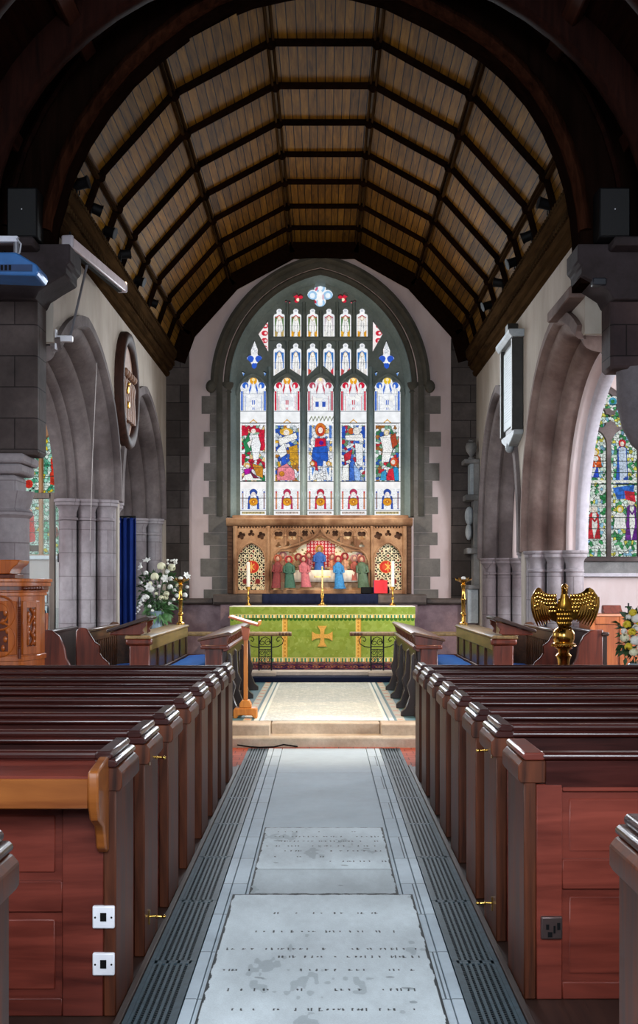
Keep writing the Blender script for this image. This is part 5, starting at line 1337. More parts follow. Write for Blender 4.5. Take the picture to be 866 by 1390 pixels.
for x0_, x1_, sd_ in ((XL+0.01, X(375,17.95), 'left'), (X(500,17.95), XR-0.01, 'right')):
    struct(MB().box(x0_,x1_,17.86,18.05,0.30,0.366).build('trim_13', stone('kneeler_stone','a89a8e','c4b6aa',None,0.7,2.0), bevel=0.01))

# ---- choir stalls
def front_desk(s, label):
    k = -0.03; ya, yb = 12.98, 16.62; xi = 1.06
    t = thing('choir_desk', (s*1.2+k, ya, ZC), label, 'choir desk', 'front choir desks')
    def sx(a, b): return sorted((s*a+k, s*b+k))
    MB().box(*sx(xi,xi+0.05), ya, yb, ZC, 1.14).build('front_board', W_DARK, t)
    f = MB(); 
    y = ya
    while y < yb-0.05: f.box(*sx(xi-0.02,xi), y, y+0.07, ZC+0.1, 0.96); y += (yb-ya-0.07)/9
    f.box(*sx(xi-0.025,xi), ya, yb, ZC, ZC+0.12); f.box(*sx(xi-0.02,xi), ya, yb, 0.86, 0.96); f.build('panel_frame', W_DARK, t, bevel=0.006)
    MB().prism([(s*(xi-0.005)+k,0.96),(s*(xi-0.05)+k,0.985),(s*(xi-0.055)+k,1.01),(s*(xi-0.03)+k,1.03),(s*(xi+0.02)+k,1.03),(s*(xi+0.02)+k,0.96)], 'y', ya-0.03, yb).build('string_moulding', W_STALLR, t, bevel=0.004)
    b = MB(); y = ya+0.03
    while y < yb: b.prism([(s*(xi+0.01)+k,1.03),(s*(xi-0.02)+k,1.04),(s*(xi-0.03)+k,1.09),(s*(xi-0.06)+k,1.135),(s*(xi+0.01)+k,1.135)], 'y', y, y+0.04); y += 0.3
    b.build('cove_bracket', W_STALLR, t, bevel=0.004)
    MB().prism([(s*(xi-0.07)+k,1.135),(s*(xi-0.075)+k,1.16),(s*(xi-0.04)+k,1.175),(s*(xi+0.30)+k,1.10),(s*(xi+0.30)+k,1.07),(s*(xi)+k,1.13)], 'y', ya-0.03, yb).build('desk_top', W_STALL, t, bevel=0.005)
    MB().box(*sx(xi+0.03,xi+0.22), ya-0.02, ya+0.03, ZC, 1.02).build('end_panel', W_STALLR, t, bevel=0.008)
    MB().prism([(s*(xi-0.02)+k,1.02),(s*(xi-0.04)+k,1.10),(s*(xi-0.06)+k,1.14),(s*(xi+0.29)+k,1.075),(s*(xi+0.25)+k,1.02)], 'y', ya-0.022, ya+0.03).build('end_bracket', W_STALLR, t, bevel=0.006)
    MB().box(*sx(xi-0.03,xi+0.27), ya-0.04, ya+0.03, 0.985, 1.03).build('end_moulding', W_STALLR, t, bevel=0.012, seg=2)
    for y in (16.45, 15.25, 14.05, 13.2):
        MB().prism([(s*xi+k,ZC),(s*(xi-0.17)+k,ZC),(s*(xi-0.17)+k,ZC+0.05),(s*(xi-0.12)+k,ZC+0.09),(s*(xi-0.07)+k,ZC+0.22),(s*(xi-0.10)+k,ZC+0.34),(s*(xi-0.065)+k,ZC+0.42),(s*(xi-0.05)+k,0.9),(s*xi+k,0.95)], 'y', y, y+0.09).build('buttress', W_DARK, t, bevel=0.006)
    MB().box(*sx(xi+0.06,xi+0.24), ya+0.05, yb-0.05, 0.72, 0.74).build('book_shelf', W_STALL, t)
    return t
front_desk(-1, 'dark carved front choir desk with buttressed legs, left of the chancel walk')
front_desk(1, 'dark carved front choir desk with buttressed legs, right of the chancel walk')
def cushion(m_name, parent, x0, x1, y0, y1, z, mat=None):
    m = MB(); rows = []
    for (u, h) in ((0.0,0.0),(0.0,0.045),(0.10,0.075),(0.5,0.085),(0.9,0.075),(1.0,0.045),(1.0,0.0)):
        rows.append([(x0+(x1-x0)*u, y0+(y1-y0)*v, z+h*(0.85 if v in (0,1) else 1)+0.006+0.003*math.sin(v*17+u*5)) for v in [i/14 for i in range(15)]])
    m.loft([list(r) for r in rows], closed=False, caps=False)
    o = m.build(m_name, mat or BLUEC, parent, angle=80); return o
def front_bench(s, label, cl):
    k = -0.03; ya, yb = 12.95, 16.55; xb = 1.91
    t = thing('choir_bench', (s*xb+k, ya, ZC), label, 'choir bench', 'front choir benches')
    def sx(a, b): return sorted((s*a+k, s*b+k))
    MB().box(*sx(xb,xb+0.04), ya+0.05, yb, ZC, 1.10).build('back_board', W_STALL, t)
    f = MB(); f.box(*sx(xb-0.022,xb), ya+0.05, yb, ZC+0.4, 0.72)
    n = 5
    for i in range(n+1):
        y = ya+0.05 + (yb-ya-0.05-0.07)*i/n; f.box(*sx(xb-0.02,xb), y, y+0.07, 0.72, 0.97)
    f.build('panel_frame', W_STALL, t, bevel=0.006)
    MB().box(*sx(xb-0.026,xb+0.002), ya+0.05, yb, 0.965, 1.10).build('top_rail', W_STALLL, t, bevel=0.008)
    MB().prism([(s*(xb-0.04)+k,1.10),(s*(xb-0.045)+k,1.12),(s*(xb-0.02)+k,1.135),(s*(xb+0.24)+k,1.135),(s*(xb+0.25)+k,1.10)], 'y', ya-0.02, yb+0.02).build('desk_top', W_STALLL, t, bevel=0.005)
    MB().box(*sx(xb-0.02,xb+0.2), ya, ya+0.05, ZC, 1.03).build('end_panel', W_STALLR, t, bevel=0.01)
    MB().box(*sx(xb-0.05,xb+0.24), ya-0.015, ya+0.06, 1.03, 1.10).build('end_moulding', W_STALLR, t, bevel=0.02, seg=2)
    MB().box(*sx(xb-0.46,xb-0.02), yb-0.04, yb+0.0, ZC, 0.72).build('end_panel', W_STALLR, t, bevel=0.01)
    MB().box(*sx(xb-0.45,xb-0.022), ya+0.05, yb-0.05, 0.60, 0.635).build('seat', W_STALL, t, bevel=0.006)
    MB().box(*sx(xb-0.40,xb-0.37), ya+0.06, yb-0.06, ZC, 0.60).build('seat_front', W_STALL, t)
    c = thing('bench_cushion', (s*(xb-0.24)+k, ya+1.5, 0.636), cl, 'cushion', 'blue bench cushions'); 
    a_, b_ = sx(xb-0.44,xb-0.04); cushion('cushion_pad', c, a_, b_, ya+1.3, yb-0.06, 0.637)
    return t
front_bench(-1, 'pale-topped panelled choir bench left of the walk, below the flower stand', 'blue cushion on the panelled choir bench below the white flowers')
front_bench(1, 'pale-topped panelled choir bench right of the walk, below the brass candle stand', 'blue cushion on the panelled choir bench on the right')
def back_bench(s, label, cl):
    k = -0.03; ya, yb = 13.1, 15.05; xb = 2.62
    t = thing('choir_bench', (s*xb+k, ya, ZC), label, 'choir bench', 'back choir benches')
    def sx(a, b): return sorted((s*a+k, s*b+k))
    MB().box(*sx(xb,xb+0.035), ya, yb, ZC, 1.16).build('back_board', W_STALL, t)
    f = MB(); n = 14
    for i in range(n+1):
        y = ya + (yb-ya-0.02)*i/n; f.box(*sx(xb-0.012,xb), y, y+0.022, 0.68, 1.06)
    f.box(*sx(xb-0.02,xb), ya, yb, 1.05, 1.16); f.build('panel_battens', W_STALL, t, bevel=0.004)
    MB().box(*sx(xb-0.035,xb+0.05), ya-0.02, yb, 1.16, 1.195).build('top_rail', W_STALL, t, bevel=0.008)
    prof = [(xb-0.42,0.0),(xb-0.42,0.42),(xb-0.38,0.50),(xb-0.30,0.54),(xb-0.25,0.62),(xb-0.20,0.66),(xb-0.16,0.72),(xb-0.17,0.80),(xb-0.11,0.84),(xb-0.06,0.92),(xb-0.02,0.99),(xb+0.06,1.0),(xb+0.10,0.96),(xb+0.10,0.0)]
    for y in (ya-0.05, yb): MB().prism([(s*u+k, ZC+v) for u, v in prof], 'y', y, y+0.05).build('end_panel', W_STALLR if y < ya else W_STALL, t, bevel=0.01)
    MB().box(*sx(xb-0.40,xb-0.02), ya, yb, 0.58, 0.615).build('seat', W_STALL, t, bevel=0.006)
    MB().box(*sx(xb-0.36,xb-0.33), ya, yb, ZC, 0.58).build('seat_front', W_STALL, t)
    c = thing('bench_cushion', (s*(xb-0.2)+k, ya+0.8, 0.616), cl, 'cushion', 'blue bench cushions'); a_, b_ = sx(xb-0.39,xb-0.03)
    cushion('cushion_pad', c, a_, b_, ya+0.2, yb-0.05, 0.617)
back_bench(-1, 'battened back-row choir bench with shaped end, below the north arch pier', 'blue cushion on the back-row bench below the north arch pier')
back_bench(1, 'battened back-row choir bench with shaped end, behind the brass eagle', 'blue cushion on the back-row bench behind the brass eagle')
def end_stall(s, label):
    k = -0.03; ya = 12.75
    t = thing('stall_end', (s*3.0+k, ya, ZC), label, 'choir stall', 'outer stall ends')
    prof = [(2.72,0.0),(2.72,0.15),(2.78,0.20),(2.80,0.30),(2.74,0.38),(2.70,0.50),(2.70,0.58),(2.76,0.68),(2.78,0.80),(2.84,0.92),(2.92,0.98),(3.05,0.99),(3.05,0.0)]
    MB().prism([(s*u+k, ZC+v) for u, v in prof], 'y', ya, ya+0.06).build('end_panel', W_STALLR, t, bevel=0.012, seg=2)
    MB().box(*sorted((s*3.05+k,s*3.09+k)), ya, ya+1.9, ZC, 1.14).build('back_board', W_DARK, t)
    MB().box(*sorted((s*2.78+k,s*3.05+k)), ya+0.06, ya+1.8, 0.6, 0.63).build('seat', plain('green_pad','6f8a6a',0.8), t, bevel=0.008)
    MB().box(*sorted((s*3.03+k,s*3.11+k)), ya-0.02, ya+1.9, 1.14, 1.18).build('top_rail', W_DARK, t, bevel=0.01)
end_stall(-1, 'red-brown shaped stall end beside the carved pulpit'); end_stall(1, 'red-brown shaped stall end below the right wing of the eagle')
def clergy_desk(s, label):
    k = -0.03; ya, yb = 12.97, 13.5; 
    t = thing('prayer_desk', (s*2.1+k, 13.2, 1.137), label, 'reading desk', 'sloped clergy desks')
    MB().prism([(s*1.90+k,1.30),(s*1.885+k,1.33),(s*1.93+k,1.345),(s*2.36+k,1.20),(s*2.36+k,1.165),(s*1.92+k,1.30)], 'y', ya-0.03, yb+0.03).build('sloped_top', W_DARK, t, bevel=0.006)
    MB().prism([(s*2.0+k,1.138),(s*1.95+k,1.16),(s*1.97+k,1.20),(s*1.93+k,1.24),(s*1.92+k,1.295),(s*2.33+k,1.165),(s*2.33+k,1.138)], 'y', ya, ya+0.045).build('scrolled_end', W_STALLR, t, bevel=0.008)
    MB().prism([(s*2.0+k,1.138),(s*1.95+k,1.16),(s*1.97+k,1.20),(s*1.93+k,1.24),(s*1.92+k,1.295),(s*2.33+k,1.165),(s*2.33+k,1.138)], 'y', yb-0.045, yb).build('scrolled_end', W_STALLR, t, bevel=0.008)
    MB().box(*sorted((s*1.99+k, s*2.01+k)), ya+0.045, yb-0.045, 1.138, 1.285).build('front_board', W_STALLL, t)
clergy_desk(-1, 'dark sloped desk on the left choir bench, in front of the blue curtain'); clergy_desk(1, 'dark sloped desk with lit scroll end on the right choir bench')
def torch(x, label):
    y = 16.48; z = 1.137; t = thing('candle_stand', (x,y,z), label, 'candle stand', 'tall brass candle stands')
    MB().lathe(x,y,[(0.06,z),(0.06,z+0.02),(0.03,z+0.04),(0.027,z+0.12),(0.04,z+0.135),(0.04,z+0.155),(0.027,z+0.17),(0.026,z+0.33),(0.036,z+0.345),(0.036,z+0.36),(0.025,z+0.375),(0.024,z+0.52),(0.035,z+0.55),(0.02,z+0.565)],16).build('stem', BRASS, t)
    MB().lathe(x,y,[(0.02,z+0.56),(0.05,z+0.59),(0.11,z+0.615),(0.115,z+0.632),(0.06,z+0.635),(0.03,z+0.62)],18).build('drip_pan', BRASS, t)
    m = MB()
    for q in range(6): a = q*pi/3; m.tube([(x+0.1*cos(a),y+0.1*sin(a),z+0.625),(x+0.12*cos(a),y+0.12*sin(a),z+0.655)],[0.012,0.003],6)
    m.build('crown_points', BRASS, t)
    MB().lathe(x,y,[(0.03,z+0.622),(0.03,z+0.66),(0.012,z+0.67)],12).build('candle', CREAMC, t)
torch(X(245,16.48), 'tall brass candle stand at the far end of the left bench, by the flowers'); torch(X(629,16.48), 'tall brass candle stand at the far end of the right bench')
# ================================================================== OTHER THINGS
# ---- wooden music-stand lectern on the chancel edge
lx, ly = X(333.5,13.05), 13.05
t = thing('reading_stand', (lx,ly,ZC), 'light orange wooden reading stand with tilted top at the chancel step', 'lectern')
m = MB(); 
m.prism([(lx-0.13,ZC),(lx-0.13,ZC+0.10),(lx-0.11,ZC+0.115),(lx+0.11,ZC+0.115),(lx+0.13,ZC+0.10),(lx+0.13,ZC),(lx+0.095,ZC),(lx+0.075,ZC+0.035),(lx-0.075,ZC+0.035),(lx-0.095,ZC)], 'y', ly-0.085, ly+0.085)
m.build('base', W_LECT, t, bevel=0.008)
MB().prism([(lx-0.065,ZC+0.115),(lx-0.065,ZC+0.16),(lx-0.04,ZC+0.20),(lx+0.04,ZC+0.20),(lx+0.065,ZC+0.16),(lx+0.065,ZC+0.115)], 'y', ly-0.06, ly+0.06).build('base_block', W_LECT, t, bevel=0.006)
MB().box(lx-0.022,lx+0.022,ly-0.022,ly+0.022,ZC+0.2,1.20).build('post', W_LECT, t, bevel=0.004)
W_RL = wood('lectern_red','8a3a1a','b8602e','Z',0.4)
MB().prism([(lx-0.03,1.08),(lx-0.05,1.24),(lx+0.05,1.21),(lx+0.03,1.08)], 'y', ly-0.03, ly+0.03).build('head_block', W_RL, t, bevel=0.004)
xa, za, xb, zb_ = X(312,ly), Z(838,ly), X(352,ly), Z(850,ly)
MB().prism([(xa,za),(xa+0.006,za+0.022),(xb+0.006,zb_+0.022),(xb,zb_)], 'y', ly-0.22, ly+0.22).build('sloped_top', W_RL, t, bevel=0.004)
MB().prism([(xb-0.012,zb_+0.015),(xb-0.004,zb_+0.065),(xb+0.016,zb_+0.06),(xb+0.008,zb_+0.01)], 'y', ly-0.22, ly+0.22).build('book_lip', W_LECT, t, bevel=0.003)

# ---- carved pulpit at the left edge
px_ = [(-3.22,10.70),(X(24,10.70),10.70),(X(29,10.72),10.72),(X(52,10.98),10.98),(X(52,10.98)-0.0,11.24),(-3.22,11.24)]
t = thing('pulpit', (-2.95,10.95,0), 'carved orange-brown wooden pulpit at the left edge behind the pews', 'pulpit')
def off_poly(pts, d):
    c = Vector((sum(p[0] for p in pts)/len(pts), sum(p[1] for p in pts)/len(pts))); out = []
    for p in pts:
        v = Vector(p) - c; out.append((c.x+v.x*(1+d/0.3 if abs(v.x)>0.05 else 1), c.y+v.y*(1+d/0.3)))
    return out
def pz(py): return Z(py,10.80)
MB().prism(px_, 'z', 0.35, pz(806)).build('drum', W_PULP, t, bevel=0.004)
MB().prism(off_poly(px_,-0.05), 'z', 0.0, 0.4).build('foot', W_PULP, t)
for d_, z0_, z1_ in ((0.015,pz(890),pz(897)),(0.02,pz(809),pz(804)),(0.035,pz(804),pz(801)),(0.06,pz(796),pz(790)),(0.075,pz(790),pz(785.5))): MB().prism(off_poly(px_,d_), 'z', z0_, z1_).build('cornice_moulding', W_PULP, t, bevel=0.004)
MB().prism(off_poly(px_,0.04), 'z', pz(801), pz(796)).build('carved_frieze', W_PULPD, t)
le = MB()
A = Vector((X(29,10.72)+0.02,10.72-0.03)); B = Vector((X(52,10.98)+0.035,10.98))
for k in range(7):
    q = A.lerp(B, (k+0.5)/7); le.ell((q.x+0.005,q.y-0.01,pz(798.5)),(0.022,0.022,0.018),8,6)
le.build('leaf_carving', W_PULPD, t)
A = Vector((X(29,10.72),10.72)); B = Vector((X(52,10.98),10.98)); d_ = (B-A).normalized(); nrm = Vector((d_.y,-d_.x))
def facet(u, z, h=0.0): q = A + (B-A)*u + nrm*h; return (q.x, q.y, z)
z0_, z1_ = pz(888), pz(816)
f = MB()
for u0, u1, a, b in ((0.0,0.22,z0_,z1_),(0.78,1.0,z0_,z1_),(0.22,0.78,z1_-0.06,z1_),(0.22,0.78,z0_,z0_+0.07)):
    f.loft([[facet(u0,a,0),facet(u1,a,0),facet(u1,b,0),facet(u0,b,0)],[facet(u0,a,0.018),facet(u1,a,0.018),facet(u1,b,0.018),facet(u0,b,0.018)]])
f.build('facet_frame', W_PULP, t, bevel=0.003)
MB().loft([[facet(0.22,z0_+0.07,0.002),facet(0.78,z0_+0.07,0.002),facet(0.78,z1_-0.06,0.002),facet(0.22,z1_-0.06,0.002)],[facet(0.22,z0_+0.07,0.006),facet(0.78,z0_+0.07,0.006),facet(0.78,z1_-0.06,0.006),facet(0.22,z1_-0.06,0.006)]]).build('facet_panel', W_PULPD, t)
cv = MB(); zz = [z0_+0.08+(z1_-z0_-0.15)*i/12 for i in range(13)]
cv.tube([facet(0.5+0.15*math.sin(i*0.8),zz[i],0.012) for i in range(13)], 0.012, 6)
for i in range(1,12): cv.ell(facet(0.5+(0.16 if i%2 else -0.16),zz[i],0.012),(0.014,0.014,0.03),8,6)
cv.tube([facet(0.34,z0_+0.08,0.012),facet(0.3,z0_+0.25,0.012),facet(0.42,z0_+0.35,0.012)],0.01,6); cv.tube([facet(0.66,z1_-0.08,0.012),facet(0.7,z1_-0.2,0.012),facet(0.6,z1_-0.3,0.012)],0.01,6)
cv.build('vine_carving', W_PULP, t)
cx_, cy_ = X(26.5,10.70), 10.695
co_ = MB(); co_.lathe(cx_,cy_,[(0.016,pz(893)),(0.016,pz(880))]+[(0.013+0.004*(i%2),pz(880)+(pz(822)-pz(880))*i/40) for i in range(41)]+[(0.018,pz(818)),(0.010,pz(810))],10); co_.build('twisted_colonnette', W_PULPD, t)
f = MB(); xa_, xb_ = -3.22, X(23,10.69); yf = 10.70
for a, b, c, d2 in ((xb_-0.075,xb_,z0_,z1_),(xa_,xb_-0.075,z1_-0.09,z1_),(xa_,xb_-0.075,z0_,z0_+0.03)): f.box(a,b,yf-0.02,yf+0.001,c,d2)
f.build('front_frame', W_PULP, t, bevel=0.003)
MB().box(xa_,xb_-0.075,yf-0.004,yf+0.001,z0_+0.03,z1_-0.09).build('front_panel', W_PULPD, t)
cv = MB()
for r_, zc_ in ((0.14,z0_+0.38),(0.14,z0_+0.14),(0.08,z0_+0.38)): cv.tube([(X(0,10.69)+r_*cos(a),yf-0.012,zc_+r_*1.1*sin(a)) for a in [2*pi*i/24 for i in range(24)]],0.011,6,closed=True)
for k in range(6): cv.ell((X(4+ (k%3)*3,10.69),yf-0.01,z0_+0.06+k*0.08),(0.02,0.012,0.03),8,6)
cv.build('roundel_carving', W_PULP, t)
br_ = off_poly([(-3.22,10.78),(X(20,10.78),10.78),(X(20,10.78),11.1),(-3.22,11.1)],0)
MB().prism(br_, 'z', pz(785.5), pz(779)).build('bookrest_foot', W_PULPD, t, bevel=0.006)
MB().prism([(-3.22,pz(779)),(X(15,10.8),pz(779)),(X(17,10.8),pz(774)),(X(20,10.8),pz(770)),(X(26,10.8),pz(766)),(X(28,10.8),pz(762)),(X(28,10.8),pz(760)),(-3.22,pz(760))], 'y', 10.74, 11.12).build('bookrest', W_PULP, t, bevel=0.006)

# ---- brass eagle lectern
ex, ey = X(765,10.95), 10.95
S = 10.95/F     # metres per photo pixel there
def ez(py): return Z(py, ey)
t = thing('eagle_lectern', (ex,ey,0), 'brass eagle lectern with spread wings standing among the pews', 'lectern')
MB().lathe(ex,ey,[(0.26,0),(0.26,0.05),(0.2,0.10),(0.10,0.16),(0.06,0.24),(0.055,0.5),(0.085,0.54),(0.085,0.58),(0.05,0.62),(0.045,0.78),(0.07,0.82),(0.055,0.86),(0.045,0.90),(0.06,ez(895)),(0.075,ez(890)),(0.05,ez(886)),(0.055,ez(882)),(0.09,ez(880))],24).build('stem', BRASS, t)
MB().lathe(ex,ey,[(0.05,ez(881)),(0.085,ez(878)),(0.098,ez(876)),(0.098,ez(873)),(0.09,ez(872)),(0.10,ez(868)),(0.104,ez(864)),(0.10,ez(859)),(0.085,ez(855)),(0.05,ez(851))],28).build('orb', BRASS, t)
m = MB(); m.lathe(ex,ey,[(0.101,ez(875.5)),(0.112,ez(875)),(0.112,ez(873.5)),(0.101,ez(873))],28)
for k in range(24): a = 2*pi*k/24; m.ell((ex+0.107*cos(a),ey+0.107*sin(a),ez(876.5)),(0.010,0.010,0.008),6,4)
m.build('orb_band', BRASS, t)
# body: lofted from tail and claws up the breast to the neck
b = MB(); rings = []
for (py, w, d, oy) in ((853,5,5,0.03),(846,9,8,0.02),(836,11,10,0.0),(826,10.5,10,-0.02),(818,9,8.5,-0.03),(811,6,6,-0.035),(806,4.6,5,-0.04)):
    rings.append([(ex+w*S*cos(a), ey+oy+d*S*sin(a), ez(py)) for a in [2*pi*i/18 for i in range(18)]])
b.loft(rings)
rr = random.Random(2)
for j in range(6):
    for i in range(7):
        a = -pi/2 + (i-3)*0.33 + (0.16 if j % 2 else 0); py = 846-j*6; w = (10.6 if j in (1,2,3) else 9)*S
        b.ell((ex+w*cos(a), ey-0.005+w*sin(a)*0.95, ez(py)), (0.017,0.012,0.026), 8, 6)
b.build('body', BRASSD, t)
h = MB(); h.loft([[(ex+w*S*cos(a), ey-0.04+oy+d*S*sin(a), ez(py)) for a in [2*pi*i/14 for i in range(14)]] for (py,w,d,oy) in ((807,4.6,5,0),(802,4.2,5,-0.005),(798,4.8,6.2,-0.012),(795,4.6,6,-0.014),(793,3,4,-0.01),(792.3,1,1.4,-0.01))])
h.loft([[(ex+w*S*cos(a), y_, ez(py)+hh*S*sin(a)) for a in [2*pi*i/10 for i in range(10)]] for (y_,py,w,hh) in ((ey-0.085,797.5,2.6,2.6),(ey-0.105,798,2.0,2.2),(ey-0.122,799.5,1.2,1.6),(ey-0.128,802,0.4,0.8))])
for sg in (-1,1): h.ell((ex+sg*0.028,ey-0.075,ez(796)),(0.006,0.008,0.006),8,5)
h.build('head', BRASS, t)
def wing_(sg):
    # upper plate: outline in pixels from the eagle axis, bowed forward at the tip
    def P(u, v, dpt=0.0):   # u outwards px, v photo y
        return (ex+sg*u*S, ey + 0.05 - 0.10*(u/45.0)**2 + dpt, ez(v))
    up = [(8,812),(16,806.5),(24,805),(28,802),(31,798.5),(35,797.5),(39,800),(42,805),(44.5,809)]
    lo = [(7,846),(14,842),(18,841),(22,843),(25,842),(29,838),(33,835),(38,832),(43,822)]
    m = MB(); n = len(up)
    fr, bk = [], []
    for q in range(7):
        f_ = q/6; fr.append([P(a[0]*(1-f_)+b_[0]*f_, a[1]*(1-f_)+b_[1]*f_, -0.02*math.sin(pi*f_)-0.008) for a, b_ in zip(up, lo)])
        bk.append([P(a[0]*(1-f_)+b_[0]*f_, a[1]*(1-f_)+b_[1]*f_, 0.012) for a, b_ in zip(up, lo)])
    for q in range(6):
        for i in range(n-1):
            m.add([fr[q][i],fr[q][i+1],fr[q+1][i+1],fr[q+1][i]],[(0,1,2,3)]); m.add([bk[q][i],bk[q][i+1],bk[q+1][i+1],bk[q+1][i]],[(3,2,1,0)])
    for i in range(n-1):
        m.add([fr[0][i],fr[0][i+1],bk[0][i+1],bk[0][i]],[(3,2,1,0)]); m.add([fr[6][i],fr[6][i+1],bk[6][i+1],bk[6][i]],[(0,1,2,3)])
    for q in (0, n-1): m.add([fr[j][q] for j in range(7)] + [bk[j][q] for j in range(6,-1,-1)], [tuple(range(14))])
    w = m.build('wing', BRASSD, t, angle=60)
    # small overlapping covert feathers
    f = MB()
    for row in range(5):
        for i in range(8):
            u = 11 + i*3.9 + (2 if row % 2 else 0); v = 809 + row*5.2 - max(0,(u-24))*0.35 + max(0,u-36)*0.8
            if u > 41: continue
            c = P(u, v, -0.028 - 0.012*math.sin(pi*row/5)); f.ell(c, (0.014,0.008,0.022), 8, 5, Matrix.Rotation(-sg*0.25, 3, 'Y'))
    f.build('covert_feathers', BRASS, w)
    # long primaries hanging from the outer edge, curling inward at the tips
    g = MB(); 
    for k in range(7):
        u0, v0 = 44.5 - k*3.6, 810 + k*2.2; ue, ve = 35 - k*3.4, 851 - k*1.3
        pts = []
        for i in range(7):
            f_ = i/6; pts.append(P(u0*(1-f_)+ue*f_ + 3.0*math.sin(pi*f_), v0*(1-f_)+ve*f_, -0.03-0.004*k+0.012*f_))
        pts = [Vector(p) for p in pts]; rings = []
        for i, p in enumerate(pts):
            wd = [0.010,0.014,0.016,0.016,0.015,0.012,0.004][i]
            rings.append([(p.x+wd*cos(a), p.y+0.006*sin(a), p.z+0.5*wd*cos(a)*sg*0.3) for a in [2*pi*j/8 for j in range(8)]])
        g.loft(rings)
    g.build('flight_feathers', BRASS, w)
wing_(-1); wing_(1)
m = MB()
for sg in (-1, 1):
    m.loft([[(ex+sg*0.035+r_*cos(a), ey-0.02+r_*sin(a), ez(py)) for a in [2*pi*i/10 for i in range(10)]] for (py,r_) in ((838,0.034),(845,0.03),(850,0.018),(853,0.016))])
    for q in (-1,0,1): m.tube([(ex+sg*0.035,ey-0.02,ez(851)),(ex+sg*0.035+q*0.018,ey-0.055,ez(851.5)),(ex+sg*0.035+q*0.024,ey-0.078,ez(855))],[0.010,0.009,0.004],6)
m.build('legs_and_claws', BRASSD, t)

# ---- white flower arrangement on a pedestal in the north-east corner
def bloom_round(c, r, n, seed, mat, parent, nm):
    rr = random.Random(seed); m = MB(); m.ell(c, r*0.4, 8, 6)
    for k in range(n):
        a = rr.uniform(0, 2*pi); e = rr.uniform(-0.6, 1.3); d = Vector((cos(a)*cos(e), sin(a)*cos(e), sin(e)))
        p = Vector(c) + d*r*0.68; M_ = d.to_track_quat('Z','Y').to_matrix()
        m.ell(p*1.0, (r*rr.uniform(0.3,0.55), r*rr.uniform(0.3,0.5), r*0.13), 7, 4, M_)
    return m.build(nm, mat, parent, angle=80)
def lily(c, d, r, parent):
    m = MB(); d = Vector(d).normalized(); M_ = d.to_track_quat('Z','Y').to_matrix()
    for k in range(6):
        a = 2*pi*k/6; pts = []
        for i in range(5):
            f = i/4; q = M_ @ Vector((cos(a)*r*(0.12+0.9*f*f), sin(a)*r*(0.12+0.9*f*f), r*(1.0*f-0.35*f*f)))
            pts.append(Vector(c)+q)
        rings = []
        side = M_ @ Vector((-sin(a), cos(a), 0))
        for i, p in enumerate(pts):
            wd = r*[0.08,0.28,0.4,0.3,0.05][i]; nn = (M_ @ Vector((0,0,1)))*0.006
            rings.append([p-side*wd, p-nn, p+side*wd, p+nn])
        m.loft(rings)
    return m.build('lily', PETALW, parent, angle=80)
def leaves(parent, c, rad, n, seed, mat, nm, zr=(-1,1), L=(0.06,0.14)):
    rr = random.Random(seed); m = MB()
    for k in range(n):
        a = rr.uniform(0,2*pi); e = rr.uniform(*zr); d = Vector((cos(a)*cos(e), sin(a)*cos(e)*0.7, sin(e)))
        p0 = Vector(c) + Vector((d.x*rad[0], d.y*rad[1], d.z*rad[2]))*rr.uniform(0.45,0.95)
        l = rr.uniform(*L); tip = p0 + (d + Vector((rr.uniform(-.5,.5),rr.uniform(-.5,.5),rr.uniform(-.7,.3)))).normalized()*l
        sd = (tip-p0).cross(Vector((rr.uniform(-1,1),rr.uniform(-1,1),rr.uniform(-1,1)))).normalized()*l*0.2; mid = (p0+tip)/2 + Vector((0,0,0.012))
        nn = (tip-p0).cross(sd).normalized()*0.0025
        m.add([p0, mid+sd, tip, mid-sd, mid+nn, mid-nn], [(0,1,4),(1,2,4),(2,3,4),(3,0,4),(1,0,5),(2,1,5),(3,2,5),(0,3,5)])
    return m.build(nm, mat, parent, smooth=False)
fy = 17.35
def fp(px, py, dy=0.0): return (X(px,fy+dy), fy+dy, Z(py,fy+dy))
t = thing('flower_arrangement', (X(217,fy),fy,ZC), 'large white flower arrangement on a pedestal beside the left candle stand', 'flowers')
vx = X(213,fy)
MB().lathe(vx,fy,[(0.16,ZC),(0.16,ZC+0.04),(0.06,ZC+0.10),(0.05,ZC+0.5),(0.06,0.90),(0.14,0.95),(0.15,0.975)],18).build('pedestal', W_DARK, t)
MB().lathe(vx,fy,[(0.07,0.976),(0.085,1.0),(0.075,1.10),(0.08,1.22),(0.105,1.30),(0.10,1.31),(0.07,1.24)],18).build('vase', GLASSV, t)
leaves(t, fp(219,802), (0.34,0.22,0.33), 260, 3, GREENL, 'foliage')
leaves(t, fp(213,826), (0.16,0.14,0.16), 110, 4, GREENP, 'fern_sprays', (-1.2,0.4), (0.08,0.2))
st_ = MB(); rr = random.Random(9)
for k in range(26):
    a = rr.uniform(-1.2,1.2); e = Vector(fp(219+rr.uniform(-30,30), 800+rr.uniform(-36,28), rr.uniform(-.12,.12))); b0 = Vector((vx,fy,1.26)); st_.tube([b0, b0.lerp(e,0.5)+Vector((0,0,0.05)), e], [0.006,0.005,0.004], 5)
st_.build('stems', GREENL, t)
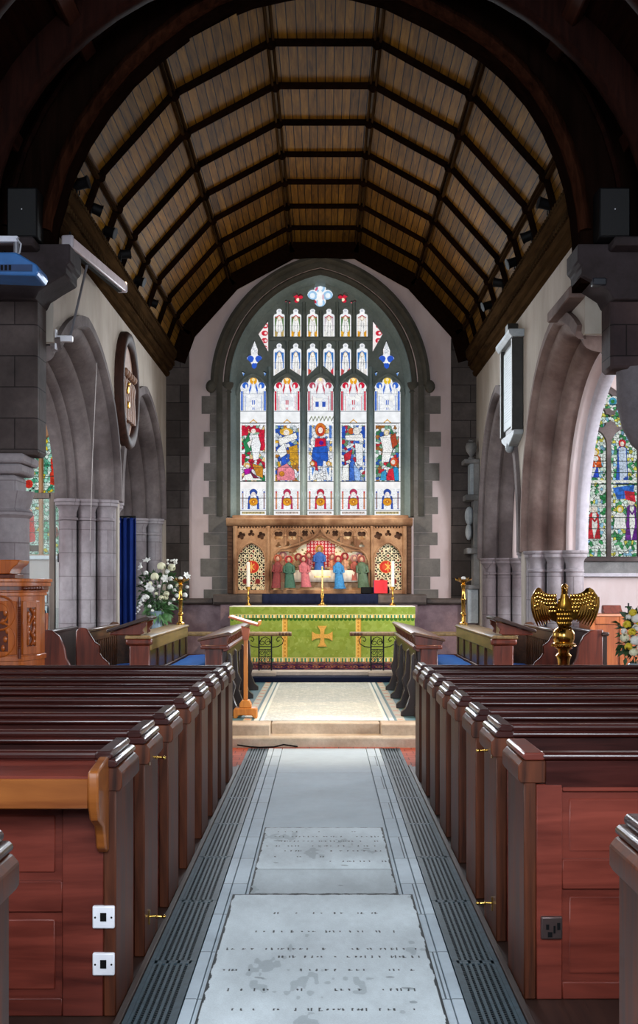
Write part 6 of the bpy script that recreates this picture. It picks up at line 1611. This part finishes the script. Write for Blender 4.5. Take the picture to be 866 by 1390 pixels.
for k, (a, b, r_, mt) in enumerate(((219,769,0.068,PETALC),(233,770.5,0.062,PETALC),(210,783,0.066,PETALC),(205,800,0.055,PETALW),(223,785,0.055,PETALW),(232,786,0.045,PETALW),(231,797,0.045,PETALW),(226,806,0.045,PETALC),(219,811.5,0.04,PETALC),(225,811,0.042,PETALC),(237,801,0.032,PETALW),(240,809,0.04,PETALW),(230.5,819,0.032,PETALW),(198,778,0.04,PETALW),(191,791,0.03,PETALW),(204,792,0.035,PETALC),(227,776,0.04,PETALW),(251,808,0.042,PETALW),(241,795,0.032,PETALC),(200,811,0.036,PETALW),(203,823,0.03,PETALW),(207,829,0.026,PETALW),(245,821,0.03,PETALW),(212,806,0.028,PETALC),(236,814,0.03,PETALW),(216,796,0.03,PETALW),(254,797,0.028,PETALW))):
    bloom_round(fp(a,b,-0.14-0.03*(k%3)), r_*1.1, 26, k, mt, t, 'bloom')
for (a, b, d) in ((200,763,(-0.2,-0.5,0.8)),(193,770,(-0.9,-0.4,0.3)),(203,797,(-0.3,-0.9,0.3)),(252,783,(0.6,-0.6,0.5)),(224,786,(0.2,-0.9,0.2))): lily(fp(a,b,-0.18), d, 0.065, t)
m = MB()
for k in range(16): f = k/15; m.ell(fp(198-12*f+2*math.sin(k*2), 809+20*f*f+4*f, -0.2-0.01*(k%2)), 0.026-0.012*f, 7, 5)
m.build('trailing_spray', PETALW, t)
m = MB()
for k in range(22): m.ell(fp(234+rr.uniform(-7,7), 763.5+rr.uniform(-4,5), -0.12+rr.uniform(-.03,.03)), rr.uniform(0.010,0.018), 6, 4)
m.build('gypsophila', PETALW, t)
# ---- yellow and white flowers at the right edge
fy2 = 10.9
def fp2(px, py, dy=0.0): return (X(px,fy2+dy), fy2+dy, Z(py,fy2+dy))
t = thing('flower_arrangement', (X(866,fy2),fy2,0), 'yellow and white flowers in greenery on a stand at the right edge', 'flowers')
vx2 = X(868,fy2)
MB().lathe(vx2,fy2,[(0.14,0),(0.14,0.03),(0.04,0.08),(0.035,0.7),(0.09,0.78),(0.10,0.80)],16).build('pedestal', IRON, t)
MB().lathe(vx2,fy2,[(0.07,0.80),(0.10,0.86),(0.11,0.96),(0.10,0.97)],16).build('bowl', GLASSV, t)
leaves(t, fp2(868,866), (0.20,0.18,0.27), 240, 13, GREENL, 'foliage', (-1.2,1.3), (0.05,0.11))
for k, (a, b, r_, mt) in enumerate(((851,848,0.032,PETALY),(864,840,0.04,PETALW),(848,866,0.036,PETALC),(858,858,0.03,PETALY),(864,853,0.034,PETALW),(853,878,0.03,PETALY),(862,870,0.04,PETALW),(859,832,0.03,PETALY),(860,886,0.034,PETALC),(847,857,0.024,PETALW),(870,846,0.04,PETALY),(872,864,0.04,PETALW),(871,880,0.035,PETALW),(853,838,0.022,PETALW))):
    bloom_round(fp2(a,b,-0.19), r_*1.45, 26, 60+k, mt, t, 'bloom')

# ---- blue curtain in the north-east arch
t = thing('curtain', (-3.1,17.05,0.8), 'deep blue pleated curtain hanging behind the north arch pier', 'curtain')
n = 70; rows = []
for zz in (0.45,0.9,1.5,2.1,2.6,2.66):
    rows.append([(-3.62+0.90*i/n, 17.05+0.035*math.sin(i*0.95)+0.012*math.sin(i*2.3+zz), zz) for i in range(n+1)])
o = MB().loft(rows, closed=False, caps=False).build('pleated_cloth', CURT, t, angle=80); o.modifiers.new('s','SOLIDIFY').thickness = 0.006
MB().tube([(-3.7,17.05,2.675),(-2.72,17.05,2.675)],0.014,8).build('rod', IRON, t)
# ---- glazed screen in the north aisle
t = thing('glazed_screen', (-4.9,16.2,ZC), 'wood-framed glass screen with door behind the north arch', 'screen')
W_FR = wood('screen_frame','4f443c','7a6c60','Z',0.5)
f = MB(); y = 16.2
for (a, b) in ((X(67.5,y),X(75,y)),(-6.0,-5.92),(X(96,y),X(101,y))): f.box(a,b,y-0.04,y+0.04,0.0,2.96)
f.box(-7.4,X(70,y),y-0.04,y+0.04,Z(677,y),Z(669,y)); f.box(-7.4,X(70,y),y-0.03,y+0.03,0.0,0.25); f.build('frame', W_FR, t, bevel=0.006)
MB().box(-7.4,X(68,y),y-0.006,y+0.006,0.25,2.87).build('glass_panel', CLEAR, t); MB().box(X(75,y),X(97,y),y-0.006,y+0.006,0.1,2.9).build('glass_door', CLEAR, t)
h = MB(); h.tube([(X(80.5,y),y-0.05,Z(763,y)),(X(80.5,y),y-0.07,Z(757,y)),(X(80.5,y),y-0.05,Z(752,y))],0.012,6); h.build('door_handle', BLACKP, t)
# framed notices on the chapel wall
for k, (a, b, c, d2) in enumerate(((53.5,65,806,819),(53.5,65.5,821,834))):
    y = 19.98; t = thing('framed_notice', (X((a+b)/2,y),y,Z(d2,y)), ('upper' if k == 0 else 'lower') + ' of two white framed notices beside the pulpit', 'notice', 'framed notices')
    f = MB(); x0_, x1_, z0_, z1_ = X(a,y), X(b,y), Z(d2,y), Z(c,y)
    for q in ((x0_,x1_,z0_,z0_+0.015),(x0_,x1_,z1_-0.015,z1_),(x0_,x0_+0.015,z0_+0.015,z1_-0.015),(x1_-0.015,x1_,z0_+0.015,z1_-0.015)): f.box(q[0],q[1],y-0.015,y+0.01,q[2],q[3])
    f.build('frame', BLACKP, t); MB().box(x0_+0.012,x1_-0.012,y-0.004,y+0.01,z0_+0.012,z1_-0.012).build('sheet', WHITEP, t)
# blue chair in the north aisle
cx_, cy_ = -3.86, 15.2
t = thing('chair', (cx_,cy_,ZC), 'wooden chair with dark blue back beside the pulpit', 'chair')
MB().box(cx_-0.22,cx_+0.22,cy_-0.22,cy_+0.22,0.64,0.70).build('seat', plain('navy_seat','16264e',0.8), t, bevel=0.015)
M_ = Matrix.Rotation(radians(12),3,'X')
MB().prism([(cy_+0.20,0.86),(cy_+0.28,1.36),(cy_+0.32,1.36),(cy_+0.24,0.86)],'x',cx_-0.2,cx_+0.2).build('backrest', plain('navy_back','16264e',0.8), t, bevel=0.012)
for a, b in ((-1,-1),(1,-1)): MB().bar((cx_+a*0.2,cy_+b*0.2,ZC),(cx_+a*0.2,cy_+b*0.2,0.65),0.04).build('leg', W_CAB, t)
for a in (-1,1): MB().bar((cx_+a*0.215,cy_+0.2,ZC),(cx_+a*0.215,cy_+0.30,1.32),0.04).build('leg', W_CAB, t)

# ---- oak cabinet and music stand in the south chapel
y = 14.0; xa_, xb_ = X(801,y), 3.98
t = thing('organ_cabinet', ((xa_+xb_)/2,y,ZC-0.004), 'orange oak panelled cabinet in the south chapel right of the eagle', 'cabinet')
zt = Z(837,y)
MB().box(xa_,xb_,y+0.02,y+0.6,ZC-0.004,zt).build('carcase', W_CAB, t, bevel=0.006)
MB().box(xa_-0.02,xb_+0.02,y-0.01,y+0.62,zt,zt+0.03).build('top', wood('cabinet_top','a8684a','d09878','X',0.4), t, bevel=0.008)
f = MB(); w = (xb_-xa_)/2
for i in range(2):
    a = xa_+i*w; b = a+w
    for q in ((a,a+0.06,ZC,zt),(b-0.06,b,ZC,zt),(a+0.06,b-0.06,zt-0.09,zt),(a+0.06,b-0.06,ZC,ZC+0.1)): f.box(q[0]+0.002,q[1]-0.002,y+0.002,y+0.02,q[2],q[3])
f.build('panel_frame', W_CAB, t, bevel=0.004)
tag(None or MB().prism([(y+0.2,zt+0.032),(y+0.30,Z(822,y)),(y+0.33,Z(822,y)),(y+0.36,zt+0.032)],'x',X(820,y+0.2),X(846,y+0.2)).build('music_desk', W_STALLR, bevel=0.008), 'red-brown music desk standing on the orange cabinet', 'music desk')
t = thing('small_cross', (X(853,y+0.1),y+0.1,zt+0.031), 'small black cross standing on the orange cabinet', 'cross')
m = MB(); xx = X(853,y+0.1); m.box(xx-0.035,xx+0.035,y+0.08,y+0.12,zt+0.031,zt+0.045); m.box(xx-0.008,xx+0.008,y+0.092,y+0.108,zt+0.04,zt+0.16); m.box(xx-0.04,xx+0.04,y+0.092,y+0.108,zt+0.105,zt+0.122); m.build('cross_body', IRON, t)

# ---- wall monuments
def disc(yc, zc, x, r, nseg=36): return [(x, yc+0.9*r*cos(2*pi*i/nseg), zc+r*sin(2*pi*i/nseg)) for i in range(nseg)]
yc, zc, rad = 15.86, Z(531,15.86), 0.79
t = thing('wall_roundel', (XL,yc,zc), 'big round dark-framed plaque with carved figures high on the left wall', 'plaque')
rings = [disc(yc,zc,XL+dx,r_) for dx, r_ in ((0.0,rad),(0.07,rad),(0.11,rad-0.03),(0.12,rad-0.09),(0.10,rad-0.15),(0.06,rad-0.18),(0.0,rad-0.18))]
MB().loft(rings, caps=False).build('rim', wood('roundel_wood','1a100c','402820','Z',0.6,1,0,0.15,0.1), t, angle=50)
MB().loft([disc(yc,zc,XL+0.002,rad-0.17),disc(yc,zc,XL+0.045,rad-0.17)]).build('ground', stone('roundel_ground','7a5a4a','a8846c',None,0.6,3.0), t)
m = MB(); rr = random.Random(4)
for k in range(5):
    yy = yc-0.36+k*0.18; m.loft([[(XL+0.07+w*cos(a)*0.5, yy+w*sin(a), zc-0.42+h) for a in [2*pi*i/10 for i in range(10)]] for w, h in ((0.08,0),(0.07,0.2),(0.05,0.36),(0.075,0.48),(0.03,0.56))]); m.ell((XL+0.085,yy,zc+0.20),(0.045,0.045,0.055),10,7)
m.build('carved_figures', stone('roundel_relief','6a4a38','9a745c',None,0.6,3.0), t)
m = MB(); m.ell((XL+0.10,yc-0.22,zc-0.22),(0.025,0.035,0.05),8,6); m.ell((XL+0.10,yc-0.24,zc-0.02),(0.02,0.03,0.06),8,6); m.ell((XL+0.11,yc-0.22,zc+0.06),(0.02,0.025,0.025),8,6); m.build('gilded_angel', GOLD, t)
# white marble tablet on the right wall
y0_, y1_ = 15.35, 16.45; yc = (y0_+y1_)/2
t = thing('wall_tablet', (XR,yc,Z(515,yc)), 'white marble memorial tablet with black frame on the right chancel wall', 'memorial')
BLKM = stone('black_marble','24221f','3a3732',None,0.4,2.0,bump=0.05)
MB().box(XR-0.10,XR,y0_+0.05,y1_-0.05,3.72,4.95).build('black_backing', BLKM, t, bevel=0.01)
p = Paint(80, 112, 4, '98a4aa')
rr = random.Random(8)
for k in range(26):
    x = 8+rr.uniform(0,5)
    while x < 72: p.rect(x, x+rr.uniform(2,5), 8+k*3.7, 9.2+k*3.7, '55656d', 0.85); x += rr.uniform(4,7)
MB().box(XR-0.115,XR-0.09,y0_+0.14,y1_-0.14,3.8,4.86).build('marble_slab', S_WHITE, t)
p.build('inscription', painted('tablet_face',0.5), (XR-0.117,y0_+0.15,4.85), (0,0.8,0), (0,0,-1.04), t)
for yy in (y0_+0.02, y1_-0.12): MB().box(XR-0.15,XR,yy,yy+0.10,3.72,4.92).build('side_pilaster', BLKM, t, bevel=0.01)
MB().prism([(XR,4.92),(XR-0.16,4.92),(XR-0.20,4.97),(XR-0.20,5.02),(XR,5.02)],'y',y0_-0.05,y1_+0.05).build('cornice', S_WHITE, t, bevel=0.006)
m = MB(); m.prism([(y0_+0.15,5.02),(yc-0.12,5.12),(yc-0.1,5.2),(yc+0.1,5.2),(yc+0.12,5.12),(y1_-0.15,5.02)],'x',XR-0.14,XR); m.build('pediment', BLKM, t, bevel=0.01)
m = MB(); m.prism([(y0_,3.72),(y0_+0.04,3.66),(y0_+0.25,3.60),(yc,3.53),(y1_-0.25,3.60),(y1_-0.04,3.66),(y1_,3.72)],'x',XR-0.13,XR); m.ell((XR-0.10,yc,3.54),(0.06,0.09,0.07),10,7); m.build('apron', S_WHITE, t, bevel=0.01)
# tall grey monument with an urn in the south-east corner
y0_, y1_ = 19.66, 20.10; yc = (y0_+y1_)/2
t = thing('wall_monument', (XR,yc,Z(760,yc)), 'tall grey marble monument with urn in the corner right of the altar', 'memorial')
def mz(py): return Z(py,19.8)
MB().box(XR-0.10,XR,y0_+0.04,y1_-0.04,mz(795),mz(628)).build('backing', S_GREYM, t, bevel=0.01)
MB().box(XR-0.16,XR-0.02,y0_+0.07,y1_-0.07,mz(672),mz(630)).build('inscribed_panel', S_WHITE, t, bevel=0.01)
for a, b, d_ in ((630,624,0.26),(680,672,0.24),(752,744,0.22),(800,794,0.2)): MB().box(XR-d_,XR,y0_,y1_,mz(a),mz(b)).build('moulding', S_GREYM, t, bevel=0.015, seg=2)
MB().box(XR-0.20,XR-0.02,y0_+0.05,y1_-0.05,mz(846),mz(800)).build('lower_panel', S_WHITE, t, bevel=0.01)
MB().lathe(XR-0.12,yc,[(0.05,mz(624)),(0.05,mz(621)),(0.025,mz(619)),(0.085,mz(612)),(0.10,mz(606)),(0.08,mz(601)),(0.04,mz(599)),(0.05,mz(597)),(0.0,mz(594))],16).build('urn', S_GREYM, t)
m = MB(); m.ell((XR-0.15,yc,mz(700)),(0.08,0.10,0.16),10,8); m.ell((XR-0.16,yc,mz(722)),(0.06,0.12,0.14),10,8); m.build('carved_cartouche', S_WHITE, t)

# ---- fittings high up: spotlights, speakers, projector, screen
def spotlight(x, y, z, aim, label, s):
    t = thing('spotlight', (x,y,z), label, 'spotlight', 'black spotlights on the cornices')
    d = (Vector(aim)-Vector((x,y,z))).normalized(); c = Vector((x,y,z+0.16))
    MB().tube([c-d*0.10,c-d*0.09,c+d*0.10,c+d*0.13],[0.03,0.055,0.06,0.07],12).build('can', BLACKP, t)
    MB().tube([(x,y,z),(x,y,z+0.08),c],0.014,6).build('stem', BLACKP, t)
    m = MB(); n_ = d.cross(Vector((0,0,1))).normalized()
    m.tube([c+n_*0.075, c+n_*0.08-Vector((0,0,0.08)), Vector((x,y,z+0.03)), c-n_*0.08-Vector((0,0,0.08)), c-n_*0.075],0.008,6); m.build('yoke', BLACKP, t)
    MB().tube([c+d*0.128,c+d*0.132],[0.06,0.06],12).build('lens', plain('spot_lens','15181c',0.6,spec=0.1), t)
nth = ['nearest','second','third','fourth','fifth','farthest']
for s, xw, nm, lst in ((-1, XL+0.17, 'left', (12.05,12.75,13.6,14.6,15.8,17.0)), (1, XR-0.17, 'right', (12.7,13.75,14.9,16.0,17.2))):
    for k, y in enumerate(lst):
        q = nth[k] if k < len(lst)-1 else 'farthest'
        spotlight(xw, y, 5.622, (-s*0.4, y+ (0.9 if k % 2 else -0.4), 4.6+ (1.6 if k % 3 == 0 else 0)), 'black spotlight on the %s cornice, %s from the chancel arch' % (nm, q), s)
for xa_, xb_, nm in ((X(14,11.2),X(55,11.2),'left'),(X(809,11.2),X(851,11.2),'right')):
    t = thing('loudspeaker', ((xa_+xb_)/2,11.2,4.957), 'black loudspeaker on the corbel shelf at the %s of the chancel arch' % nm, 'loudspeaker', 'loudspeakers at the chancel arch')
    MB().box(xa_,xb_,11.07,11.33,4.957,5.43).build('cabinet', BLACKP, t, bevel=0.015, seg=2)
    MB().box(xa_+0.015,xb_-0.015,11.06,11.071,4.975,5.41).build('grille', plain('speaker_grille','121214',0.8,bump=0.5,scale=90), t)
    MB().ell(((xa_+xb_)/2,11.058,5.22),(0.006,0.004,0.006),8,5).build('badge', WHITEP, t)
y = 10.3
t = thing('projector', (X(20,y),y,Z(362,y)), 'blue-lit projector hanging on a white arm at the left edge', 'projector')
xa_, xb_ = -3.02, X(58,y)
MB().prism([(xa_,Z(378,y)),(xb_-0.02,Z(381,y)),(xb_+0.005,Z(374,y)),(xb_-0.01,Z(366,y)),(xb_-0.16,Z(352,y)),(xb_-0.20,Z(349,y)),(xa_,Z(349,y))],'y',y-0.16,y+0.2).build('case', BLUEP, t, bevel=0.014, seg=2)
MB().box(xa_,xb_-0.05,y-0.17,y-0.158,Z(375,y),Z(366,y)).build('vent_panel', plain('vent_blue','1d3a66',0.5), t)
m = MB()
for k in range(9): m.box(xa_+0.03+k*0.035,xa_+0.05+k*0.035,y-0.175,y-0.168,Z(374,y),Z(367,y))
m.build('vent_slots', BLACKP, t)
MB().tube([(X(22,y),y,Z(349,y)),(X(22,y),y,Z(322,y))],0.024,10).build('drop_tube', GREYP, t)
MB().box(-NX,X(25,y),y-0.03,y+0.03,Z(329,y),Z(321,y)).build('arm', plain('white_arm','dfe1ee',0.4), t, bevel=0.006)
MB().tube([(X(24,y),y-0.03,Z(325,y)),(X(30,y),y-0.04,Z(333,y)),(X(28,y),y-0.03,Z(344,y)),(X(20,y),y,Z(348,y))],0.008,6).build('cable', plain('pale_cable','a8aab4',0.5), t)
MB().tube([(X(2,y),y-0.1,Z(350,y)),(X(10,y),y-0.12,Z(346,y)),(X(16,y),y-0.08,Z(350,y))],0.007,6).build('cable', BLACKP, t)
# roller screen case slung along the north wall
A = Vector((X(92,11.95),11.95,5.17)); B = Vector((X(166,13.9),13.9,5.20))
t = thing('projector_screen', tuple((A+B)/2), 'long white roller screen case slung below the left cornice', 'projector screen')
MB().bar(A, B, 0.10, 0.11).build('case', plain('screen_case','cdbfc4',0.45), t, bevel=0.012, seg=2)
d = (B-A).normalized()
MB().bar(A-d*0.03, A+d*0.02, 0.125, 0.135).build('end_cap', plain('end_cap_grey','b0a8b0',0.5), t, bevel=0.02, seg=2); MB().bar(B-d*0.02, B+d*0.025, 0.115, 0.125).build('end_cap', plain('end_cap_grey2','b0a8b0',0.5), t, bevel=0.012)
MB().bar(A+d*0.1-Vector((0,0,0.068)), B-d*0.1-Vector((0,0,0.068)), 0.05, 0.02).build('bottom_bar', BLACKP, t)
mid = A.lerp(B, 0.32); yb_ = 11.86; wb = Vector((XL,yb_,Z(460,yb_)))
MB().tube([mid-Vector((0,0,0.07)), wb+Vector((0.14,0,0.0))], 0.014, 8).build('stay_rod', GREYP, t)
MB().box(XL-0.002,XL+0.015,yb_-0.04,yb_+0.04,wb.z-0.11,wb.z+0.09).build('wall_plate', WHITEP, t, bevel=0.004); MB().box(XL+0.015,XL+0.17,yb_-0.03,yb_+0.03,wb.z-0.03,wb.z+0.03).build('bracket', WHITEP, t, bevel=0.006)
for q in (0.05, 0.93):
    p_ = A.lerp(B, q); MB().tube([p_+Vector((0,0,0.05)), Vector((XL+0.10,p_.y,5.30))], 0.012, 6).build('hanger', BLACKP, t)
o = MB().tube([(XL+0.03,13.85,4.3),(XL+0.03,13.6,3.2),(XL+0.03,13.45,2.2)],0.004,6).build('pull_cord', plain('cord_white','a8a09c',0.8,spec=0.1)); tag(o, 'thin pale cord hanging down the left wall between the arches', 'cord')
o = MB().box(2.56,2.69,11.22,11.33,4.55,4.62).build('sensor_box', plain('dark_box','20242c',0.4), bevel=0.01); tag(o, 'small dark sensor box on the right corbel', 'sensor')
o = MB().tube([(X(322,12.24),12.245,0.03),(X(340,12.24),12.235,0.012),(X(352,12.2),12.2,0.012),(X(372,12.22),12.23,0.012),(X(385,12.24),12.24,0.035),(X(404,12.24),12.25,0.012)],0.008,6).build('floor_cable', BLACKP); tag(o, 'thin black cable along the foot of the chancel step', 'cable')
# ================================================================== LIGHT AND CAMERA
def area(name, loc, rot, sx, sy, power, col, spread=None):
    l = bpy.data.lights.new(name, 'AREA'); l.shape = 'RECTANGLE'; l.size = sx; l.size_y = sy; l.energy = power; l.color = col
    if spread: l.spread = radians(spread)
    o = bpy.data.objects.new(name, l); COL.objects.link(o); o.location = loc; o.rotation_euler = rot
    return o
def spot(name, loc, target, power, col, ang=50, blend=0.6, r=0.06):
    l = bpy.data.lights.new(name, 'SPOT'); l.energy = power; l.color = col; l.spot_size = radians(ang); l.spot_blend = blend; l.shadow_soft_size = r
    o = bpy.data.objects.new(name, l); COL.objects.link(o); o.location = loc
    o.rotation_euler = (Vector(target) - Vector(loc)).to_track_quat('-Z', 'Y').to_euler()
    return o
DAY = (0.86, 0.93, 1.0); WARM = (1.0, 0.80, 0.52)
# daylight through the east window
area('east_window_daylight', (WXC, YG-0.75, 4.6), (radians(-66),0,0), 2.7, 3.0, 170, DAY, 130)
# daylight through the chapel and nave windows
for s in (-1, 1):
    area('chapel_daylight', (s*7.5, 11.0, 3.2), (0, radians(90*s), 0), 2.4, 1.7, 900 if s > 0 else 430, DAY)
    area('chapel_daylight', (s*7.5, 16.6, 3.2), (0, radians(90*s), 0), 2.4, 1.7, 260 if s > 0 else 160, DAY)
    for yc in (-0.4, 3.0, 6.4): area('nave_daylight', (s*(NX-0.02), yc, 3.2), (0, radians(90*s), 0), 2.4, 1.5, 42, DAY, 140)
area('west_fill_light', (0, -3.0, 4.6), (radians(78),0,0), 3.0, 3.4, 370, (0.82,0.91,1.0), 115)  # unseen fill light added behind the camera to brighten floor and pews
# the floodlights on the cornices: down on the pavement and the altar, up on the boarding
for s, xw in ((-1, -2.35), (1, 2.25)):
    spot('floodlight_beam', (xw, 12.75, 5.7), (-s*0.1, 12.95, 0.2), 420, WARM, 42)
    spot('floodlight_beam', (xw, 13.9, 5.7), (-s*0.2, 14.6, 0.2), 420, WARM, 50)
    spot('floodlight_beam', (xw, 16.0, 5.7), (-s*0.3, 18.9, 0.95), 560, WARM, 36)
    spot('floodlight_beam', (xw, 17.2, 5.7), (-s*0.3, 20.1, 2.2), 480, (1.0,0.86,0.66), 46)
    for y in (13.0, 15.2, 17.4):
        spot('uplight_beam', (xw, y, 5.75), (-s*0.9, y+0.8, 7.4), 38 if y > 14 else 17, (1.0,0.72,0.36), 120, 1.0)
w = bpy.data.worlds.new('World'); SC.world = w; w.use_nodes = True
w.node_tree.nodes['Background'].inputs[0].default_value = (0.8,0.88,1.0,1); w.node_tree.nodes['Background'].inputs[1].default_value = 0.15
cam = bpy.data.cameras.new('Camera'); cam.sensor_fit = 'HORIZONTAL'; cam.sensor_width = 36; cam.lens = 36*F/866
cam.shift_x = (433-CX)/866; cam.shift_y = (HY-695)/866
cam.clip_start = 0.05; cam.clip_end = 200
co = bpy.data.objects.new('Camera', cam); COL.objects.link(co); co.location = (0,0,H); co.rotation_euler = (radians(90),0,0)
SC.camera = co
SC.view_settings.view_transform = 'Standard'; SC.view_settings.look = 'None'; SC.view_settings.gamma = 1.0; SC.view_settings.use_curve_mapping = False
SC.view_settings.exposure = 0.0
SC.cycles.use_denoising = True
try: SC.cycles.denoiser = 'OPENIMAGEDENOISE'
except Exception: pass
SC.cycles.max_bounces = 6; SC.cycles.diffuse_bounces = 3; SC.cycles.glossy_bounces = 3; SC.cycles.transmission_bounces = 4; SC.cycles.transparent_max_bounces = 8
SC.cycles.sample_clamp_indirect = 4.0; SC.cycles.caustics_reflective = False; SC.cycles.caustics_refractive = False
